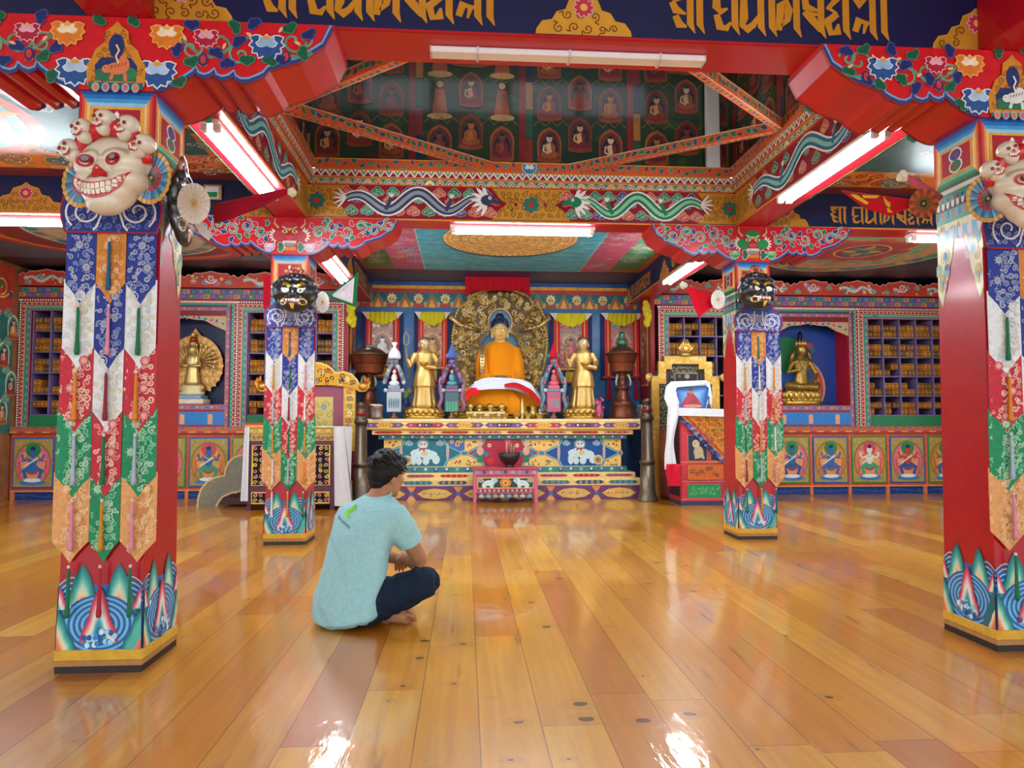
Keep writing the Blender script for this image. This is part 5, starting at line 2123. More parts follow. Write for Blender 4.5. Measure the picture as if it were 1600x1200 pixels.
def wrath_mask(label):
    t = thing('wrathful_mask', label, 'mask', (0, 0, 0))
    bk = '14161c'
    P = [(0, .02, 0, .155, .1, .125), (0, -.03, -.09, .11, .09, .07), (-.09, -.02, .0, .07, .08, .07), (.09, -.02, .0, .07, .08, .07), (0, -.085, -.02, .04, .04, .045)]
    for i in range(22):
        a = 2 * pi * i / 22
        P.append((.15 * cos(a), -.03 + .02 * (i % 2), .01 + .118 * sin(a), .034, .034, .034))
    for i in range(7):
        P.append((-.09 + .03 * i, -.075, .085 + .012 * (i % 2), .024, .024, .022))
    o = face_mesh('face', P, bk, t, CERAM)
    fr = surf(o)
    for s_ in (-1, 1):
        m = MB(fr)
        m.disc(s_ * .058, .006, .027, 'd8d4c8', 3, 16, .021)
        m.disc(s_ * .058, .006, .012, '9a8a60', 6, 12)
        m.disc(s_ * .058, .006, .006, '101010', 9, 8)
        obj('eye', m, CERAM, t)
        m = MB(fr)
        m.poly([(s_ * .018, .035), (s_ * .03, .06), (s_ * .07, .075), (s_ * .1, .058), (s_ * .085, .05), (s_ * .06, .052), (s_ * .04, .036)][::s_], 'c4a83a', 4)
        obj('eyebrow', m, GOLD, t)
        m = MB(fr)
        m.disc(s_ * .075, -.085, .03, 'd09a34', 4, 14, .026)
        m.disc(s_ * .08, -.08, .016, '1a1418', 7, 12, .013)
        obj('whisker_curl', m, CERAM, t)
    m = MB(fr)
    m.poly([(-.085, -.055), (-.06, -.1), (0, -.125), (.06, -.1), (.085, -.055), (.04, -.062), (0, -.068), (-.04, -.062)], 'c88a34', 5)
    m.poly([(-.05, -.068), (-.04, -.09), (.04, -.09), (.05, -.068), (0, -.076)], 'b83a3a', 9)
    for x in (-.045, -.02, 0, .02, .045):
        m.poly([(x - .009, -.067), (x + .009, -.067), (x, -.09)], 'e8e4d8', 12)
    m.poly([(-.02, -.1), (.02, -.1), (.008, -.14), (-.008, -.14)], 'd8a84a', 10)
    obj('mouth', m, CERAM, t)
    m = MB()
    for i in range(9):
        a = pi * (1 - i / 8)
        for k in range(3):
            m.ell(.12 * cos(a) * (1 - .25 * k), .0, .1 + .03 * sin(a) + .035 * k * sin(a), .026, .02, .024, ('8a3a24', 'a85434', '6a2c20')[(i + k) % 3], 8, 6)
    m.box(-.1, .1, .0, .02, .07, .14, '7a3420')
    obj('crown', m, CERAM, t)
    m = MB()
    m.box(-.03, .03, .06, .178, .06, .1, '2a2420')
    obj('hanger', m, PAINT, t)
    return t


wm = wrath_mask('black wrathful mask with gold brows on the pillar behind the seated person')
wm.location = at(462, 458, 5.6)
dup(wm, at(1181, 455, 5.6), .25, 'black wrathful mask with gold brows, right, above blue-and-white collar by the photograph')
dup(wm, (PXL + .212, PYF - .0, 1.93), pi / 2, 'black mask seen edge-on, on the inner side of the near left pillar', None, (.8, .3, 1.05))

# ================================================================== PENNANTS AND FANS ON THE PILLAR SIDES
def pennant(label, Y, poly_px, col, edge=None, inner=None, pole=None, tuft=None, stripes=None, group=None):
    P = [at(a, b, Y) for a, b in poly_px]
    t = thing('pennant', label, 'pennant', P[0], group)
    m = MB(front(Y))
    Q = [(p.x, p.z) for p in P]
    cxm = sum(q[0] for q in Q) / len(Q)
    czm = sum(q[1] for q in Q) / len(Q)
    base = front(Y)
    m.fr = lambda x, z, l=0: base(x, z, l) + Vector((0, .012 * sin((x - cxm) * 30) + .008 * sin((z - czm) * 40), 0))
    # fine fan of triangles so that the cloth can ripple
    def sub(pts, c, l):
        n = 10
        for i in range(len(pts)):
            a, b = pts[i], pts[(i + 1) % len(pts)]
            for r in range(n):
                q0, q1 = r / n, (r + 1) / n
                lerp = lambda p, q: (cxm + (p[0] - cxm) * q, czm + (p[1] - czm) * q)
                V = [m.fr(*lerp(a, q0), l), m.fr(*lerp(b, q0), l), m.fr(*lerp(b, q1), l), m.fr(*lerp(a, q1), l)]
                m.add(V if r else V[1:], [(0, 1, 2, 3) if r else (0, 1, 2)], c, True)
    sub(Q, edge or col, 0)
    sub(Q, edge or col, -4)
    if edge:
        sub([(cxm + (x - cxm) * .72, czm + (z - czm) * .72) for x, z in Q], inner or col, 2)
    for s_ in stripes or []:
        S = [(at(a, b, Y).x, at(a, b, Y).z) for a, b in s_]
        for i in range(len(S)):
            pass
        m.poly(S, 'd8b02a', 3)
    obj('cloth', m, CLOTH, t)
    if pole:
        m = MB()
        a, b = [at(*q, Y + .012) for q in pole[:2]]
        m.tube([a, b], pole[2], pole[3], 8)
        obj('pole', m, PAINT, t)
    if tuft:
        m = MB()
        c = at(tuft[0], tuft[1], Y)
        for k in range(12):
            d = Vector((RND.uniform(-1, 1), RND.uniform(-1, 1), RND.uniform(-1, 1))) * tuft[2] * .5
            m.ell(c.x + d.x, c.y + d.y, c.z + d.z, tuft[2] * .6, tuft[2] * .6, tuft[2] * .6, tuft[3], 8, 6)
        obj('tuft', m, CLOTH, t)
    return t


def rosette(label, Y, px, py, r, ry, cols, tilt=0, nrm=(0.25, -1, 0)):
    c = at(px, py, Y)
    m = MB()
    fan(m, c, r, cols, ry, tilt, 20, nrm)
    m.tube([c + Vector((0, .004, 0)), c + Vector((-.02 if px < 727 else .02, .05, 0))], .006, '8a6a4a', 6)
    o = obj('paper_fan', m, CLOTH)
    return tag(o, label, 'fan')


YN, YF = 3.10, 5.95
pennant('long dark red pennant pointing right from the near left pillar, tuft at tip', YN, [(331, 317), (445, 296), (456, 300), (402, 325), (352, 346), (333, 348)], '9a1028', None, None, ((331, 322), (452, 299), .006, '8a3a2a'), (456, 300, .02, 'd8d8b0'))
rosette('cream pleated fan on the inner side of the near left pillar', YN - .22, 303, 318, .062, .085, ['c8a87a', 'cfc0ac', 'd4c8b8', 'd8cdc0'], 0, (.3, -1, 0))
pennant('white scarf end hanging below the cream fan, near left pillar', YN + .02, [(300, 345), (312, 343), (330, 366), (326, 376), (316, 368)], 'dcd8d0')
pennant('green-edged white triangular pennant on the farther left pillar', YF, [(513, 462), (561, 424), (556, 480), (515, 466)], '1a6a3c', '1a6a3c', 'd0c8d0', ((490, 470), (515, 461), .008, '6a4a2a'))
pennant('crimson cloth hanging at the left side of the farther left pillar', YF, [(412, 428), (425, 433), (423, 480), (412, 484)], 'b8142c')
rosette('white pleated fan on the inner side of the farther left pillar', YF - .08, 504, 472, .055, .09, ['c8b890', 'd8d4cc', 'dedad4', 'e2e0dc'], 0, (.5, -1, 0))
pennant('bright red triangular pennant beside the farther right pillar, over the photograph', YF, [(1071, 445), (1113, 460), (1116, 477), (1091, 497)], 'd01228', None, None, ((1068, 446), (1130, 462), .008, '8a3a2a'), (1068, 446, .035, 'd8dcd0'))
rosette('white pleated fan on the inner side of the farther right pillar', YF - .08, 1122, 468, .06, .085, ['c8b890', 'd8d4cc', 'dedad4', 'e2e0dc'], 0, (-.5, -1, 0))
pennant('red pennant with yellow stripes on the near right pillar', 3.15, [(1316, 298), (1380, 306), (1430, 313), (1428, 322), (1393, 337), (1350, 326)], 'c01420', None, None, ((1316, 299), (1462, 318), .006, '8a3a2a'), None,
        [[(1330, 301), (1342, 303), (1356, 318), (1350, 322)], [(1380, 307), (1391, 308), (1396, 332), (1386, 333)], [(1348, 304), (1374, 306), (1368, 311), (1350, 309)]])
rosette('rust and green pleated fan on the inner side of the near right pillar', 3.09, 1443, 318, .062, .07, [('1f5a3a', '2a2a20'), ('3f6a44', 'a8542c'), ('b85a34', 'a84a2c'), ('b86a3a', '8a4a34')], 0, (-.4, -1, 0))
m = MB()
a, b = at(1414, 275, 3.15), at(1470, 310, 3.15)
m.tube([a, a.lerp(b, .5), b], [.014, .018, .016], 'c05468', 10)
o = thing('rolled_banner', 'pink rolled cloth banner with cream tuft, leaning from the near right pillar', 'banner', b)
obj('roll', m, CLOTH, o)
m = MB()
for k in range(14):
    d = Vector((RND.uniform(-1, 1), RND.uniform(-1, 1), RND.uniform(-1, 1))) * .014
    m.ell(a.x + d.x - .008, a.y + d.y, a.z + d.z, .016, .016, .014, 'e0dcc0', 8, 6)
obj('tuft', m, CLOTH, o)
# white cord tied round the inside of the right pillars

# ================================================================== ALTAR
YA = 8.95
ZA = Z(655, YA)
ACX = X(788, YA)


def blocks(m, x0, x1, z0, z1, n, sets, l=1, bg='eccb80'):
    """a carved rail: cream gold ground with lozenges and rosettes"""
    m.rect(x0, x1, z0, z1, bg, l)
    w_, h = (x1 - x0) / n, z1 - z0
    for i in range(n):
        a = x0 + i * w_
        c = sets[i % len(sets)]
        m.poly([(a + w_ * .06, z0 + h * .5), (a + w_ * .16, z0 + h * .12), (a + w_ * .84, z0 + h * .12), (a + w_ * .94, z0 + h * .5), (a + w_ * .84, z0 + h * .88), (a + w_ * .16, z0 + h * .88)], c[0], l + 1)
        for k in range(4):
            x = a + w_ * (.24 + .17 * k)
            m.disc(x, z0 + h * .5, min(h * .34, w_ * .07), c[1], l + 2, 9)
            m.disc(x, z0 + h * .5, min(h * .18, w_ * .04), c[2], l + 3, 8)


altar = thing('altar_table', 'long carved and painted altar table with stepped base, crowded with statues', 'altar', (ACX, 9.3, 0))
hwp = lambda px, Y: (px) * Y / 1083
TIERS = [  # half width px, y top, y bottom, front Y, colour
    (216, 655, 659, 8.95, 'f2d896'), (216, 659, 671, 8.96, 'e8c078'), (204, 672, 679, 8.99, 'ecc880'), (194, 680, 686, 9.02, '2f6a6a'),
    (185, 686, 730, 9.06, '1a4a80'), (194, 730, 739, 9.02, '3a7a7a'), (207, 739, 747, 8.97, 'f0d490'), (214, 748, 759, 8.91, 'f0d490'), (216, 760, 784, 8.86, '6a3a6a')]
m = MB()
for i, (hwx, ya, yb, y, c) in enumerate(TIERS):
    z1, z0 = Z(ya, y), Z(yb, y)
    if i == len(TIERS) - 1:
        z0 = 0
    x0, x1 = ACX - hwp(hwx, y), ACX + hwp(hwx, y)
    m.box(x0, x1, y, 9.6, z0, z1 + .004, c, .004)
    m.fr = front(y)
    if i == 1:
        m.rect(x0, x1, z1 - .008, z1, 'f0d080', 1)
        m.rect(x0, x1, z0, z0 + .02, 'e0a840', 1)
        nn = 7
        for k in range(nn):
            a = x0 + (x1 - x0) * k / nn
            w_ = (x1 - x0) / nn
            zc, h = (z0 + z1) / 2 + .006, (z1 - z0) * .62
            m.rect(a, a + w_, zc - h * .56, zc + h * .56, 'f0d494', 1.5)
            m.poly([(a, zc), (a + w_ * .1, zc - h * .5), (a + w_ * .9, zc - h * .5), (a + w_, zc), (a + w_ * .9, zc + h * .5), (a + w_ * .1, zc + h * .5)], ('6a4a7a', 'a83044', '7a4a6a')[k % 3], 2)
            m.poly([(a + w_ * .28, zc), (a + w_ * .36, zc - h * .44), (a + w_ * .64, zc - h * .44), (a + w_ * .72, zc), (a + w_ * .64, zc + h * .44), (a + w_ * .36, zc + h * .44)], 'e0b04a' if k % 2 == 0 else '3a2a50', 3)
            for q in range(4):
                m.disc(a + w_ * (.38 + .08 * q), zc, .016, ('d8d0c8', 'a84a5a', 'd8a040', '3a5a9a')[q] if k % 2 else 'c88a30', 4, 9)
            for q in (.16, .84):
                m.disc(a + w_ * q, zc, .018, '9a88b8', 4, 9)
    elif i == 2:
        blocks(m, x0, x1, z0 + .008, z1 - .008, 8, [('a81a24', 'c84a3a', '7a1420'), ('c86a5a', '8a3a6a', '4a2a5a')])
    elif i == 3:
        for k in range(26):
            x = x0 + (x1 - x0) * (k + .5) / 26
            m.disc(x, z1 - .01, .03, ('2a5a9a', '8a5a9a', '2f8a6a')[k % 3], 1, 10, .04, 0, pi, 2 * pi)
            m.disc(x, z1 - .01, .014, 'd8dcd8', 2, 8, .02, 0, pi, 2 * pi)
    elif i == 4:
        pn = [(x0, x0 + (x1 - x0) * .335, '1d6a7c'), (x0 + (x1 - x0) * .335, x0 + (x1 - x0) * .66, 'a82038'), (x0 + (x1 - x0) * .66, x1, '17488c')]
        for q, (a, b, c) in enumerate(pn):
            m.rect(a, b, z0, z1, c, 1)
            w_, h = b - a, z1 - z0
            for sx, xx in ((1, a), (-1, b)):
                for sz, zz_ in ((1, z0), (-1, z1)):
                    for s_, cc in ((1.14, '7ab8a0'), (1.05, '3a6ab0'), (1, 'e6c06a')):
                        P = [(xx, zz_), (xx + sx * w_ * .24 * s_, zz_), (xx + sx * w_ * .2 * s_, zz_ + sz * h * .22 * s_), (xx + sx * w_ * .12 * s_, zz_ + sz * h * .32 * s_), (xx + sx * w_ * .05 * s_, zz_ + sz * h * .42 * s_), (xx, zz_ + sz * h * .42 * s_)]
                        m.poly(P[::sx * sz], cc, 2 + (1.14 - s_) * 10)
                    for k in range(5):
                        fx, fz = xx + sx * w_ * RND.uniform(.03, .17), zz_ + sz * h * RND.uniform(.06, .26)
                        m.disc(fx, fz, .026, 'e8c06a', 5, 9)
                        m.disc(fx, fz, .013, ('2a6a4a', 'b03a2a', '8a5a20')[k % 3], 6, 8)
                m.disc(xx + sx * .015, (z0 + z1) / 2, .04, 'd89a8a', 4, 12)
                m.disc(xx + sx * .015, (z0 + z1) / 2, .026, '2f8a9a', 5, 12)
            cx, zc = (a + b) / 2, (z0 + z1) / 2
            if q != 1:       # snow lion
                for dx, dz, rx, rz in ((-.08, 0, .1, .055), (.06, -.02, .11, .06), (-.02, .02, .1, .06), (.15, -.08, .05, .06), (-.14, -.08, .04, .07), (.02, -.1, .045, .05), (-.07, -.1, .04, .05)):
                    m.disc(cx + dx, zc + dz, rx, 'c4dce0', 4, 14, rz)
                m.disc(cx - .02, zc + .12, .075, '7aa8a8', 5, 14, .07)
                m.disc(cx - .02, zc + .11, .055, 'd8d4d4', 6, 12, .05)
                for k in range(9):
                    m.petal(cx - .02, zc + .11, .1, .03, 2 * pi * k / 9, '2f7a6a', 4.6)
                for s_ in (-1, 1):
                    m.disc(cx - .02 + s_ * .022, zc + .12, .01, '1a2030', 8, 7)
                    m.disc(cx + s_ * .3, zc + .02, .02, 'b8a8a0', 3, 9, .12)
                    m.cloud(cx + s_ * .2, zc + .13, .04, '5a9ab0', 3)
                m.rect(cx - .06, cx + .02, zc + .05, zc + .07, 'b83a4a', 8)
                m.disc(cx, zc, .04, 'd8b87a', 7, 10, .03)
                fx = cx + (.22 if q == 2 else -.22)
                m.disc(fx, zc - .09, .065, 'd8c088', 5, 16)
                m.flower(fx, zc - .09, .055, '8a8a6a', 'b84a3a', 8, 6)
            else:            # two small figures on red
                for s_ in (-1, 1):
                    fx = cx + s_ * .3
                    m.stroke([(fx, zc - .12), (fx, zc + .0)], [.09, .06], '1f7a5a', 4)
                    m.stroke([(fx - .1, zc - .03), (fx, zc + .05), (fx + .1, zc - .03)], .05, '2f7aa0', 4)
                    m.disc(fx, zc + .03, .045, 'd8a888', 5, 10, .06)
                    m.disc(fx, zc + .12, .03, 'd8a888', 6, 10, .035)
                    for q2 in (-1, 1):
                        m.disc(fx + q2 * .12, zc + .1, .026, 'e8d8b0', 5, 10)
                        m.disc(fx + q2 * .12, zc + .1, .013, 'c86a3a', 6, 8)
                    m.disc(fx - .14, zc - .08, .05, 'd03028', 3, 10)
                    m.disc(fx + .14, zc - .1, .05, 'd03028', 3, 10)
        m.rect(x0, x1, z0, z0 + .015, 'd8d090', 7)
    elif i == 5:
        for k in range(24):
            x = x0 + (x1 - x0) * (k + .5) / 24
            m.disc(x, z1 - .008, .034, ('1f6a9a', '3f9a7a', '2a4a8a')[k % 3], 1, 10, .055, 0, pi, 2 * pi)
            m.disc(x, z1 - .008, .018, ('d8e0dc', 'c8a0a0')[k % 2], 2, 8, .03, 0, pi, 2 * pi)
    elif i == 6:
        blocks(m, x0, x1, z0 + .008, z1 - .01, 8, [('a81a24', 'd8785a', '8a3a4a'), ('b84a4a', '7a5a9a', '3a2a5a')], 1, 'eccb80')
    elif i == 7:
        blocks(m, x0, x1, z0 + .012, z1 - .016, 8, [('1f4f7a', 'c8a860', '2f8a6a'), ('2f7a7a', '8ab0b8', '1f4f7a')], 1, 'eccb80')
    elif i == 8:
        nn = 6
        for k in range(nn):
            a = x0 + (x1 - x0) * k / nn
            w_ = (x1 - x0) / nn
            zc, h = z1 * .48, z1 * .8
            m.poly([(a + w_ * .5, zc), (a + w_ * .72, zc + h * .16), (a + w_ * .85, zc + h * .42), (a + w_ * 1.1, zc + h * .5), (a + w_ * 1.1, zc - h * .5), (a + w_ * .85, zc - h * .42), (a + w_ * .72, zc - h * .16)] if False else
                   [(a + w_ * .12, zc), (a + w_ * .26, zc - h * .36), (a + w_ * .5, zc - h * .5), (a + w_ * .74, zc - h * .36), (a + w_ * .88, zc), (a + w_ * .74, zc + h * .36), (a + w_ * .5, zc + h * .5), (a + w_ * .26, zc + h * .36)], 'd8b258', 2)
            m.scrolls(a + w_ * .25, a + w_ * .75, zc - h * .3, zc + h * .3, .022, .007, '9a6a28', 3)
            for q in (.34, .5, .66):
                m.disc(a + w_ * q, zc, .024, 'e8cc80', 4, 9)
                m.disc(a + w_ * q, zc, .013, ('2f8a5a', '5a8ab0', 'a83a4a')[k % 3], 5, 8)
            m.poly([(a - w_ * .1, z1), (a + w_ * .1, z1), (a, zc)], 'd88a50', 2)
            m.poly([(a - w_ * .1, .0), (a + w_ * .1, .0), (a, zc)], 'd8a860', 2)
            m.disc(a, zc, .03, '4a6a9a', 4, 9)
m.box(ACX - hwp(216, 8.95), ACX + hwp(216, 8.95), 9.6, YR - .01, ZA - .1, ZA + .004, 'c89a4a')
obj('body', m, PAINT, altar)
ZA += .005


def base_lotus(t, cx, cy, z, r, h, sy=.75, name='lotus_base'):
    m = MB()
    m.lathe([(r, 0), (r, h * .22), (r * .93, h * .3), (r * .8, h * .45), (r * .8, h * .6), (r * .92, h * .72), (r * .9, h * .85), (r * .86, h)], 'c8a24a', cx, cy, z, 28, 1, sy)
    n = 18
    for i in range(n):
        a = 2 * pi * i / n
        m.ell(cx + r * .9 * cos(a), cy + r * .9 * sy * sin(a), z + h * .66, r * .14, r * .14 * sy, h * .22, 'd4b05a', 8, 6)
        m.ell(cx + r * .93 * cos(a + .17), cy + r * .93 * sy * sin(a + .17), z + h * .34, r * .13, r * .13 * sy, h * .16, 'bc943c', 8, 6)
    return obj(name, m, GOLD, t)


# ---- the great seated statue
BY = 9.46
bx = X(781, BY)
bs_ = BY / 1083
zb = lambda py: Z(py, BY, 781)
bud = thing('seated_statue', 'large seated gold-faced statue in orange robe, blue hair, centre of altar', 'statue', (bx, BY, ZA))
base_lotus(bud, bx, BY, ZA, .62, .2, .38)
m = MB()


def oring(z, rx, ry, cx=0, cy=0, n=36, wav=0, k=9, ph=0):
    return [(bx + cx + rx * (1 + wav * sin(k * a + ph)) * cos(a), BY + cy + ry * (1 + wav * sin(k * a + ph)) * sin(a), z) for a in [2 * pi * j / n for j in range(n)]]


m.loft([oring(zb(603), .25, .2, 0, .04), oring(zb(585), .245, .2, 0, .04, wav=.01), oring(zb(565), .245, .19, 0, .04, wav=.015), oring(zb(550), .25, .18, 0, .05, wav=.015), oring(zb(541), .21, .15, 0, .05), oring(zb(535), .15, .11, 0, .05), oring(zb(532), .09, .09, 0, .05)], 'e8860c')
for s_ in (-1, 1):       # sleeves
    m.tube([(bx + s_ * .205, BY + .04, zb(544)), (bx + s_ * .25, BY - .02, zb(570)), (bx + s_ * .255, BY - .1, zb(592)), (bx + s_ * .12, BY - .24, zb(594))], [.075, .085, .09, .07], 'e8860c', 14)
o = obj('robe', m, CLOTH, bud)
fuse(o, .012, 4)
fixcol(o, 'ea8c10')
m = MB()
m.loft([oring(ZA + .16, .62, .25, 0, -.06, wav=.02, k=14), oring(zb(632), .6, .255, 0, -.06, wav=.03, k=13), oring(zb(618), .56, .25, 0, -.06, wav=.02, k=13), oring(zb(606), .47, .24, 0, -.06, wav=.01, k=9), oring(zb(599), .33, .2, 0, -.06), oring(zb(596), .1, .1, 0, -.06)], 'f09a18')
m.tube([(bx + .1, BY - .30, zb(612)), (bx + .17, BY - .33, zb(628)), (bx + .15, BY - .33, zb(648))], [(.06, .03), (.1, .03), (.12, .02)], 'f09a18', 10)
obj('lap_cloth', m, CLOTH, bud)
m = MB()
m.tube([(bx - .235, BY - .1, zb(541)), (bx - .245, BY - .16, zb(560)), (bx - .25, BY - .19, zb(592))], [(.035, .012)] * 3, 'd8c088', 8)
for k in range(9):
    m.ell(bx - .244, BY - .172 - .002 * k, zb(545 + k * 5), .02, .008, .008, 'a8842c', 6, 5)
obj('robe_trim', m, GOLD, bud)
m = MB()
hz_ = zb(517)
m.ell(bx, BY - .03, hz_, .105, .11, .145, 'd8b050', 24, 18)
m.ell(bx, BY - .045, hz_ - .06, .085, .085, .08, 'd8b050', 20, 12)
m.tube([(bx, BY + .0, hz_ - .1), (bx, BY + .02, zb(536))], [.07, .085], 'd8b050', 14)
m.ell(bx, BY - .135, hz_ - .02, .017, .022, .045, 'd8b050', 10, 8)
for s_ in (-1, 1):
    m.ell(bx + s_ * .105, BY - .01, hz_ - .03, .02, .02, .085, 'd8b050', 10, 8)
    m.ell(bx + s_ * .045, BY - .11, hz_ + .03, .034, .02, .018, 'd8b050', 10, 6)
o = obj('head', m, CERAM, bud)
fuse(o, .006, 5)
fixcol(o, 'dab466')
fh = surf(o)
m = MB(fh)
lx, ly, lz = bx - bx, BY - BY, ZA
for s_ in (-1, 1):
    m.stroke([(s_ * .02, hz_ - ZA + .012), (s_ * .045, hz_ - ZA + .006), (s_ * .072, hz_ - ZA + .014)], .008, '4a3418', 3)
    m.stroke([(s_ * .015, hz_ - ZA + .04), (s_ * .045, hz_ - ZA + .055), (s_ * .08, hz_ - ZA + .042)], .006, '5a4420', 3)
m.stroke([(-.03, hz_ - ZA - .085), (0, hz_ - ZA - .081), (.03, hz_ - ZA - .085)], .01, 'a8442c', 4)
m.disc(0, hz_ - ZA + .075, .007, 'e8e4dc', 4, 8)
o2 = obj('face_paint', m, CERAM)
o2.parent = bud
m = MB()
m.ell(bx, BY + .0, hz_ + .085, .128, .125, .1, '0e1f3c', 22, 12)
m.ell(bx, BY + .02, hz_ + .19, .062, .062, .06, '0e1f3c', 16, 10)
for i in range(120):
    a, t_ = RND.uniform(0, 2 * pi), RND.uniform(-.05, 1.3)
    m.ell(bx + .118 * cos(a) * cos(t_), BY + .12 * sin(a) * cos(t_), hz_ + .085 + .1 * sin(t_), .012, .012, .012, '14305a', 6, 4)
m.ell(bx, BY + .02, hz_ + .26, .016, .016, .025, 'd8a840', 8, 6)
obj('hair', m, CERAM, bud)
m = MB()
for s_ in (-1, 1):
    m.tube([(bx + s_ * .16, BY - .22, zb(596)), (bx + s_ * .08, BY - .29, zb(597)), (bx - s_ * .03, BY - .3, zb(598))], [.045, .04, .03], 'd8b050', 10)
    for k in range(4):
        m.tube([(bx - s_ * .02, BY - .3 - .0, zb(598) - .012 + k * .014), (bx - s_ * .1, BY - .31, zb(598) - .012 + k * .014)], [.011, .008], 'd8b050', 6)
    m.tube([(bx - s_ * .0, BY - .3, zb(597) + .02), (bx - s_ * .02, BY - .32, zb(594) + .02)], [.012, .009], 'd8b050', 6)
o = obj('hands', m, GOLD, bud)
m = MB()
m.lathe([(.02, 0), (.06, .02), (.085, .05), (.08, .06), (.05, .05), (.01, .04)], '8a8a78', bx, BY - .31, zb(596), 18)
obj('alms_bowl', m, BRONZE, bud)

# ---- gilded aureole
MY = 9.83
mx_ = X(781, MY)
kz = lambda py: Z(py, MY, 781)
ko = MY / 1083
aur = thing('aureole', 'tall carved gilt aureole behind the orange-robed statue', 'aureole', (mx_, MY, ZA))
half = [(0, 451), (18, 453), (34, 458), (46, 464), (52, 474), (64, 482), (70, 495), (71, 507), (74, 525), (74, 540), (72, 556), (69, 572), (64, 588), (58, 602), (56, 655)]
rim = [(mx_ + a * ko, max(kz(b), ZA + .01)) for a, b in half]
outl = rim + [(mx_ - a * ko, kz(b)) for a, b in reversed(half[1:])]
m = MB(front(MY))
m.prism(outl, .05, '5e4218', '4a3210')
obj('back_plate', m, GILT, aur)


def inside(x, z, s_=1.0):
    n, c = len(outl), False
    x0 = mx_ + (x - mx_) / s_
    z0 = kz(550) + (z - kz(550)) / s_
    for i in range(n):
        (a, b), (e, f) = outl[i], outl[(i + 1) % n]
        if (b > z0) != (f > z0) and x0 < (e - a) * (z0 - b) / (f - b) + a:
            c = not c
    return c


m = MB()
hole = lambda x, z: ((x - mx_) / .3) ** 2 + ((z - kz(560)) / .4) ** 2 < 1 or ((x - mx_) / .17) ** 2 + ((z - kz(506)) / .2) ** 2 < 1
cnt = 0
for i in range(620):
    x, z = RND.uniform(mx_ - .68, mx_ + .68), RND.uniform(ZA + .12, kz(451))
    if not inside(x, z, .95) or hole(x, z):
        continue
    r = RND.uniform(.03, .055)
    a0, sg = RND.uniform(0, 6.28), RND.choice((-1, 1))
    pts = []
    for k in range(9):
        tt = k / 8
        a = a0 + sg * 2.4 * pi * tt
        q = r * (1 - .8 * tt)
        pts.append((x + q * cos(a), MY - .016 - .035 * tt, z + q * sin(a)))
    m.tube(pts, [.008 + .008 * k / 8 for k in range(9)], ('f0d894', 'dcba6c', 'c89c4a', 'f4e2a8')[i % 4], 5)
    cnt += 1
for i in range(len(outl)):
    a, b = outl[i], outl[(i + 1) % len(outl)]
    n = max(1, int(hypot(b[0] - a[0], b[1] - a[1]) / .035))
    for k in range(n):
        if a[1] + (b[1] - a[1]) * k / n < ZA + .03:
            continue
        m.ell(a[0] + (b[0] - a[0]) * k / n, MY - .02, a[1] + (b[1] - a[1]) * k / n, .022, .02, .022, 'd8b860', 7, 5)
for s_ in (-1, 1):                     # lions and figures worked in relief
    for (dx, py, r) in ((.5, 583, .11), (.46, 566, .075), (.5, 596, .09), (.44, 605, .07), (.55, 540, .06), (.4, 500, .07), (.52, 520, .055)):
        m.ell(mx_ + s_ * dx, MY - .02, kz(py), r * .75, .06, r, 'b8964a', 10, 8)
        for k in range(3):
            a = RND.uniform(0, 6.28)
            m.ell(mx_ + s_ * dx + r * .6 * cos(a), MY - .06, kz(py) + r * .6 * sin(a), r * .3, .03, r * .3, 'e0c684', 8, 6)
obj('scrollwork', m, GILT, aur)
m = MB(front(MY - .055))
m.prism([(mx_ + .31 * cos(a), kz(560) + .4 * sin(a)) for a in [2 * pi * k / 32 for k in range(32)]], .02, '0e2f58')
m.disc(mx_, kz(553), .26, '2a7a9a', 1, 24, .3)
obj('body_halo', m, PAINT, aur)
m = MB(front(MY - .085))
m.prism([(mx_ + .165 * cos(a), kz(505) + .19 * sin(a)) for a in [2 * pi * k / 32 for k in range(32)]], .02, '0c2444')
m.disc(mx_, kz(503), .14, '1a5a84', 1, 24, .15)
m.arc(mx_, kz(505), .168, 0, 2 * pi, .02, 'd8a050', 2, 32, .195)
obj('head_halo', m, CERAM, aur)
for s_ in (-1, 1):
    m = MB()
    m.tube([(mx_ + s_ * .28, MY - .07, kz(517)), (mx_ + s_ * .42, MY - .09, kz(514)), (mx_ + s_ * .56, MY - .08, kz(510)), (mx_ + s_ * .7, MY - .06, kz(497)), (mx_ + s_ * .68, MY - .05, kz(489))], [(.02, .02), (.03, .03), (.035, .03), (.04, .03), (.012, .012)], 'd0b070', 8)
    m.ell(mx_ + s_ * .44, MY - .06, kz(502), .05, .04, .045, 'a87a3a', 10, 8)
    for k in range(4):
        m.ell(mx_ + s_ * (.33 + .06 * k), MY - .12, kz(515 - k), .012, .01, .012, ('8a5a5a', '4a7a8a')[k % 2], 6, 5)
    obj('sea_monster', m, GOLD, aur)

# ---- cloths laid on the statue's lap
m = MB()


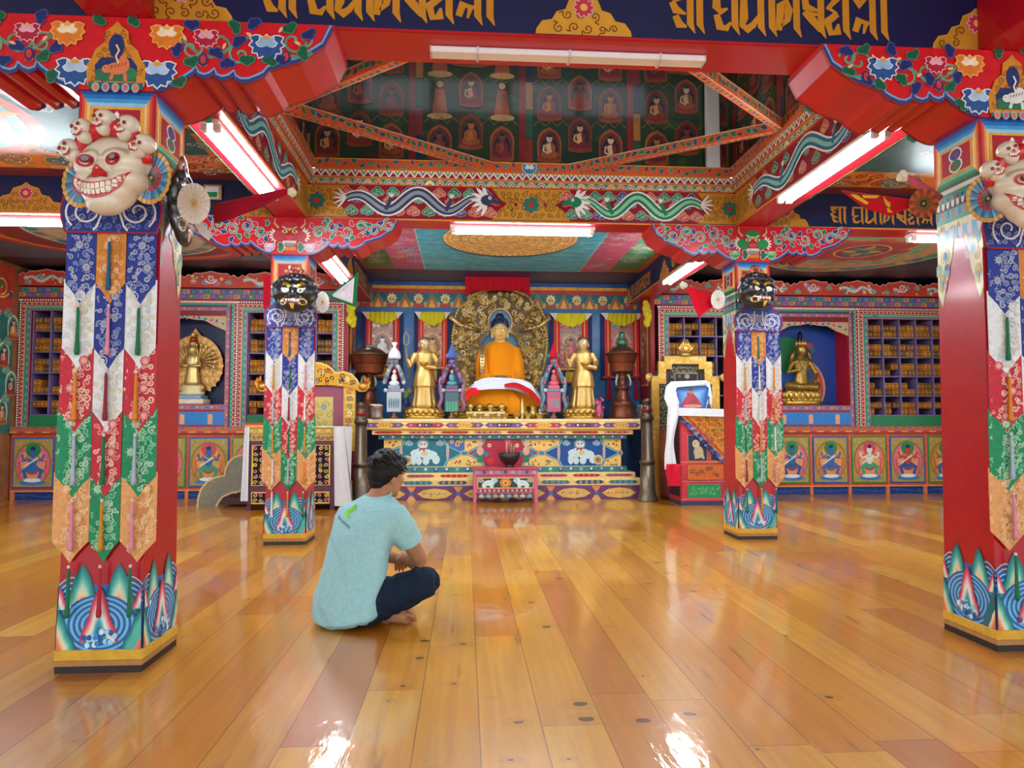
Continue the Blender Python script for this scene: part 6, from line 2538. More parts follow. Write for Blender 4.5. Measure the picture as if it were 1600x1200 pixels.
def drape(m, ctrl, wid, col, n=40, ribs=7, amp=.012, sag=0):
    """a band of cloth along a path: ctrl points are (x, y, z), wid the drop"""
    C = [Vector(c) for c in ctrl]
    P = []
    for i in range(n + 1):
        t = i / n * (len(C) - 1)
        k = min(int(t), len(C) - 2)
        f = t - k
        p0, p1, p2, p3 = C[max(k - 1, 0)], C[k], C[k + 1], C[min(k + 2, len(C) - 1)]
        P.append(.5 * ((2 * p1) + (p2 - p0) * f + (2 * p0 - 5 * p1 + 4 * p2 - p3) * f * f + (3 * p1 - p0 - 3 * p2 + p3) * f ** 3))
    rows = 9
    V = []
    for i, p in enumerate(P):
        w_ = wid[0] + (wid[1] - wid[0]) * i / n if isinstance(wid, tuple) else wid
        for r in range(rows):
            q = r / (rows - 1)
            V.append((p.x, p.y - .09 * q * (1 if sag else 0) - amp * (1 + sin(q * ribs * 2.2 + i * .13)), p.z - w_ * q))
    F = [(i * rows + r, i * rows + r + 1, (i + 1) * rows + r + 1, (i + 1) * rows + r) for i in range(n) for r in range(rows - 1)]
    m.add(V, F, col, True)


def px3(pts):
    return [at(a, b, Y) for a, b, Y in pts]


drape(m, px3([(722, 634, 9.16), (730, 610, 9.13), (748, 594, 9.11), (768, 590, 9.1), (795, 591, 9.1), (818, 594, 9.11), (832, 602, 9.12), (846, 622, 9.16), (855, 641, 9.16)]), (.10, .08), 'dcdfea', sag=1)
drape(m, px3([(741, 596, 9.08), (768, 593, 9.05), (800, 594, 9.05), (826, 603, 9.08)]), .13, 'd4d8e4', sag=1)
tag(obj('ceremonial_scarf', m, CLOTH), 'white silk scarf laid across the lap of the orange-robed statue', 'scarf')
m = MB()
drape(m, px3([(788, 600, 9.01), (806, 598, 8.99), (826, 607, 9.0), (843, 624, 9.02)]), (.05, .1), 'c8101c', sag=1, amp=.006)
tag(obj('red_cloth', m, CLOTH), 'red cloth beneath the white scarf, right side of the statue lap', 'cloth')
m = MB()
drape(m, px3([(728, 612, 9.03), (737, 606, 9.01), (750, 607, 9.0)]), (.14, .08), 'd01822', sag=1, amp=.006)
tag(obj('red_cloth', m, CLOTH), 'small red cloth corner beneath the white scarf, left side of the statue lap', 'cloth')

# ---- standing gold monks
def monk(label, cx_px, mir):
    y = 9.2
    x = X(cx_px, y)
    z0 = ZA
    t = thing('standing_statue', label, 'statue', (x, y, z0))
    k = y / 1083
    base_lotus(t, x, y, z0, .262, .145, .55)
    zf = z0 + .14
    H = Z(529, y, cx_px) - zf
    m = MB()

    def rg(z, rx, ry, wav=.0, kk=11, cx=0):
        return [(x + cx + rx * H * (1 + wav * sin(kk * a)) * cos(a), y + ry * H * (1 + wav * sin(kk * a)) * sin(a), zf + z * H) for a in [2 * pi * j / 40 for j in range(40)]]
    m.loft([rg(.0, .16, .1, .07), rg(.04, .175, .11, .09), rg(.2, .15, .1, .08), rg(.3, .145, .1, .05), rg(.31, .165, .11, .04), rg(.45, .15, .105, .02, 5), rg(.58, .11, .085), rg(.7, .12, .09), rg(.78, .135, .085), rg(.82, .1, .07), rg(.85, .055, .05)], 'e0cc94')
    for s_ in (-1, 1):
        m.tube([(x + s_ * .12 * H, y, zf + .785 * H), (x + s_ * .185 * H, y - .01, zf + .66 * H), (x + s_ * .2 * H, y - .05, zf + .6 * H), (x + s_ * .24 * H, y - .065, zf + .7 * H)] if s_ < 0 else [(x + s_ * .12 * H, y, zf + .785 * H), (x + s_ * .185 * H, y - .01, zf + .66 * H), (x + s_ * .16 * H, y - .09, zf + .57 * H), (x + s_ * .0 * H, y - .13, zf + .6 * H)], [.05 * H, .046 * H, .04 * H, .03 * H], 'e0cc94', 12)
    o = obj('robe', m, GOLD, t)
    fuse(o, .008, 3)
    fixcol(o, 'd6b068')
    m = MB()
    m.ell(x, y - .01, zf + .93 * H, .082 * H, .08 * H, .088 * H, 'e8d4a0', 18, 12)
    m.ell(x, y - .02, zf + .885 * H, .066 * H, .064 * H, .05 * H, 'e8d4a0', 14, 10)
    m.tube([(x, y, zf + .83 * H), (x, y, zf + .9 * H)], .04 * H, 'e8d4a0', 10)
    m.ell(x, y - .09 * H, zf + .92 * H, .012 * H, .014 * H, .024 * H, 'e8d4a0', 8, 6)
    for s_ in (-1, 1):
        m.ell(x + s_ * .08 * H, y, zf + .91 * H, .012 * H, .014 * H, .035 * H, 'e8d4a0', 8, 6)
    o = obj('head', m, GOLD, t)
    m = MB(lambda a, b, l=0: Vector((x + a * H, y - (.088 - .25 * a * a) * H - l * EPS, zf + b * H)))
    for s_ in (-1, 1):
        m.stroke([(s_ * .015, .935), (s_ * .035, .93), (s_ * .055, .938)], .009, '4a3418', 3)
    m.stroke([(-.022, .885), (0, .888), (.022, .885)], .01, '9a4a30', 3)
    obj('face_paint', m, CERAM, t)
    m = MB()
    m.ell(x, y + .008, zf + .97 * H, .079 * H, .08 * H, .056 * H, '1a1a26', 16, 8)
    obj('hair', m, CERAM, t)
    m = MB()
    m.lathe([(.012, 0), (.04, .012), (.062, .05), (.056, .056), (.03, .03)], 'c89a3a', x, y - .15, zf + .585 * H, 16)
    obj('alms_bowl', m, GOLD, t)
    m = MB()
    sx = x - .25 * H
    m.tube([(sx + .03, y - .06, zf + .42 * H), (sx, y - .07, zf + .78 * H), (sx - .005, y - .07, zf + .9 * H)], .008, 'c8a050', 8)
    R = [(sx - .005 + .034 * cos(a) * (1 if abs(sin(a)) < .9 else .3), y - .07, zf + .98 * H + .085 * sin(a)) for a in [2 * pi * j / 20 for j in range(21)]]
    m.tube(R, .006, 'c8b078', 6)
    m.tube([(sx - .005, y - .07, zf + 1.06 * H), (sx - .008, y - .07, zf + 1.14 * H)], [.006, .002], 'c8b078', 6)
    obj('ringed_staff', m, GOLD, t)
    m = MB()
    m.tube([(x - .1 * H, y - .06, zf + .015), (x + .11 * H, y - .06, zf + .012)], .02, '8a3a5a', 6)
    obj('hem_band', m, CERAM, t)


monk('standing gold monk statue with ringed staff, left of the orange-robed statue', 663, 1)
monk('standing gold monk statue with ringed staff, right of the orange-robed statue', 911, 1)


# ---- butter sculptures
def torma(label, px, ytop, pal, kind, Y=9.12):
    x = X(px, Y)
    t = thing('butter_sculpture', label, 'offering', (x, Y, ZA), 'butter sculptures on the altar')
    k = Y / 1083
    zp = lambda py: Z(py, Y, px)
    m = MB()
    m.lathe([(.045, 0), (.05, .02), (.02, .045), (.02, .075), (.035, .09)], '7a4a30', x, Y, ZA, 12)
    obj('stem', m, PAINT, t)
    z0 = ZA + .088
    m = MB(front(Y - .03))
    c = pal
    q = lambda a: x + a * k
    m.box(q(-11), q(11), Y - .03, Y + .03, z0, zp(612), c[0], .006)
    if kind == 1:
        for i in range(5):
            for j in range(4):
                m.rect(q(-9 + j * 4.6), q(-9 + j * 4.6 + 3.8), z0 + .01 + i * .026, z0 + .01 + i * .026 + .02, '3a9a6a', 1)
    else:
        for i in range(5):
            m.disc(q(-7 + i * 3.5), zp(630), .014, c[2], 1, 8, .075)
            m.disc(q(-7 + i * 3.5), zp(630), .007, c[3], 2, 8, .06)
    m.box(q(-13), q(13), Y - .035, Y + .03, zp(612), zp(608), c[1], .004)
    m.box(q(-9), q(9), Y - .03, Y + .03, zp(608), zp(602), c[2], .004)
    obj('pedestal', m, CERAM, t)
    m = MB()
    m.ell(x, Y - .01, zp(599), 8 * k, .03, 4.5 * k, c[4], 14, 8)
    m.ell(x, Y - .01, zp(591), 4.6 * k, .028, 7 * k, c[4], 12, 8)
    m.ell(x, Y - .01, zp(581), 2.8 * k, .024, 3.2 * k, c[5], 12, 8)
    obj('figure', m, CERAM, t)
    m = MB()
    A = [(q(-15), Y, zp(598)), (q(-12.5), Y, zp(589)), (q(-9), Y, zp(580)), (q(-6), Y, zp(573)), (q(0), Y, zp(568)), (q(6), Y, zp(573)), (q(9), Y, zp(580)), (q(12.5), Y, zp(589)), (q(15), Y, zp(598))]
    m.tube(A, [(.03, .03)] * 9, c[1], 8)
    for i, p in enumerate(A):
        m.ell(p[0], p[1] - .02, p[2], .026, .02, .026, (c[2], c[3], c[0])[i % 3], 8, 6)
    m.ell(x, Y - .01, zp(565), 6 * k, .04, 5.5 * k, c[2], 12, 8)
    m.ell(x, Y - .045, zp(565), 3 * k, .02, 3.2 * k, c[3], 10, 8)
    obj('arch', m, CERAM, t)
    m = MB()
    if kind == 0:
        m.lathe([(.075, 0), (.085, .03), (.07, .09), (.02, .15), (.018, .17), (.045, .21), (.015, .22)], c[6], x, Y, zp(561), 10)
    else:
        m.lathe([(.06, 0), (.055, .06), (.03, .13), (.006, .2)], c[6], x, Y, zp(560), 10)
        for s_ in (-1, 1):
            m.ell(x + s_ * .05, Y, zp(556), .035, .025, .03, c[3], 8, 6)
    obj('top', m, CLOTH, t)
    for s_ in (-1, 1):
        m = MB()
        S = [(q(s_ * 15), Y + .01, zp(598)), (q(s_ * 19), Y + .01, zp(608)), (q(s_ * 18), Y + .01, zp(620)), (q(s_ * 14), Y + .01, zp(630)), (q(s_ * 16), Y + .01, zp(640))]
        if kind:
            S = [(q(s_ * 14), Y + .01, zp(590)), (q(s_ * 17), Y + .01, zp(590)), (q(s_ * 18), Y + .01, zp(600)), (q(s_ * 17), Y + .01, zp(612)), (q(s_ * 15), Y + .01, zp(622)), (q(s_ * 20), Y + .01, zp(634)), (q(s_ * 16), Y + .01, zp(643))]
            m.tube(S, [.02, .024, .028, .028, .028, .026, .02], c[1], 8)
        m.ell(q(s_ * 13), Y - .03, zp(610), .024, .016, .024, 'e0e0dc', 8, 6)
        m.ell(q(s_ * 13), Y - .044, zp(610), .01, .008, .01, '3a5a9a', 6, 5)
        obj('side_scroll', m, CERAM, t)


torma('pale blue-white butter sculpture with white cloth tip, beside left copper lamp', 616, 585, ['a8b8b8', '8a8898', '7a90a0', '4a6a7a', 'd8dcdc', 'e0e0e0', 'dfe6f0'], 0, 9.0)
torma('blue and red butter sculpture with green grid base, left of the scarf', 706, 540, ['1f4a5a', '8a5a78', '5a3a6a', '6a78c0', '3f8aa0', 'd89a6a', '5a6ab0'], 1, 9.0)
torma('pink butter sculpture with red tip, right of the scarf', 865, 540, ['a83a5a', '5a7a8a', 'b8506a', '3f8a8a', 'd0506a', 'd8788a', 'c01830'], 2, 9.0)


def striped_scroll(label, pts, cols):
    m = MB()
    P = px3(pts)
    for i in range(len(P) - 1):
        m.tube([P[i], P[i].lerp(P[i + 1], .5), P[i + 1]], [.04, .044, .04], cols[i % len(cols)], 10)
    tag(obj('striped_scroll', m, CERAM), label, 'offering')


striped_scroll('striped butter scroll curling left of the left monk', [(646, 648, 9.44), (637, 636, 9.44), (633, 622, 9.44), (638, 612, 9.44), (646, 607, 9.44)], ['c86a7a', '3a4a8a', '8aa83a', 'c8a89a'])
striped_scroll('striped butter scroll curling left of the right monk', [(878, 612, 9.44), (884, 620, 9.44), (888, 628, 9.44), (884, 636, 9.44), (880, 648, 9.44)], ['6a6a8a', 'a8786a', 'c8b8a8', '4a5a6a'])


# ---- copper lamps
def copper_lamp(label, px, y_rim, r_px, Y, patina):
    x = X(px, Y)
    k = Y / 1083
    t = thing('copper_lamp', label, 'lamp', (x, Y, ZA))
    zp = lambda py: Z(py, Y, px)
    r = r_px * k
    m = MB()
    H = zp(y_rim + 30) - ZA
    prof = [(.175, 0), (.175, H * .05), (.165, H * .12), (.15, H * .3), (.16, H * .33), (.12, H * .38), (.1, H * .48), (.075, H * .58), (.07, H * .62), (.1, H * .66), (.1, H * .7), (.05, H * .74), (.06, H * .86), (.07, H * .9), (.05, H * .96), (.09, H)]
    m.lathe(prof, '6a3a2a', x, Y, ZA, 26)
    obj('foot', m, BRONZE, t)
    m = MB()
    z0 = ZA + H
    hb = zp(y_rim) - z0
    m.lathe([(r * .3, 0), (r * .62, hb * .02), (r * .66, hb * .1), (r * .74, hb * .5), (r * .8, hb * .55), (r * .86, hb * .9), (r, hb * .97), (r, hb)], ['5a3426', '8a4a34', '9a5a40', '6a3c2c', '8a4e38', '6a3c2c', '5a3426'], x, Y, z0, 32)
    obj('bowl', m, BRONZE, t)
    m = MB()
    zr = z0 + hb
    m.lathe([(r * .98, .0), (r * .8, .02), (r * .72, .045), (r * .5, .085), (r * .2, .105), (r * .14, .11)], '6a4c3c', x, Y, zr, 32)
    if patina:
        m.lathe([(.05, 0), (.075, .04), (.06, .09), (.03, .13), (.045, .16), (.02, .2)], '4a7a62', x, Y, zr + .1, 14)
    else:
        m.lathe([(.05, 0), (.06, .02), (.03, .04)], '8a9888', x, Y, zr + .1, 14)
        m.ell(x, Y - r * .55, zr + .07, .045, .03, .025, '8a9888', 10, 6)
    obj('lid', m, BRONZE, t)
    for s_ in (-1, 1):
        m = MB()
        m.tube([(x + s_ * .075, Y - .06, ZA + H * .97), (x + s_ * .1, Y - .08, ZA + H * .8), (x + s_ * .09, Y - .08, ZA + H * .72)], [(.014, .006)] * 3, '8a9a8a', 6)
        obj('scarf_tie', m, CLOTH, t)


copper_lamp('wide-rimmed copper lamp with plain lid, at the left end of the altar', 577, 555, 32, 9.32, False)
copper_lamp('copper lamp with green finial on its lid, at the right end of the altar', 972, 553, 27, 9.2, True)


# ---- long horns standing on their bells
def long_horn(label, px, Y, ytop):
    b = at(px, 780, Y)
    x = b.x
    t = thing('long_horn', label, 'horn', (x, Y, 0))
    H = Z(ytop, Y, px)
    m = MB()
    m.lathe([(.135, 0), (.13, .012), (.115, .06), (.098, .12), (.088, H * .36)], '6e6252', x, Y, 0, 24)
    obj('bell', m, METAL if False else BRONZE, t)
    m = MB()
    m.lathe([(.088, H * .36), (.1, H * .365), (.1, H * .395), (.08, H * .4), (.068, H * .78)], '665848', x, Y, 0, 24)
    obj('middle_tube', m, BRONZE, t)
    m = MB()
    m.lathe([(.068, H * .78), (.085, H * .785), (.085, H * .82), (.07, H * .83), (.06, H * .87), (.075, H * .875), (.075, H * .895), (.055, H * .9), (.05, H * .95), (.062, H * .955), (.055, H * .985), (.02, H)], ['5e5044', '5e5044', '4a3c30', '5e5044', '9a2a2c', '9a2a2c', '5e5044', '5e5044', '8a3a2c', '54483c', '54483c'], x, Y, 0, 20)
    obj('mouth_tube', m, BRONZE, t)


long_horn('long metal horn standing on its bell at the left of the altar', 563, 8.68, 628)
long_horn('long metal horn standing on its bell at the right of the altar', 1012, 8.62, 622)


# ---- hanging scroll paintings behind
def thangka(label, p0, p1, ytop, ybot, bg, fig, Y=YR - .02, yellow=True):
    x0, x1 = X(p0, Y), X(p1, Y)
    z1, z0 = Z(ytop, Y, p0), Z(ybot, Y, p0)
    w_, h = x1 - x0, z1 - z0
    t = thing('scroll_painting', label, 'painting', ((x0 + x1) / 2, Y, z0), 'silk-mounted scroll paintings behind the altar')
    m = MB(front(Y - .012))
    m.prism([(x0 - .05, z0 - .02), (x1 + .05, z0 - .02), (x1 + .05, z1), (x0 - .05, z1)], .007, '0c1a4e')
    m.rect(x0 + w_ * .02, x0 + w_ * .2, z0 + .03, z1, 'c81a24', 1)
    m.rect(x1 - w_ * .2, x1 - w_ * .02, z0 + .03, z1, 'c81a24', 1)
    m.rect(x0 + w_ * .1, x0 + w_ * .13, z0 + .03, z1, 'e0a040', 2)
    m.rect(x1 - w_ * .13, x1 - w_ * .1, z0 + .03, z1, 'e0a040', 2)
    m.rect(x0 + w_ * .1, x1 - w_ * .1, z0 + h * .2, z0 + h * .23, 'e0a040', 2)
    m.rect(x0 + w_ * .35, x1 - w_ * .35, z0 + .03, z0 + h * .17, 'c8a428', 2)
    obj('silk_mount', m, SILK, t)
    m = MB(front(Y - .016))
    a, b, c, d = x0 + w_ * .2, x1 - w_ * .2, z0 + h * .24, z1 - h * .1
    m.prism([(a, c), (b, c), (b, d), (a, d)], .003, bg)
    m.seated((a + b) / 2, c + (d - c) * .12, (d - c) * .62, fig[0], fig[1], fig[2], fig[3], fig[4], 1, 'c89a6a')
    for i in range(10):
        xx = a + (b - a) * ((i % 5) + .5) / 5
        zz_ = c + .02 if i < 5 else d - .1
        m.disc(xx, zz_ + .02, .028, fig[i % 5], 1.5, 9, .034)
        m.disc(xx, zz_ + .045, .014, 'd8b890', 2, 8)
    for i in range(14):
        xx = a + .02 if i % 2 else b - .02
        m.disc(xx, c + (d - c) * (i + 1) / 16, .02, fig[(i + 2) % 5], 1.5, 8)
    obj('painting', m, MURAL, t)
    if yellow:
        m = MB()
        V, n, rows = [], 26, 6
        for i in range(n + 1):
            u = i / n
            x = x0 + w_ * (.04 + .92 * u)
            drop = h * (.1 + .1 * sin(pi * u) ** 1.5 + .012 * sin(u * 50))
            for r in range(rows):
                q = r / (rows - 1)
                V.append((x + .01 * sin(q * 6 + i), Y - .022 - .012 * (1 + sin(i * 1.7 + q)) - .02 * sin(pi * u) * q, z1 + .012 - drop * q))
        m.add(V, [(i * rows + r, i * rows + r + 1, (i + 1) * rows + r + 1, (i + 1) * rows + r) for i in range(n) for r in range(rows - 1)], 'd8c828', True)
        obj('silk_cover', m, CLOTH, t)
        for s_ in (-1, 1):
            m = MB(front(Y - .05))
            xe = x0 if s_ < 0 else x1
            m.prism([(xe + s_ * w_ * .1, z1 + .01), (xe - s_ * w_ * .12, z1 + .01), (xe - s_ * w_ * .06, z1 - h * .09)][::-s_], .003, 'e0d8c8')
            obj('scarf_corner', m, CLOTH, t)
    m = MB()
    m.tube([(x0 - .02, Y - .016, z0 + .02), (x1 + .02, Y - .016, z0 + .02)], .016, 'b8442a', 10)
    obj('roller', m, PAINT, t)
    if p0 > 900:
        for s_ in (-1, 1):
            m = MB()
            xe = x0 + .06 if s_ < 0 else x1 - .06
            m.tube([(xe, Y - .03, z0 + .03), (xe, Y - .035, z0 - .18), (xe, Y - .03, z0 - .3)], [(.02, .006), (.03, .008), (.034, .008)], 'a81830', 8)
            obj('ribbon', m, CLOTH, t)
    return t


thangka('scroll painting with pale figure above the left copper lamp', 570, 624, 489, 592, 'a87a6a', ['d8d4cc', 'e8e0d8', '7a5a5a', '8a6a5a', 'b8887a'])
thangka('scroll painting behind the left monk, partly hidden by the gilt aureole', 652, 699, 489, 598, 'b8886a', ['b8843a', 'd8a86a', '8a4a3a', '9a6a4a', 'c8905a'])
thangka('scroll painting with red figure behind the right monk', 864, 920, 491, 600, '9a7a72', ['b03a3a', 'c8706a', '8a4a4a', '8a6a5a', 'a8505a'])
thangka('scroll painting with green figure above the right copper lamp', 944, 1000, 491, 592, 'a86a5a', ['3f8a7a', '6aa890', '8a3a3a', '9a5a4a', 'c04a4a'])
for nm, xs_, sg in (('left', AX0 + .002, 1), ('right', AX1 - .002, -1)):
    t = thing('scroll_painting', 'scroll painting on the %s side wall of the altar recess, seen edge-on' % nm, 'painting', (xs_, 9.6, 1.45), 'silk-mounted scroll paintings behind the altar')
    f_ = lambda o_: lin((xs_ + sg * o_, 0, 0), (0, sg, 0), (0, 0, 1))
    a, b = sorted((sg * 9.42, sg * 9.8))
    m = MB(f_(.012))
    m.prism([(a, 1.5), (b, 1.5), (b, 2.5), (a, 2.5)], .01, 'c8962e')
    m.rect(a + .02, b - .02, 1.52, 2.5, 'c01a24', 1)
    obj('silk_mount', m, SILK, t)
    m = MB(f_(.016))
    m.prism([(a + .07, 1.7), (b - .07, 1.7), (b - .07, 2.35), (a + .07, 2.35)], .003, '8a5a5a')
    m.seated((a + b) / 2, 1.76, .5, 'b83a3a', 'd8a888', '3a3a6a', '8a5a4a', 'b8705a', 1)
    obj('painting', m, MURAL, t)
    m = MB()
    m.tube([(xs_ + sg * .018, 9.4, 1.49), (xs_ + sg * .018, 9.82, 1.49)], .016, 'b8442a', 8)
    obj('roller', m, PAINT, t)
# yellow scarves tied at the corners of the recess
for nm, px in (('yellow silk scarf hanging at the left corner of the altar recess', 549), ('yellow silk scarf hanging at the right corner of the altar recess', 1011)):
    m = MB()
    c = at(px, 490, 9.28)
    for k in range(16):
        m.ell(c.x + RND.uniform(-.03, .03), c.y + RND.uniform(-.02, .02), c.z - .14 + .28 * k / 15, .045, .035, .05, 'd0c02a', 8, 6)
    tag(obj('yellow_scarf', m, CLOTH), nm, 'scarf')

# ---- red valance over the aureole
m = MB()
V, n, rows = [], 60, 8
Yv = 9.5
for i in range(n + 1):
    u = i / n
    px = 727 + 101 * u
    drop = 27 if .1 < u < .9 else 27 + 12 * (1 - min(u, 1 - u) / .1)
    for r in range(rows):
        q = r / (rows - 1)
        p = at(px, 427 + drop * q, Yv)
        V.append((p.x, Yv - .015 * sin(i * 1.25) * (.4 + .6 * q), p.z))
m.add(V, [(i * rows + r, i * rows + r + 1, (i + 1) * rows + r + 1, (i + 1) * rows + r) for i in range(n) for r in range(rows - 1)], 'b00f22', True)
o = thing('valance', 'red pleated cloth valance hanging over the gilt aureole', 'valance', at(778, 427, Yv))
obj('cloth', m, CLOTH, o)
m = MB()
a, b = at(724, 426, Yv), at(831, 426, Yv)
m.tube([a, b], .016, '7a2a1a', 8)
obj('rod', m, PAINT, o)
m = MB()
for q in (a, b):
    m.box(q.x - .008, q.x + .008, Yv, YR, q.z - .008, q.z + .008, '7a2a1a')
obj('bracket', m, PAINT, o)

# ---- small offerings along the front of the altar
BM = MB()
BM.lathe([(.035, 0), (.04, .012), (.028, .02), (.045, .035), (.068, .075), (.072, .082), (.06, .076), (.02, .062)], 'c8a458', 0, 0, 0, 18)
b0 = obj('offering_bowl', BM, GOLD)
ROWP = [733, 751, 771, 789, 807, 825, 842]
POSB = ('leftmost', 'second from left', 'third from left', 'middle', 'third from right', 'second from right', 'rightmost')
for i, px in enumerate(ROWP):
    o = b0 if i == 0 else b0.copy()
    if i:
        COL.objects.link(o)
    o.location = (X(px, 9.015), 9.015, ZA)
    o.scale = (.8, .8, .82)
    tag(o, 'small gilt offering bowl, %s in the front row on the altar' % POSB[i], 'bowl', 'gilt bowls in the front row')
tr = MB()
x0, x1 = X(728, 9.06), X(790, 9.06)
tr.box(x0, x1, 9.08, 9.125, ZA + .03, ZA + .1, 'c8b47a', .006)
tr.box(x0 + .02, x1 - .02, 9.085, 9.12, ZA, ZA + .03, 'a8884a')
tag(obj('offering_tray', tr, GOLD), 'long gilt stand behind the front row of bowls, carrying gold cups', 'stand')
CM = MB()
CM.lathe([(.03, 0), (.034, .01), (.02, .02), (.045, .045), (.05, .075), (.04, .1), (.015, .115)], 'd0b060', 0, 0, 0, 16)
c0 = obj('gilt_cup', CM, GOLD)
for i, (px, z) in enumerate(((735, .101), (749, .101), (766, .101), (784, .101))):
    o = c0 if i == 0 else c0.copy()
    if i:
        COL.objects.link(o)
    o.location = (X(px, 9.1), 9.1, ZA + z)
    o.scale = (.9, .9, .9)
    tag(o, 'covered gilt cup, %s on the gilt stand below the statue' % ('first from left', 'second from left', 'third from left', 'fourth from left')[i], 'cup', 'gilt cups on the stand')
m = MB()
m.lathe([(.024, 0), (.026, .02), (.018, .035), (.028, .07), (.03, .1), (.018, .13), (.024, .16), (.02, .19), (.008, .22), (.01, .25), (.003, .27)], 'e0c884', X(816, 9.04), 9.04, ZA, 16)
tag(obj('gilt_ewer', m, GOLD), 'slim gilt ewer between the bowls, under the red cloth', 'vessel')
for px, lab in ((819, 'round gilt pot right of the slim ewer'), (833, 'small gilt pot beside the white spotted figurine')):
    m = MB()
    m.lathe([(.03, 0), (.05, .03), (.06, .07), (.05, .11), (.03, .13), (.045, .15), (.02, .155)], 'c8a858', X(px, 9.12), 9.12, ZA + .001, 16)
    m.lathe([(.045, 0), (.045, .02)], 'c8a858', X(px, 9.12), 9.12, ZA + .15, 12)
    tag(obj('gilt_pot', m, GOLD), lab, 'vessel')
m = MB()
xx = X(844, 9.115)
m.lathe([(.034, 0), (.03, .02), (.024, .05), (.028, .075), (.016, .1), (.02, .115), (.005, .135)], 'e4e4e8', xx, 9.115, ZA, 14)
for k in range(6):
    m.ell(xx + .018 * cos(k * 2.2), 9.095, ZA + .02 + .014 * k, .008, .006, .01, '3a5aa0', 6, 5)
tag(obj('white_figurine', m, CERAM), 'white figurine with blue spots beside the rightmost bowl', 'figurine')
# cup with cotton, left end
m = MB()
xx = X(589, 9.0)
m.lathe([(.085, 0), (.09, .02), (.08, .04), (.09, .14), (.1, .165), (.09, .16)], ['7a6a60', '7a6a60', '8a7a70', '7a5a4a', '9a8a80'], xx, 9.0, ZA, 20)
for k in range(9):
    m.ell(xx + RND.uniform(-.06, .06), 9.0 + RND.uniform(-.05, .02), ZA + .17, .035, .03, .02, 'e8e8ea', 8, 6)
tag(obj('metal_cup', m, BRONZE), 'dull metal cup heaped with white cotton, in front of the left copper lamp', 'cup')
for k in range(6):
    m = MB()
    xx = X(998, 9.3)
    z = ZA + .032 * k
    m.box(xx - .005 + .006 * (k % 3), xx + .19 - .005 * (k % 2), 9.18 + .01 * (k % 2), 9.45, z, z + .03, ('b8b8ac', 'a8a8a0', 'c4c4b8')[k % 3], .004)
    tag(obj('loose_leaf_book', m, CLOTH), '%s grey loose-leaf book in the stack beside the right copper lamp' % ('bottom', 'second lowest', 'third lowest', 'fourth lowest', 'second highest', 'topmost')[k], 'book', 'grey books at the right end of the altar')
m = MB()
c = at(936, 632, 9.02)
for k in range(22):
    m.ell(c.x + RND.uniform(-.05, .05), 9.02 + RND.uniform(-.03, .03), ZA + .05 + RND.uniform(0, .22), .022, .02, .02, ('b82a6a', 'd85a8a', '8a1a4a')[k % 3], 7, 5)
m.lathe([(.03, 0), (.036, .05), (.04, .1), (.03, .24)], 'a83a5a', c.x, 9.02, ZA, 10)
tag(obj('pink_flowers', m, CERAM), 'pink artificial flowers in front of the right monk statue base', 'flowers')

# ---- small pink table and incense bowl
YT = 8.5
x0, x1 = X(740, YT), X(840, YT)
zt_ = Z(731, YT, 790)
t = thing('offering_table', 'small pink lacquered table with snow-lion panel, in front of the altar', 'table', ((x0 + x1) / 2, YT + .2, 0))
m = MB()
m.box(x0 - .02, x1 + .02, YT - .02, YT + .36, zt_ - .02, zt_, 'b8485a', .004)
m.box(x0, x1, YT, YT + .34, zt_ - .085, zt_ - .02, 'b86a80')
m.fr = front(YT)
for i in range(9):
    m.disc(x0 + (x1 - x0) * (i + .5) / 9, zt_ - .052, .022, ('8a9ab0', '3a4a8a', 'c8a0a8')[i % 3], 1, 8)
obj('top', m, PAINT, t)
m = MB()
m.box(x0 + .03, x1 - .03, YT + .015, YT + .32, .12, zt_ - .085, 'c0566a')
m.fr = front(YT + .015)
a, b, c, d = x0 + .06, x1 - .06, .19, zt_ - .13
m.rect(a - .012, b + .012, c - .012, d + .012, 'd8b858', 1)
m.rect(a, b, c, d, '2a3a34', 2)
for s_ in (-1, 1):
    cx = (a + b) / 2 + s_ * .2
    for dx, dz, rx, rz in ((0, 0, .07, .035), (.06, .03, .04, .035), (-.06, -.03, .03, .035), (.03, -.03, .025, .035)):
        m.disc(cx - s_ * dx, (c + d) / 2 + dz, rx, 'c8dcdc', 4, 12, rz)
    m.flower(cx - s_ * .08, (c + d) / 2 + .03, .035, '8ac0b8', 'd8d8d8', 8, 5)
    m.cloud(cx + s_ * .1, (c + d) / 2 + .03, .03, '8a8a6a', 3)
m.disc((a + b) / 2, (c + d) / 2, .07, 'c87a34', 3, 16, .06)
m.flower((a + b) / 2, (c + d) / 2, .045, 'e0a850', '8a2a2a', 8, 4)
m.rect(a, b, .135, .17, '6a3a50', 1)
for i in range(12):
    m.disc(a + (b - a) * (i + .5) / 12, .152, .016, 'c89aa8', 2, 8)
obj('panel', m, PAINT, t)
m = MB(front(YT + .02))
P = [(x0 + .05, .13), (x0 + .05, .03)]
for i in range(13):
    P.append((x0 + .05 + (x1 - x0 - .1) * i / 12, .035 + .03 * abs(sin(i * pi / 3))))
P += [(x1 - .05, .03), (x1 - .05, .13)]
m.prism(P, .02, '5a4a3a')
for i in range(8):
    m.cloud(x0 + .1 + (x1 - x0 - .2) * i / 7, .085, .024, ('b8b0a0', '3f8aa0', '8a7a5a')[i % 3], 1)
obj('apron', m, PAINT, t)
for xx in (x0, x1 - .04):
    for yy in (YT, YT + .3):
        m = MB()
        m.box(xx, xx + .04, yy, yy + .04, 0, zt_ - .086, 'c8627a', .004)
        obj('leg', m, PAINT, t)
xx = X(796, YT + .16)
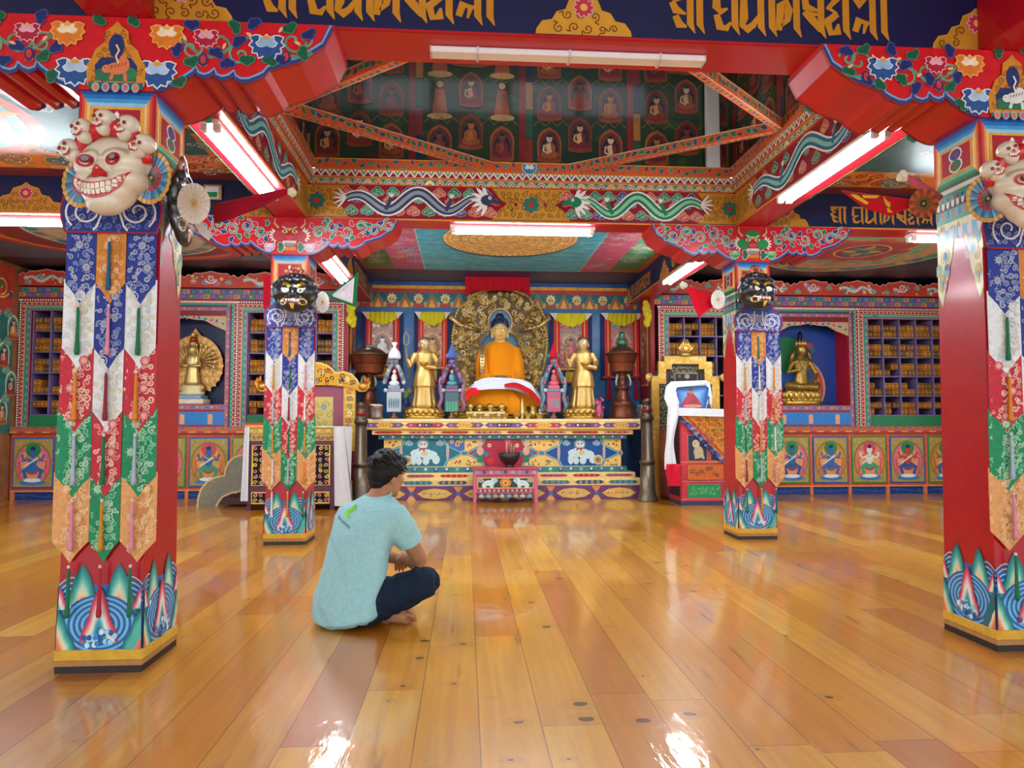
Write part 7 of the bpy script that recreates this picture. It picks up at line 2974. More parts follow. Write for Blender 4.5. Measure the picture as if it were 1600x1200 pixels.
t = thing('incense_bowl', 'black bowl of incense sticks on the small pink table', 'bowl', (xx, YT + .16, zt_))
m = MB()
m.lathe([(.06, 0), (.065, .012), (.05, .02), (.09, .05), (.135, .11), (.145, .17), (.14, .175), (.12, .16), (.02, .15)], '14100f', xx, YT + .16, zt_, 28)
obj('bowl', m, CERAM, t)
for k in range(22):
    m = MB()
    a, r = RND.uniform(0, 6.28), RND.uniform(0, .1)
    p = Vector((xx + r * cos(a), YT + .16 + r * sin(a) * .7, zt_ + .15))
    m.tube([p, p + Vector((RND.uniform(-.02, .02), RND.uniform(-.02, .02), RND.uniform(.1, .2)))], .0028, ('c87a7a', '8a5a4a', 'd8b0a0')[k % 3], 5)
    obj('incense_stick', m, CLOTH, t)

# ================================================================== STATUES IN THE NICHES
Yn = YB + .18
zn = NL[2] + .001
x = X(300, Yn)
t = thing('many_armed_statue', 'gold many-armed statue with fan of hands before a pointed mandorla, left niche', 'statue', (x, Yn, zn))
k = Yn / 1083
m = MB()
m.box(x - .2, x + .2, Yn - .14, Yn + .14, zn, zn + .07, 'd8ccb0', .01)
m.box(x - .17, x + .17, Yn - .13, Yn + .13, zn + .07, zn + .12, '6a9ab8', .01)
m.lathe([(.15, 0), (.17, .03), (.13, .06), (.16, .1), (.14, .13)], 'd8c490', x, Yn, zn + .12, 20, 1, .7)
obj('pedestal', m, CERAM, t)
m = MB(front(Yn + .08))
zt0, zt1 = zn + .2, Z(525, Yn, 300)
P = []
for i in range(33):
    a = -pi / 2 + 2 * pi * i / 32
    r = .36 * (1 + .05 * cos(a * 12))
    P.append((x + .37 * cos(a), (zt0 + zt1) / 2 - .04 + (.42 if sin(a) > 0 else .36) * sin(a) + (.09 if abs(a - pi / 2) < .12 else 0)))
m.prism(P[:-1], .04, 'b08040')
m.scrolls(x - .3, x + .3, zt0 + .1, zt1 - .15, .035, .012, 'd8b070', 1, lambda a, b: hypot((a - x) / .33, (b - (zt0 + zt1) / 2 + .04) / .38) < .95)
for i in range(26):
    a = 2 * pi * i / 26
    m.petal(x + .3 * cos(a), (zt0 + zt1) / 2 - .04 + .33 * sin(a), .08, .05, a, 'c89858', 2)
obj('mandorla', m, GOLD, t)
m = MB()
zs_ = zn + .25
m.lathe([(.09, 0), (.1, .05), (.075, .2), (.085, .3), (.1, .38), (.05, .43)], 'd8bc78', x, Yn, zs_, 16, 1, .7)
m.ell(x, Yn - .01, zs_ + .48, .05, .05, .06, 'd8bc78', 12, 8)
for i in range(3):
    m.lathe([(.05 - .01 * i, 0), (.045 - .01 * i, .05), (.02, .06)], ('c8a860', 'a83a2a', 'd8bc78')[i], x, Yn, zs_ + .53 + .06 * i, 10)
for s_ in (-1, 1):
    m.tube([(x + s_ * .08, Yn, zs_ + .36), (x + s_ * .12, Yn - .06, zs_ + .26), (x + s_ * .02, Yn - .1, zs_ + .26)], .022, 'd8bc78', 8)
    m.tube([(x + s_ * .05, Yn, zs_ + .05), (x + s_ * .14, Yn, zs_ - .02), (x + s_ * .12, Yn, zs_ - .1)], [.02, .03, .012], 'c8a860', 6)
obj('body', m, GOLD, t)
for s_ in (-1, 1):
    for i in range(9):
        m = MB()
        a = radians(-38 + 17 * i)
        m.tube([(x + s_ * .07, Yn + .03, zs_ + .33), (x + s_ * (.07 + .12 * cos(a)), Yn + .02, zs_ + .33 + .12 * sin(a)), (x + s_ * (.07 + .2 * cos(a)), Yn + .0, zs_ + .33 + .2 * sin(a))], [.018, .014, .012], 'cfae66', 6)
        m.ell(x + s_ * (.07 + .215 * cos(a)), Yn, zs_ + .33 + .215 * sin(a), .02, .012, .02, 'e0c88c', 7, 5)
        obj('arm', m, GOLD, t)

x = X(1252, Yn)
zn = NR[2] + .001
t = thing('seated_deity_statue', 'dark gold seated deity with crown on a tall lotus base, right niche', 'statue', (x, Yn, zn))
base_lotus(t, x, Yn, zn, .265, .22, .48)
zs_ = zn + .2
m = MB()
H = Z(538, Yn, 1252) - zs_
for s_ in (-1, 1):
    m.tube([(x + s_ * .06, Yn, zs_ + .06), (x + s_ * .2, Yn - .06, zs_ + .07), (x + s_ * .12, Yn - .17, zs_ + .05), (x - s_ * .06, Yn - .17, zs_ + .06)], [.075, .07, .05, .04], 'a8843c', 12)
m.lathe([(.12, .02), (.11, .12), (.08, .24), (.105, .36), (.12, .42), (.06, .47), (.04, .5)], 'a8843c', x, Yn, zs_, 20, 1, .65)
m.tube([(x - .12, Yn, zs_ + .41), (x - .2, Yn - .03, zs_ + .26), (x - .06, Yn - .13, zs_ + .3)], [.04, .034, .024], 'a8843c', 10)
m.tube([(x + .12, Yn, zs_ + .41), (x + .21, Yn - .02, zs_ + .24), (x + .13, Yn - .14, zs_ + .12)], [.04, .034, .024], 'a8843c', 10)
m.ell(x, Yn - .02, zs_ + .58, .07, .075, .095, 'b8944c', 16, 12)
o = obj('body', m, GOLD, t)
fuse(o, .007, 3)
fixcol(o, 'a8863e')
m = MB()
for i in range(5):
    a = radians(200 + 35 * i)
    m.lathe([(.02, 0), (.028, .03), (.004, .09)], 'c8a860', x + .07 * cos(a), Yn + .075 * sin(a), zs_ + .64, 8)
m.lathe([(.06, 0), (.05, .06), (.03, .12), (.035, .15), (.008, .2)], '1c2440', x, Yn + .01, zs_ + .65, 12)
obj('crown', m, GOLD, t)
m = MB()
for s_ in (-1, 1):
    m.tube([(x + s_ * .075, Yn, zs_ + .6), (x + s_ * .12, Yn, zs_ + .52), (x + s_ * .15, Yn, zs_ + .4)], [.022, .03, .03], '8a6a34', 8)
m.tube([(x - .07, Yn - .1, zs_ + .42), (x, Yn - .115, zs_ + .3), (x + .07, Yn - .1, zs_ + .42)], .012, 'd8bc78', 8)
obj('ornament', m, GOLD, t)

# ================================================================== LEFT THRONE, ITS TABLE AND STEPS
YT1 = 8.0
x0, x1 = X(389, YT1), X(525, YT1)
zt_ = Z(668, YT1, 450)
t = thing('fretwork_table', 'tall purple table with gilt fretwork panels under white cloth, left of the altar', 'table', ((x0 + x1) / 2, YT1 + .3, 0))
m = MB()
m.box(x0, x1, YT1, YT1 + .6, .06, zt_ - .004, '5a2a40', .006)
m.fr = front(YT1)
m.rect(x0, x1, zt_ - .07, zt_ - .006, 'c8a03a', 1)
m.rect(x0, x1, zt_ - .15, zt_ - .075, 'b89a5a', 1)
m.scrolls(x0, x1, zt_ - .145, zt_ - .08, .022, .008, '5a3a1a', 2)
for i in range(9):
    m.rect(x0 + (x1 - x0) * i / 9 + .01, x0 + (x1 - x0) * i / 9 + .05, zt_ - .05, zt_ - .02, 'e0c060', 2)
obj('body', m, PAINT, t)
w_ = x1 - x0
for a, b in ((.06, .27), (.39, .61), (.73, .94)):
    for c, d in ((.28, zt_ - .2), (.08, .2)):
        m = MB(front(YT1 - .012))
        xa_, xb_ = x0 + w_ * a, x0 + w_ * b
        m.prism([(xa_, c), (xb_, c), (xb_, d), (xa_, d)], .01, '140c10')
        m.stroke([(xa_, c), (xb_, c), (xb_, d), (xa_, d)], .016, 'd8b048', 1, True)
        n = int((d - c) / .06)
        for i in range(n):
            for j in range(3):
                q = xa_ + (xb_ - xa_) * (j + .5) / 3
                m.spiral(q, c + (d - c) * (i + .5) / n, .026, 1.2, .011, ('c89a3a', 'b8a08a', 'c86a7a', 'd8b860')[(i + j) % 4], 1, i * 1.3, (-1) ** (i + j), 10)
        obj('fret_panel', m, GOLD, t)
for xx in (x0, x1 - .05):
    for yy in (YT1, YT1 + .55):
        m = MB()
        m.box(xx, xx + .05, yy, yy + .05, 0, .061, '4a2034')
        obj('leg', m, PAINT, t)
m = MB()
m.box(x0 - .03, x1 + .08, YT1 - .012, YT1 + .62, zt_, zt_ + .008, 'd8dce0')
for xs_, sg, low in ((x0 - .03, -1, .1), (x1 + .03, 1, .04)):
    V, n, rows = [], 24, 10
    for i in range(n + 1):
        u = i / n
        for r in range(rows):
            q = r / (rows - 1)
            fl = (.03 if sg < 0 else .17) * q
            V.append((xs_ + sg * (fl * (.3 + .7 * (1 - u)) + .014 * sin(u * 20 + q)) + (0 if sg < 0 else .07 * (1 - q)), YT1 - .012 + .5 * u, zt_ + .006 - (zt_ - low) * q))
    m.add(V, [(i * rows + r, i * rows + r + 1, (i + 1) * rows + r + 1, (i + 1) * rows + r) for i in range(n) for r in range(rows - 1)], 'd4d8dc', True)
    # the fold that turns round the front corner
    W_ = []
    for c_ in range(5):
        for r in range(rows):
            q = r / (rows - 1)
            xo = xs_ + sg * ((.03 if sg < 0 else .17) * q) + (0 if sg < 0 else .07 * (1 - q))
            xi = (x0 + .02) if sg < 0 else (x1 - .015 + .02 * q)
            W_.append((xi + (xo - xi) * c_ / 4, YT1 - .02 - .012 * sin(c_ * 1.6), zt_ + .006 - (zt_ - low) * q))
    m.add(W_, [(i * rows + r, i * rows + r + 1, (i + 1) * rows + r + 1, (i + 1) * rows + r) for i in range(4) for r in range(rows - 1)], 'd4d8dc', True)
tag(obj('tablecloth', m, CLOTH), 'white cloth hanging over the ends of the fretwork table', 'tablecloth')
m = MB()
m.box(X(386, 8.1), X(420, 8.1), 8.05, 8.4, zt_ + .009, zt_ + .03, 'e0902a', .006)
m.box(X(387, 8.1), X(420, 8.1), 8.06, 8.4, zt_ + .03, zt_ + .05, 'c82a1c', .006)
tag(obj('folded_cloth', m, CLOTH), 'folded orange and red cloth on the left end of the fretwork table', 'cloth')

YH = 8.97
cx = X(490, YH)
k = YH / 1083
t = thing('gold_throne', 'carved gold throne back with dragon-headed arms, behind the fretwork table', 'throne', (cx, YH, 0))
zt2 = lambda py: Z(py, YH, 490)
m = MB(front(YH))
hw_ = 46 * k
m.prism([(cx - hw_, .3), (cx + hw_, .3), (cx + hw_, zt2(604)), (cx - hw_, zt2(604))], .05, '8a4a5a')
m.rect(cx - hw_ * .65, cx + hw_ * .65, .4, zt2(620), 'c8b060', 1)
m.scrolls(cx - hw_ * .6, cx + hw_ * .6, .9, zt2(624), .05, .015, '9a9a5a', 2)
m.disc(cx + hw_ * .35, zt2(636), .04, '8a8a8a', 3, 12)
obj('backrest', m, SILK, t)
for s_ in (-1, 1):
    m = MB(front(YH - .02))
    a, b = sorted((cx + s_ * 46 * k, cx + s_ * 64 * k))
    m.prism([(a, 0), (b, 0), (b, zt2(602)), (a, zt2(602))], .08, 'c89a34')
    for i in range(14):
        z = .2 + i * .09
        m.spiral((a + b) / 2, z, .04, 1.2, .014, ('3a4a8a', 'a84a3a', 'e8d8a0', '3a7a5a')[i % 4], 1, i, 1, 10)
        m.stroke([(a + .01, z - .045), (b - .01, z - .045)], .008, 'e8c870', 1)
    m.rect(a, b, .25, .62, '7a1a2c', 3)
    obj('post', m, PAINT, t)
    m = MB(front(YH - .035))
    Q = [(0, 566), (12, 567), (24, 572), (34, 582), (46, 580), (58, 584), (66, 592), (70, 600), (76, 601), (80, 594), (84, 590), (87, 597), (85, 606), (79, 612), (70, 612), (60, 606), (30, 602), (0, 602)]
    m.prism([(cx + s_ * a * k, zt2(b)) for a, b in Q][::-s_], .05, 'c8962e')
    for i in range(26):
        a, b = RND.uniform(3, 62), RND.uniform(578, 600)
        if b < 572 + abs(a - 20) * .2 + (8 if 28 < a < 40 else 0):
            continue
        m.spiral(cx + s_ * a * k, zt2(b), .035, 1.1, .012, ('4a3a1a', '2a4a7a', 'a83a3a', 'e8d090', '2a2014')[i % 5], 1, i, s_, 10)
    m.stroke([(cx + s_ * a * k, zt2(b + 1)) for a, b in Q[:9]], .02, 'e8c060', 3)
    obj('crest', m, GOLD, t)
    m = MB()
    m.ell(cx + s_ * 76 * k, YH - .04, zt2(604), .06, .05, .05, 'd8a048', 12, 8)
    for i in range(5):
        m.tube([(cx + s_ * (78 + i) * k, YH - .04, zt2(598)), (cx + s_ * (78 + 2 * i) * k, YH - .05, zt2(586 + i * 2))], [.016, .004], 'c8702c', 6)
    obj('dragon_head', m, GOLD, t)
m = MB()
m.box(cx - 44 * k, cx + 44 * k, YH - .32, YH - .04, 0, .55, '7a2a34', .01)
obj('seat', m, PAINT, t)

YS = 8.4
P = [(313, 795), (314, 778), (318, 764), (327, 753), (340, 746), (354, 743), (355, 733), (360, 722), (369, 714), (380, 711), (392, 710)]
I_ = [(392, 752), (385, 754), (380, 763), (378, 768), (365, 770), (352, 776), (345, 785), (342, 795)]
t = thing('cloud_steps', 'grey cloud-shaped step side with gold edging, left of the fretwork table', 'steps', at(352, 792, YS))
t.location.z = 0
for j, yy in enumerate((YS, YS + .5)):
    m = MB(front(yy))
    zf_ = lambda b: max(0.0, Z(b, YS, 350))
    O = [(X(a, YS), zf_(b)) for a, b in P]
    N = [(X(a, YS), zf_(b)) for a, b in I_]
    m.prism(O + N, .035, '7e7c6c', 'a08a50')
    m.scrolls(O[0][0] + .03, O[-1][0], .02, O[-1][1] - .04, .03, .006, '9a8a70', 1, lambda a, b: b < O[0][1] + .2 + (a - O[0][0]) * .6 and (a - O[0][0] < .2 or b > .36) and b > (a - O[0][0]) * .3)
    m.stroke(O, .02, 'd8b878', 2)
    m.stroke(N, .02, 'd8b878', 2)
    obj('side_panel', m, PAINT, t)
for a, b, z in ((345, 392, .1), (368, 392, .32)):
    m = MB()
    m.box(X(a, YS) + .02, X(b, YS), YS + .005, YS + .46, z - .08, z, '4a1a20')
    obj('tread', m, PAINT, t)

# ================================================================== RIGHT THRONE WITH THE PHOTOGRAPH
YR1 = 8.95
zt3 = lambda py: Z(py, YR1, 1070)
xr = lambda px: X(px, YR1)
cxp = 1070
t = thing('gold_framed_throne', 'throne back with stepped gold frame and dark carved panel, right of the altar', 'throne', (xr(cxp), YR1, 0))
o_ = [(53, 790), (53, 588), (42, 588), (42, 565), (33, 565), (33, 557)]
i_ = [(41, 790), (41, 600), (30, 600), (30, 577), (21, 577), (21, 569)]
m = MB(front(YR1 - .03))
L = [(xr(cxp - a), max(0, zt3(b))) for a, b in o_]
R = [(xr(cxp + a), max(0, zt3(b))) for a, b in reversed(o_)]
LI = [(xr(cxp - a), max(0, zt3(b))) for a, b in i_]
RI = [(xr(cxp + a), max(0, zt3(b))) for a, b in reversed(i_)]
m.prism((L + R + RI[::-1] + LI[::-1])[::-1], .08, 'c89a44', 'a87a2c')
for i in range(90):
    a, b = RND.choice([(RND.choice((-1, 1)) * RND.uniform(43, 52), RND.uniform(592, 700)), (RND.uniform(-32, 32), RND.uniform(558, 568)), (RND.choice((-1, 1)) * RND.uniform(31, 41), RND.uniform(567, 590))])
    m.spiral(xr(cxp + a), zt3(b), .02, 1.1, .007, 'e0bc70', 1, i, 1, 9)
obj('gold_frame', m, GOLD, t)
m = MB(front(YR1 + .01))
m.prism([(xr(cxp - 50), 0), (xr(cxp + 50), 0), (xr(cxp + 50), zt3(590)), (xr(cxp + 32), zt3(560)), (xr(cxp - 32), zt3(560)), (xr(cxp - 50), zt3(590))], .05, '1c130e')
for d, c in ((0, '6a5a30'), (6, '4a3a1c')):
    m.stroke([(xr(cxp - a + d * .6), max(.4, zt3(b + d))) for a, b in i_] + [(xr(cxp + a - d * .6), max(.4, zt3(b + d))) for a, b in reversed(i_)], .012, c, 1)
m.scrolls(xr(cxp - 38), xr(cxp + 38), .5, zt3(600), .022, .006, '8a8460', 1)
m.scrolls(xr(cxp - 20), xr(cxp + 20), zt3(592), zt3(572), .02, .006, '9a9060', 1)
m.stroke([(xr(1055), zt3(600)), (xr(1055), zt3(583)), (xr(1090), zt3(583)), (xr(1090), zt3(600))], .01, 'a8a090', 3)
m.rect(xr(1055), xr(1090), zt3(606), zt3(584), '2a1014', 2)
m.disc(xr(1074), zt3(588), .034, '8a9a8a', 4, 12)
m.disc(xr(1062), zt3(588), .024, '6a5040', 4, 12)
obj('carved_panel', m, PAINT, t)
m = MB()
c = Vector((xr(cxp), YR1 - .05, zt3(557)))
m.lathe([(.06, 0), (.07, .02), (.04, .04)], 'd8b060', c.x, c.y, c.z, 12)
for i in range(7):
    a = radians(30 + 20 * i)
    m.tube([c + Vector((.03 * cos(a), 0, .05)), c + Vector((.1 * cos(a), -.01, .06 + .09 * sin(a))), c + Vector((.07 * cos(a), -.01, .08 + .15 * sin(a)))], [.02, .024, .006], ('e0b868', 'c89a40')[i % 2], 7)
m.ell(c.x, c.y - .02, c.z + .1, .04, .03, .05, 'e8c880', 10, 8)
obj('finial', m, GOLD, t)
for s_ in (-1, 1):
    m = MB()
    q = Vector((xr(cxp + s_ * 58), YR1 - .05, zt3(590)))
    m.ell(q.x, q.y, q.z, .05, .04, .055, 'd0a450', 12, 8)
    m.tube([q + Vector((.04 * cos(a), -.045, .045 * sin(a))) for a in [i * .6 for i in range(9)]], .008, 'e8c880', 6)
    obj('scroll_end', m, GOLD, t)

YQ = 8.12
x0, x1 = X(1062, YQ), X(1190, YQ)
zq = Z(648, YQ, 1090)
t = thing('painted_throne_table', 'painted chest with animal, flower and green panels, under the framed photograph', 'table', ((x0 + x1) / 2, YQ + .35, 0))
zz3 = lambda py: Z(py, YQ, 1090)
m = MB()
m.box(x0, x1, YQ, YQ + .5, .0, zz3(784), '2a3a5a')
m.box(x0 - .005, x1 + .005, YQ - .005, YQ + .5, zz3(784), zq, 'b02838', .006)
m.fr = front(YQ - .005)
for a, b in ((1064, 1073), (1104, 1108), (1150, 1154)):
    m.rect(X(a, YQ), X(b, YQ), zz3(782), zq, 'c83440', 1)
for py in (721, 724, 751, 779):
    m.rect(x0, x1, zz3(py + 2), zz3(py), ('c8503c', 'd87a5a', '3a4a8a', 'c86a7a')[py % 4], 2)
m.fr = lin((x0 - .005, 0, 0), (0, -1, 0), (0, 0, 1))
m.rect(-YQ - .47, -YQ - .03, .1, zq, '3a2030', 1)  # shade on the chest's left side, put into the paint as dark purple
obj('body', m, PAINT, t)
for a, b, c, d, kind in ((1073, 1103, 720, 680, 'animal'), (1108, 1150, 720, 680, 'animal'), (1072, 1128, 750, 725, 'flower'), (1131, 1186, 750, 725, 'flower'), (1072, 1123, 778, 756, 'green'), (1130, 1184, 778, 756, 'green')):
    m = MB(front(YQ - .012))
    xa_, xb_, za_, zb_ = X(a, YQ), X(b, YQ), zz3(c), zz3(d)
    m.prism([(xa_, za_), (xb_, za_), (xb_, zb_), (xa_, zb_)], .006, {'animal': '1a2448', 'flower': 'c8621c', 'green': '1a8a4a'}[kind])
    mx2, mz2, w2, h2 = (xa_ + xb_) / 2, (za_ + zb_) / 2, xb_ - xa_, zb_ - za_
    m.stroke([(xa_, za_), (xb_, za_), (xb_, zb_), (xa_, zb_)], .008, {'animal': 'c89a4a', 'flower': '8a2a1c', 'green': 'c84a5a'}[kind], 1, True)
    if kind == 'animal':
        m.disc(mx2 + .01, mz2 - .05, .06, 'b8a888', 2, 12, .075)
        m.disc(mx2 - .02, mz2 + .05, .045, 'c8b898', 3, 12, .05)
        m.stroke([(mx2 + .04, mz2 - .02), (mx2 + .07, mz2 - h2 * .42)], .03, 'b8a888', 3)
        m.stroke([(mx2 - .03, mz2 - .05), (mx2 - .02, mz2 - h2 * .42)], .03, 'b8a888', 3)
        m.disc(mx2 - .035, mz2 + .055, .008, '141414', 4, 6)
        m.flower(mx2 + .07, mz2 + .07, .03, '3a6aa0', '8a8a5a', 7, 2)
    elif kind == 'flower':
        for i in range(9):
            m.flower(xa_ + w2 * (.1 + .09 * i), mz2 + RND.uniform(-.04, .05), .026, ('1c2a20', '8a2a20', '2a1a1a')[i % 3], 'd8a060', 6, 2)
    else:
        m.scrolls(xa_ + .03, xb_ - .03, za_ + .03, zb_ - .03, .025, .006, '6ac08a', 2)
    obj('panel', m, PAINT, t)
# orange brocade with blue ruffle draped from the top corner
m = MB(front(YQ - .03))
A, B, C_ = (X(1056, YQ), zq + .004), (X(1190, YQ), zq + .004), (X(1190, YQ), zz3(775))
D = (X(1128, YQ), zz3(722))
m.prism([A, (X(1092, YQ), zz3(685)), D, (X(1150, YQ), zz3(735)), (X(1190, YQ), zz3(722)), B][::1], .006, 'cc8420')
m.scrolls(X(1080, YQ), X(1186, YQ), zz3(700), zq - .03, .03, .01, None, 1, lambda a, b: b > zq - (a - A[0]) * .95, 1, ['7a4a14', 'a83a3a', '8a6a4a', '5a3a14'])
for i in range(34):
    tt = i / 33
    px_r, pz = A[0] + (D[0] - A[0]) * tt, A[1] + (D[1] - A[1]) * tt
    for q in (-.02, .02):
        m.disc(px_r + q + RND.uniform(-.01, .01), pz - q + RND.uniform(-.01, .01), .028, ('1f2f6a', '4a5a9a', '8a8ab0', '2a3a80')[(i + int(q > 0)) % 4], 2 + (i % 5), 7, .02)
    m.disc(px_r + .05, pz + .03, .014, 'b03a4a', 3, 6)
tag(obj('brocade_drape', m, SILK), 'orange brocade drape with ruffled blue edge on the painted chest', 'cloth')
# white scarf over the photograph and down the left side
zs3 = zq
t = thing('framed_photograph', 'framed photograph of a red-robed seated person on blue, on the painted chest', 'picture', (X(1085, YQ + .12), YQ + .12, zs3))
pa = lambda a, b: (X(a, YQ + .1), Z(b, YQ + .1, 1085))
m = MB(lambda x, z, l=0: Vector((x, YQ + .1 + (z - zs3) * .12 - l * EPS, z)))
O = [pa(1059, 640), pa(1104, 640), pa(1111, 602), pa(1053, 604)]
O[0] = (O[0][0], zs3 + .014)
O[1] = (O[1][0], zs3 + .014)
m.prism(O, .02, '2a6ab8', '8a7a5a')
I2 = [pa(1061, 637), pa(1101, 637), pa(1107, 606), pa(1057, 608)]
for i in range(7):
    tt = i / 7
    s_ = 1 - tt * .8
    mxp, mzp = pa(1082, 618)
    m.poly([(mxp + (a - mxp) * s_, mzp + (b - mzp) * s_) for a, b in I2], mixc('1a5aac', '8ac4e8', tt), 1 + i * .5)
fx, fz = pa(1081, 637)
m.poly([(fx - .15, fz + .015), (fx + .14, fz + .015), (fx + .11, fz + .06), (fx + .05, fz + .15), (fx + .02, fz + .18), (fx - .03, fz + .18), (fx - .07, fz + .13), (fx - .12, fz + .05)], 'a03038', 6)
m.disc(fx + .01, fz + .02, .12, 'd88a80', 7, 14, .02)
m.disc(fx - .005, fz + .2, .028, 'a86a5a', 8, 12, .034)
m.disc(fx - .005, fz + .222, .026, '5a3a34', 9, 10, .02)
m.disc(fx - .03, fz + .165, .03, '8a2a34', 7, 10, .02)
obj('picture', m, MURAL, t)
m = MB()
V = []
m.fr = lambda x, z, l=0: Vector((x, YQ + .075 + (z - zs3) * .12 - l * EPS - .01 * sin(x * 60), z))
def strip(m, pts, wid, col, n=10):
    for (a, b), (c, d), w0, w1 in zip(pts[:-1], pts[1:], wid[:-1], wid[1:]):
        pa0, pa1, pb0, pb1 = pa(a - w0, b), pa(a + w0, b), pa(c - w1, d), pa(c + w1, d)
        m.poly([pa0, pa1, pb1, pb0], col, 1)
m.prism([pa(1052, 640), pa(1059, 641), pa(1061, 628), pa(1055, 612), pa(1058, 605), pa(1104, 602), pa(1108, 606), pa(1106, 622), pa(1102, 640), pa(1110, 640), pa(1113, 620), pa(1110, 598), pa(1104, 594), pa(1050, 596), pa(1041, 604), pa(1038, 622), pa(1044, 640)][::-1], .012, 'd8e4ea', 'c8d4da')
m.fr = front(YQ - .06)
m.prism([(X(1050, YQ), zq - .01), (X(1196, YQ), zq - .035), (X(1196, YQ), zq + .05), (X(1052, YQ), zq + .085)], .016, 'dde6ec')
V, n, rows = [], 30, 8
for i in range(n + 1):
    u = i / n
    py = 612 + (733 - 612) * u
    cpx = 1047 - 3 * u + 2 * sin(u * 7) - (4 if u > .55 else 0) * (u - .55)
    hp = 6.5 + 2.5 * sin(u * 5) ** 2
    for r in range(rows):
        q = r / (rows - 1)
        V.append((X(cpx - hp + 2 * hp * q, YQ), YQ - .075 - .018 * sin(q * 9 + u * 4), Z(py, YQ, 1047)))
m.add(V, [(i * rows + r, (i + 1) * rows + r, (i + 1) * rows + r + 1, i * rows + r + 1) for i in range(n) for r in range(rows - 1)], 'e4eaf0', True)
tag(obj('white_scarf', m, CLOTH), 'white scarf framing the photograph and hanging down the left of the chest', 'scarf')
m = MB()
V = []
for i in range(13):
    u = i / 12
    py = 724 + 34 * u
    for r in range(rows):
        q = r / (rows - 1)
        V.append((X(1036 + 21 * q - 2 * sin(u * 5) + 3 * u * (q - .3), YQ), YQ - .11 - .02 * sin(q * 8 + u * 3), Z(py, YQ, 1047)))
m.add(V, [(i * rows + r, (i + 1) * rows + r, (i + 1) * rows + r + 1, i * rows + r + 1) for i in range(12) for r in range(rows - 1)], 'd01c38', True)
tag(obj('red_scarf_end', m, CLOTH), 'bright red cloth end below the white scarf, beside the painted chest', 'cloth')
xx = X(1107, YQ + .0)
t = thing('hand_bell', 'small dark hand bell beside the framed photograph', 'bell', (xx, YQ - .0, zq))
m = MB()
m.lathe([(.032, 0), (.034, .01), (.026, .04), (.022, .07), (.008, .085)], '4a4640', xx, YQ - .0, zq + .05, 14)
obj('bell', m, BRONZE, t)
m = MB()
m.lathe([(.007, 0), (.01, .02), (.007, .04), (.014, .06), (.006, .09)], '6a6458', xx, YQ - .0, zq + .135, 10)
obj('handle', m, BRONZE, t)
t.location.z += 0
m = MB()
xx = X(1043, 8.8)
m.lathe([(.09, 0), (.1, .06), (.11, .3), (.112, .5), (.11, .75), (.09, .88), (.05, .9)], ['4a2018', '6a2c1c', '7a3420', '8a4428', '7a3420', '5a2418'], xx, 8.8, 0, 20)
tag(obj('wooden_drum', m, PAINT), 'brown rounded wooden drum between the right long horn and the white scarf', 'drum')
m = MB(front(PYM - .18))
# small framed picture hung on the beam
yy = PYM - .15
a, b = at(319, 312, yy), at(347, 290, yy)
t = thing('small_picture', 'small framed picture with green and white band, on the left beam above the red pennant', 'picture', (a.x, yy, a.z))
m = MB(front(yy - .015))
m.prism([(a.x, a.z), (b.x, a.z), (b.x, b.z), (a.x, b.z)], .018, 'b88a4a')
obj('frame', m, PAINT, t)
m = MB(front(yy - .017))
w_, h = b.x - a.x, b.z - a.z
m.rect(a.x + .015, b.x - .02, a.z + .01, b.z - .015, 'd8dce0', 1)
m.rect(a.x + .02, b.x - .03, a.z + .015, a.z + h * .5, '1a7a4a', 2)
obj('picture', m, PAINT, t)

# ================================================================== THE SEATED PERSON
AF = radians(50)
FW, RT = Vector((cos(AF), sin(AF), 0)), Vector((sin(AF), -cos(AF), 0))
PB = Vector((X(553, 3.56, 950), 3.56, 0))
Q = lambda f, r, z: PB + FW * f + RT * r + Vector((0, 0, z))
t = thing('person', 'person in pale aqua T-shirt sitting cross-legged on the floor, back to us', 'person', PB)
SK = 'b07a58'


def ering(f, r, z, w_, d, n=28, tilt=0.0):
    return [Q(f + d * sin(a), r + w_ * cos(a), z + tilt * sin(a)) for a in [2 * pi * j / n for j in range(n)]]


def finger(m, p, d, n_, L, r, curl):
    """a bent finger: base, direction, palm normal, length"""
    P, q, dd = [p], p, d.normalized()
    ax = d.cross(n_).normalized()
    for i, s_ in enumerate((.45, .32, .23)):
        dd = Matrix.Rotation(curl, 3, ax) @ dd
        q = q + dd * (L * s_)
        P.append(q)
    m.tube(P, [r, r * .95, r * .9, r * .75], SK, 8)


def hand(m, wrist, d, side, nrm):
    d, nrm = d.normalized(), nrm.normalized()
    s_ = d.cross(nrm).normalized() * side
    c = wrist + d * .05
    for k, (o_, L) in enumerate(((-.03, .066), (-.01, .075), (.011, .07), (.031, .055))):
        m.tube([wrist + s_ * o_ * .6, wrist + d * .045 + s_ * o_ * .95, wrist + d * .088 + s_ * o_], [.016, .0145, .011], SK, 8)
        finger(m, wrist + d * .086 + s_ * o_, d, nrm, L, .0088, (.28, .34, .36, .42)[k])
    finger(m, wrist + d * .025 - s_ * .028, (d * .75 - s_ * .65), nrm, .066, .0105, .22)


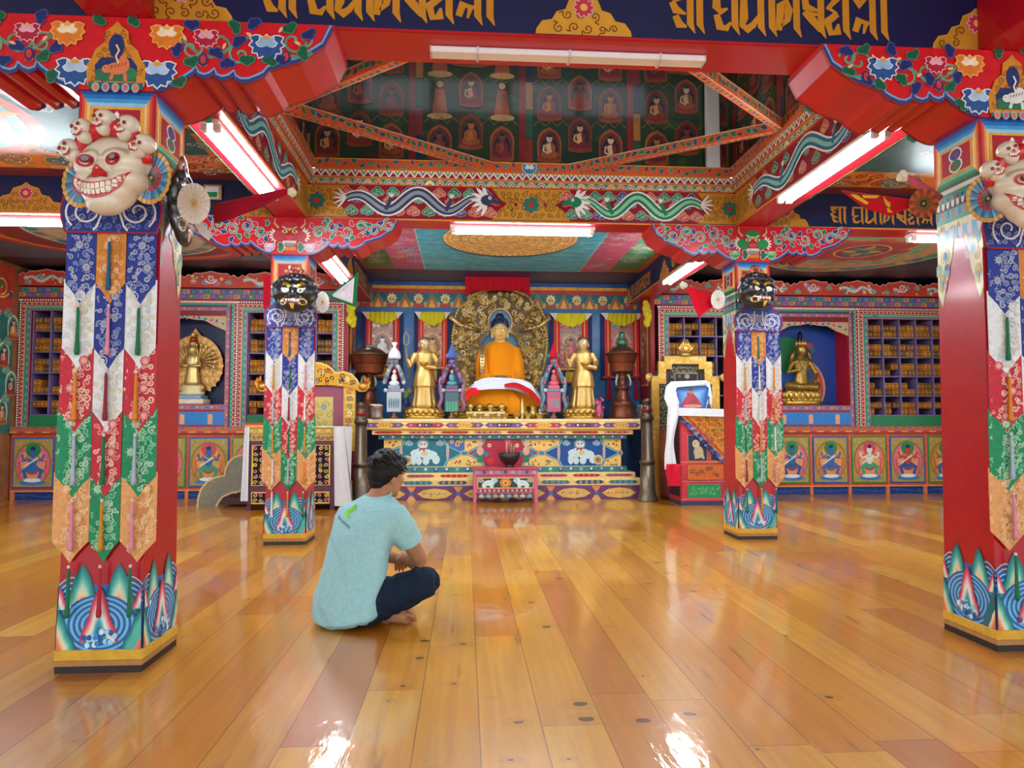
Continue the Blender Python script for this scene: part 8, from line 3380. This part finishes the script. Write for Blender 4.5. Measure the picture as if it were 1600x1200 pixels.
m = MB()
m.loft([ering(-.02, 0, .03, .15, .12), ering(-.02, 0, .1, .165, .13), ering(0, 0, .2, .15, .115), ering(.02, 0, .32, .145, .11), ering(.06, 0, .44, .165, .115), ering(.095, 0, .52, .18, .105), ering(.125, 0, .575, .14, .085), ering(.145, 0, .605, .075, .065)], SK)
m.tube([Q(.14, 0, .58), Q(.17, 0, .63), Q(.195, 0, .68)], [.06, .053, .055], SK, 14)
HC = Q(.215, 0, .712)
RH = Matrix.Rotation(AF - pi / 2 - .12, 3, 'Z') @ Matrix.Rotation(-.16, 3, 'X')
hp = lambda x, y, z: HC + RH @ Vector((x, y, z))


def hell(m, x, y, z, a, b, c, col=SK, nu=16, nv=12):
    p = hp(x, y, z)
    m.ell(p.x, p.y, p.z, a, b, c, col, nu, nv, RH)


hell(m, 0, 0, .02, .072, .088, .09)
hell(m, 0, .03, -.045, .056, .06, .06)
hell(m, 0, .062, -.088, .026, .024, .022)
hell(m, 0, .09, -.02, .011, .02, .026)
hell(m, 0, .088, -.036, .017, .014, .01)
hell(m, 0, .078, -.062, .024, .014, .012)
for s_ in (-1, 1):
    hell(m, s_ * .035, .068, -.02, .025, .02, .02)
    hell(m, s_ * .03, .075, .022, .026, .014, .008)
    hell(m, s_ * .073, -.005, -.015, .009, .022, .032)
    hell(m, s_ * .078, -.014, -.01, .008, .012, .024)
# arms
SH = {1: Q(.105, .172, .53), -1: Q(.105, -.165, .51)}
EL = {1: Q(.265, .2, .285), -1: Q(.27, -.22, .285)}
WR_ = {1: Q(.335, .01, .265), -1: Q(.36, .0, .245)}
for s_ in (1, -1):
    m.tube([SH[s_], SH[s_].lerp(EL[s_], .5), EL[s_]], [.052, .045, .038], SK, 12)
    m.tube([EL[s_], EL[s_].lerp(WR_[s_], .35), WR_[s_]], [.039, .04, .026], SK, 12)
    d = (WR_[s_] - EL[s_]).normalized() * .8 + FW * .25 + Vector((0, 0, -.35))
    hand(m, WR_[s_], d, s_, Vector((0, 0, -1)) + FW * .2)
# legs
HPJ = {1: Q(.02, .095, .1), -1: Q(.02, -.095, .1)}
KN = {1: Q(.215, .295, .2), -1: Q(.26, -.29, .19)}
AN = {1: Q(.31, -.03, .06), -1: Q(.13, .1, .055)}
for s_ in (1, -1):
    m.tube([HPJ[s_], HPJ[s_].lerp(KN[s_], .5), KN[s_]], [.085, .075, .058], SK, 12)
    m.tube([KN[s_], KN[s_].lerp(AN[s_], .4), AN[s_]], [.055, .05, .033], SK, 12)
# feet: heel, ball, toes
for s_, heel, ball in ((-1, Q(.085, .115, .042), Q(.125, .255, .036)), (1, Q(.33, -.06, .045), Q(.3, -.2, .04))):
    d = (ball - heel).normalized()
    sd = d.cross(Vector((0, 0, 1)))
    m.tube([heel - d * .02, heel + d * .03, heel.lerp(ball, .55), ball], [.03, .037, .035, .034], SK, 12)
    m.tube([AN[s_], heel + Vector((0, 0, .01))], [.034, .034], SK, 10)
    for k in range(5):
        o_ = (k - 2) * .015
        m.tube([ball + Vector((0, 0, o_ * .6 + .002)) + sd * o_ * .7, ball + d * (.032 + (.012 if k == 4 else .004 * k)) + Vector((0, 0, o_ * .6)) + sd * o_ * .75], [.0115, .0095 if k < 4 else .012], SK, 7)
o = obj('body', m, SKIN, t)
fuse(o, .0042, 4)
fixcol(o, SK)
o['label'] = 'bare forearms, neck and feet'
body = o
# face details
for s_ in (-1, 1):
    m = MB()
    p = hp(s_ * .031, .083, .004)
    m.ell(p.x, p.y, p.z, .013, .008, .006, 'e8e4dc', 10, 6, RH)
    p = hp(s_ * .031, .09, .004)
    m.ell(p.x, p.y, p.z, .006, .003, .006, '2a1a14', 8, 6, RH)
    obj('eye', m, CERAM, t)
m = MB()
p = hp(0, .092, -.063)
m.ell(p.x, p.y, p.z, .021, .006, .006, '9a5448', 12, 6, RH)
obj('lips', m, SKIN, t)
for s_ in (-1, 1):
    m = MB()
    m.tube([hp(s_ * .014, .088, .03), hp(s_ * .034, .086, .035), hp(s_ * .052, .072, .03)], [.003, .0045, .002], '17120f', 6)
    obj('eyebrow', m, HAIR, t)
# hair
m = MB()
hell(m, 0, -.008, .05, .084, .098, .086, '14110f', 20, 14)
hell(m, 0, -.045, .01, .078, .062, .082, '14110f', 20, 12)
hell(m, 0, -.06, -.045, .055, .036, .04, '14110f', 14, 10)
hell(m, 0, .055, .085, .066, .05, .04, '14110f', 14, 10)
for s_ in (-1, 1):
    hell(m, s_ * .07, -.02, .025, .02, .045, .05, '14110f', 12, 10)
for i in range(110):
    a, b = RND.uniform(0, 2 * pi), RND.uniform(-.1, 1.5)
    d = Vector((cos(a) * cos(b), sin(a) * cos(b), sin(b)))
    p0 = Vector((d.x * .076, d.y * .09 - .012, d.z * .078 + .05))
    tg = Vector((-d.y + RND.uniform(-.5, .5), d.x + RND.uniform(-.5, .5), -.5)).normalized()
    m.tube([hp(*(p0 + tg * -.02)), hp(*(p0 + d * .010)), hp(*(p0 + d * .012 + tg * .025)), hp(*(p0 + d * .004 + tg * .045))], [.006, .009, .007, .002], '14110f', 5)
o = obj('hair', m, HAIR, t)
fuse(o, .0045, 2)
fixcol(o, '0d0b0b')
# trousers
m = MB()
m.loft([ering(-.02, 0, .018, .165, .135), ering(-.025, 0, .06, .19, .152), ering(-.02, 0, .12, .185, .15), ering(0, 0, .2, .165, .13), ering(.01, 0, .25, .15, .12)], '1c2636')
for s_ in (1, -1):
    a, b = HPJ[s_], KN[s_]
    m.tube([a - FW * .02, a.lerp(b, .35), a.lerp(b, .7), b, b + (b - a).normalized() * .035 - Vector((0, 0, .01))], [.1, .098, .087, .08, .05], '1c2636', 18)
    e = AN[s_]
    m.tube([b, b.lerp(e, .35), b.lerp(e, .8)], [.076, .066, .052], '1c2636', 16)
o = obj('trousers', m, TROUS, t)
fuse(o, .007, 5)
NRM = [v.normal.copy() for v in o.data.vertices]
for v, nv in zip(o.data.vertices, NRM):
    c = v.co.copy()
    v.co = c + nv * (.004 * sin(60 * c.x + 30 * c.z + 6 * noise.noise(c * 9)) + .006 * noise.noise(c * 16))
    if v.co.z < .004:
        v.co.z = .004
fixcol(o, '18263a')
# T-shirt
SHC = '9ccfd4'
m = MB()
m.loft([ering(-.035, 0, .035, .165, .13, tilt=.03), ering(-.04, 0, .06, .195, .158, tilt=.03), ering(-.03, 0, .13, .195, .158, tilt=.025), ering(-.01, 0, .22, .185, .145), ering(.015, 0, .32, .182, .138), ering(.055, 0, .43, .192, .14), ering(.09, 0, .51, .21, .13), ering(.115, 0, .56, .19, .112), ering(.138, 0, .59, .125, .088), ering(.148, 0, .612, .072, .068)], SHC)
for s_ in (1, -1):
    a, b = SH[s_], EL[s_]
    m.tube([a - RT * (.05 * s_) + Vector((0, 0, -.0)), a, a.lerp(b, .3), a.lerp(b, .62)], [.06, .07, .071, .066], SHC, 18)
o = obj('t_shirt', m, CLOTH, t)
fuse(o, .0065, 7)
NRM = [v.normal.copy() for v in o.data.vertices]
for v, nv in zip(o.data.vertices, NRM):
    c = v.co.copy()
    n1 = noise.noise(Vector((c.x * 9, c.y * 9, c.z * 5)))
    v.co = c + nv * (.006 * n1 + .0035 * sin(38 * c.z + 26 * c.x - 20 * c.y + 5 * n1) * max(0, .75 - c.z * .8))
fixcol(o, SHC)
shirt = o
m = MB()
m.tube([Q(.148 + .069 * sin(a), .073 * cos(a), .614 + .012 * sin(a)) for a in [2 * pi * i / 28 for i in range(29)]], .0075, '94c6cc', 8)
obj('collar_band', m, CLOTH, t)
fs = surf(shirt)
lx = lambda px: (px - 553) * 3.5 / 1083
lz = lambda py: 1 - (py - 658) * 3.5 / 1083
m = MB(fs)
for cx, cz, a in ((541, 801, 1.1), (548, 795, .9)):
    m.petal(lx(cx) - .01, lz(cz) - .012, .034, .022, a, '7fd43a', 4)
m.disc(lx(552), lz(792), .011, '6cc83a', 5, 10)
m.disc(lx(543), lz(804), .012, '8ada4a', 5, 10)
obj('logo', m, CLOTH).parent = t
m = MB(fs)
for i in range(11):
    cx, cz = lx(525 + 2.3 * i), lz(808 + 1.15 * i)
    h = .011 if i % 3 else .015
    m.stroke([(cx, cz - h / 2), (cx + .001, cz + h / 2)], .0028, '5a8a94', 4)
    if i % 2:
        m.stroke([(cx, cz - h / 2), (cx + .005, cz - h / 2 - .002)], .0028, '5a8a94', 4)
    else:
        m.arc(cx + .003, cz, .003, -2, 2, .002, '5a8a94', 4, 6)
obj('back_print', m, CLOTH).parent = t
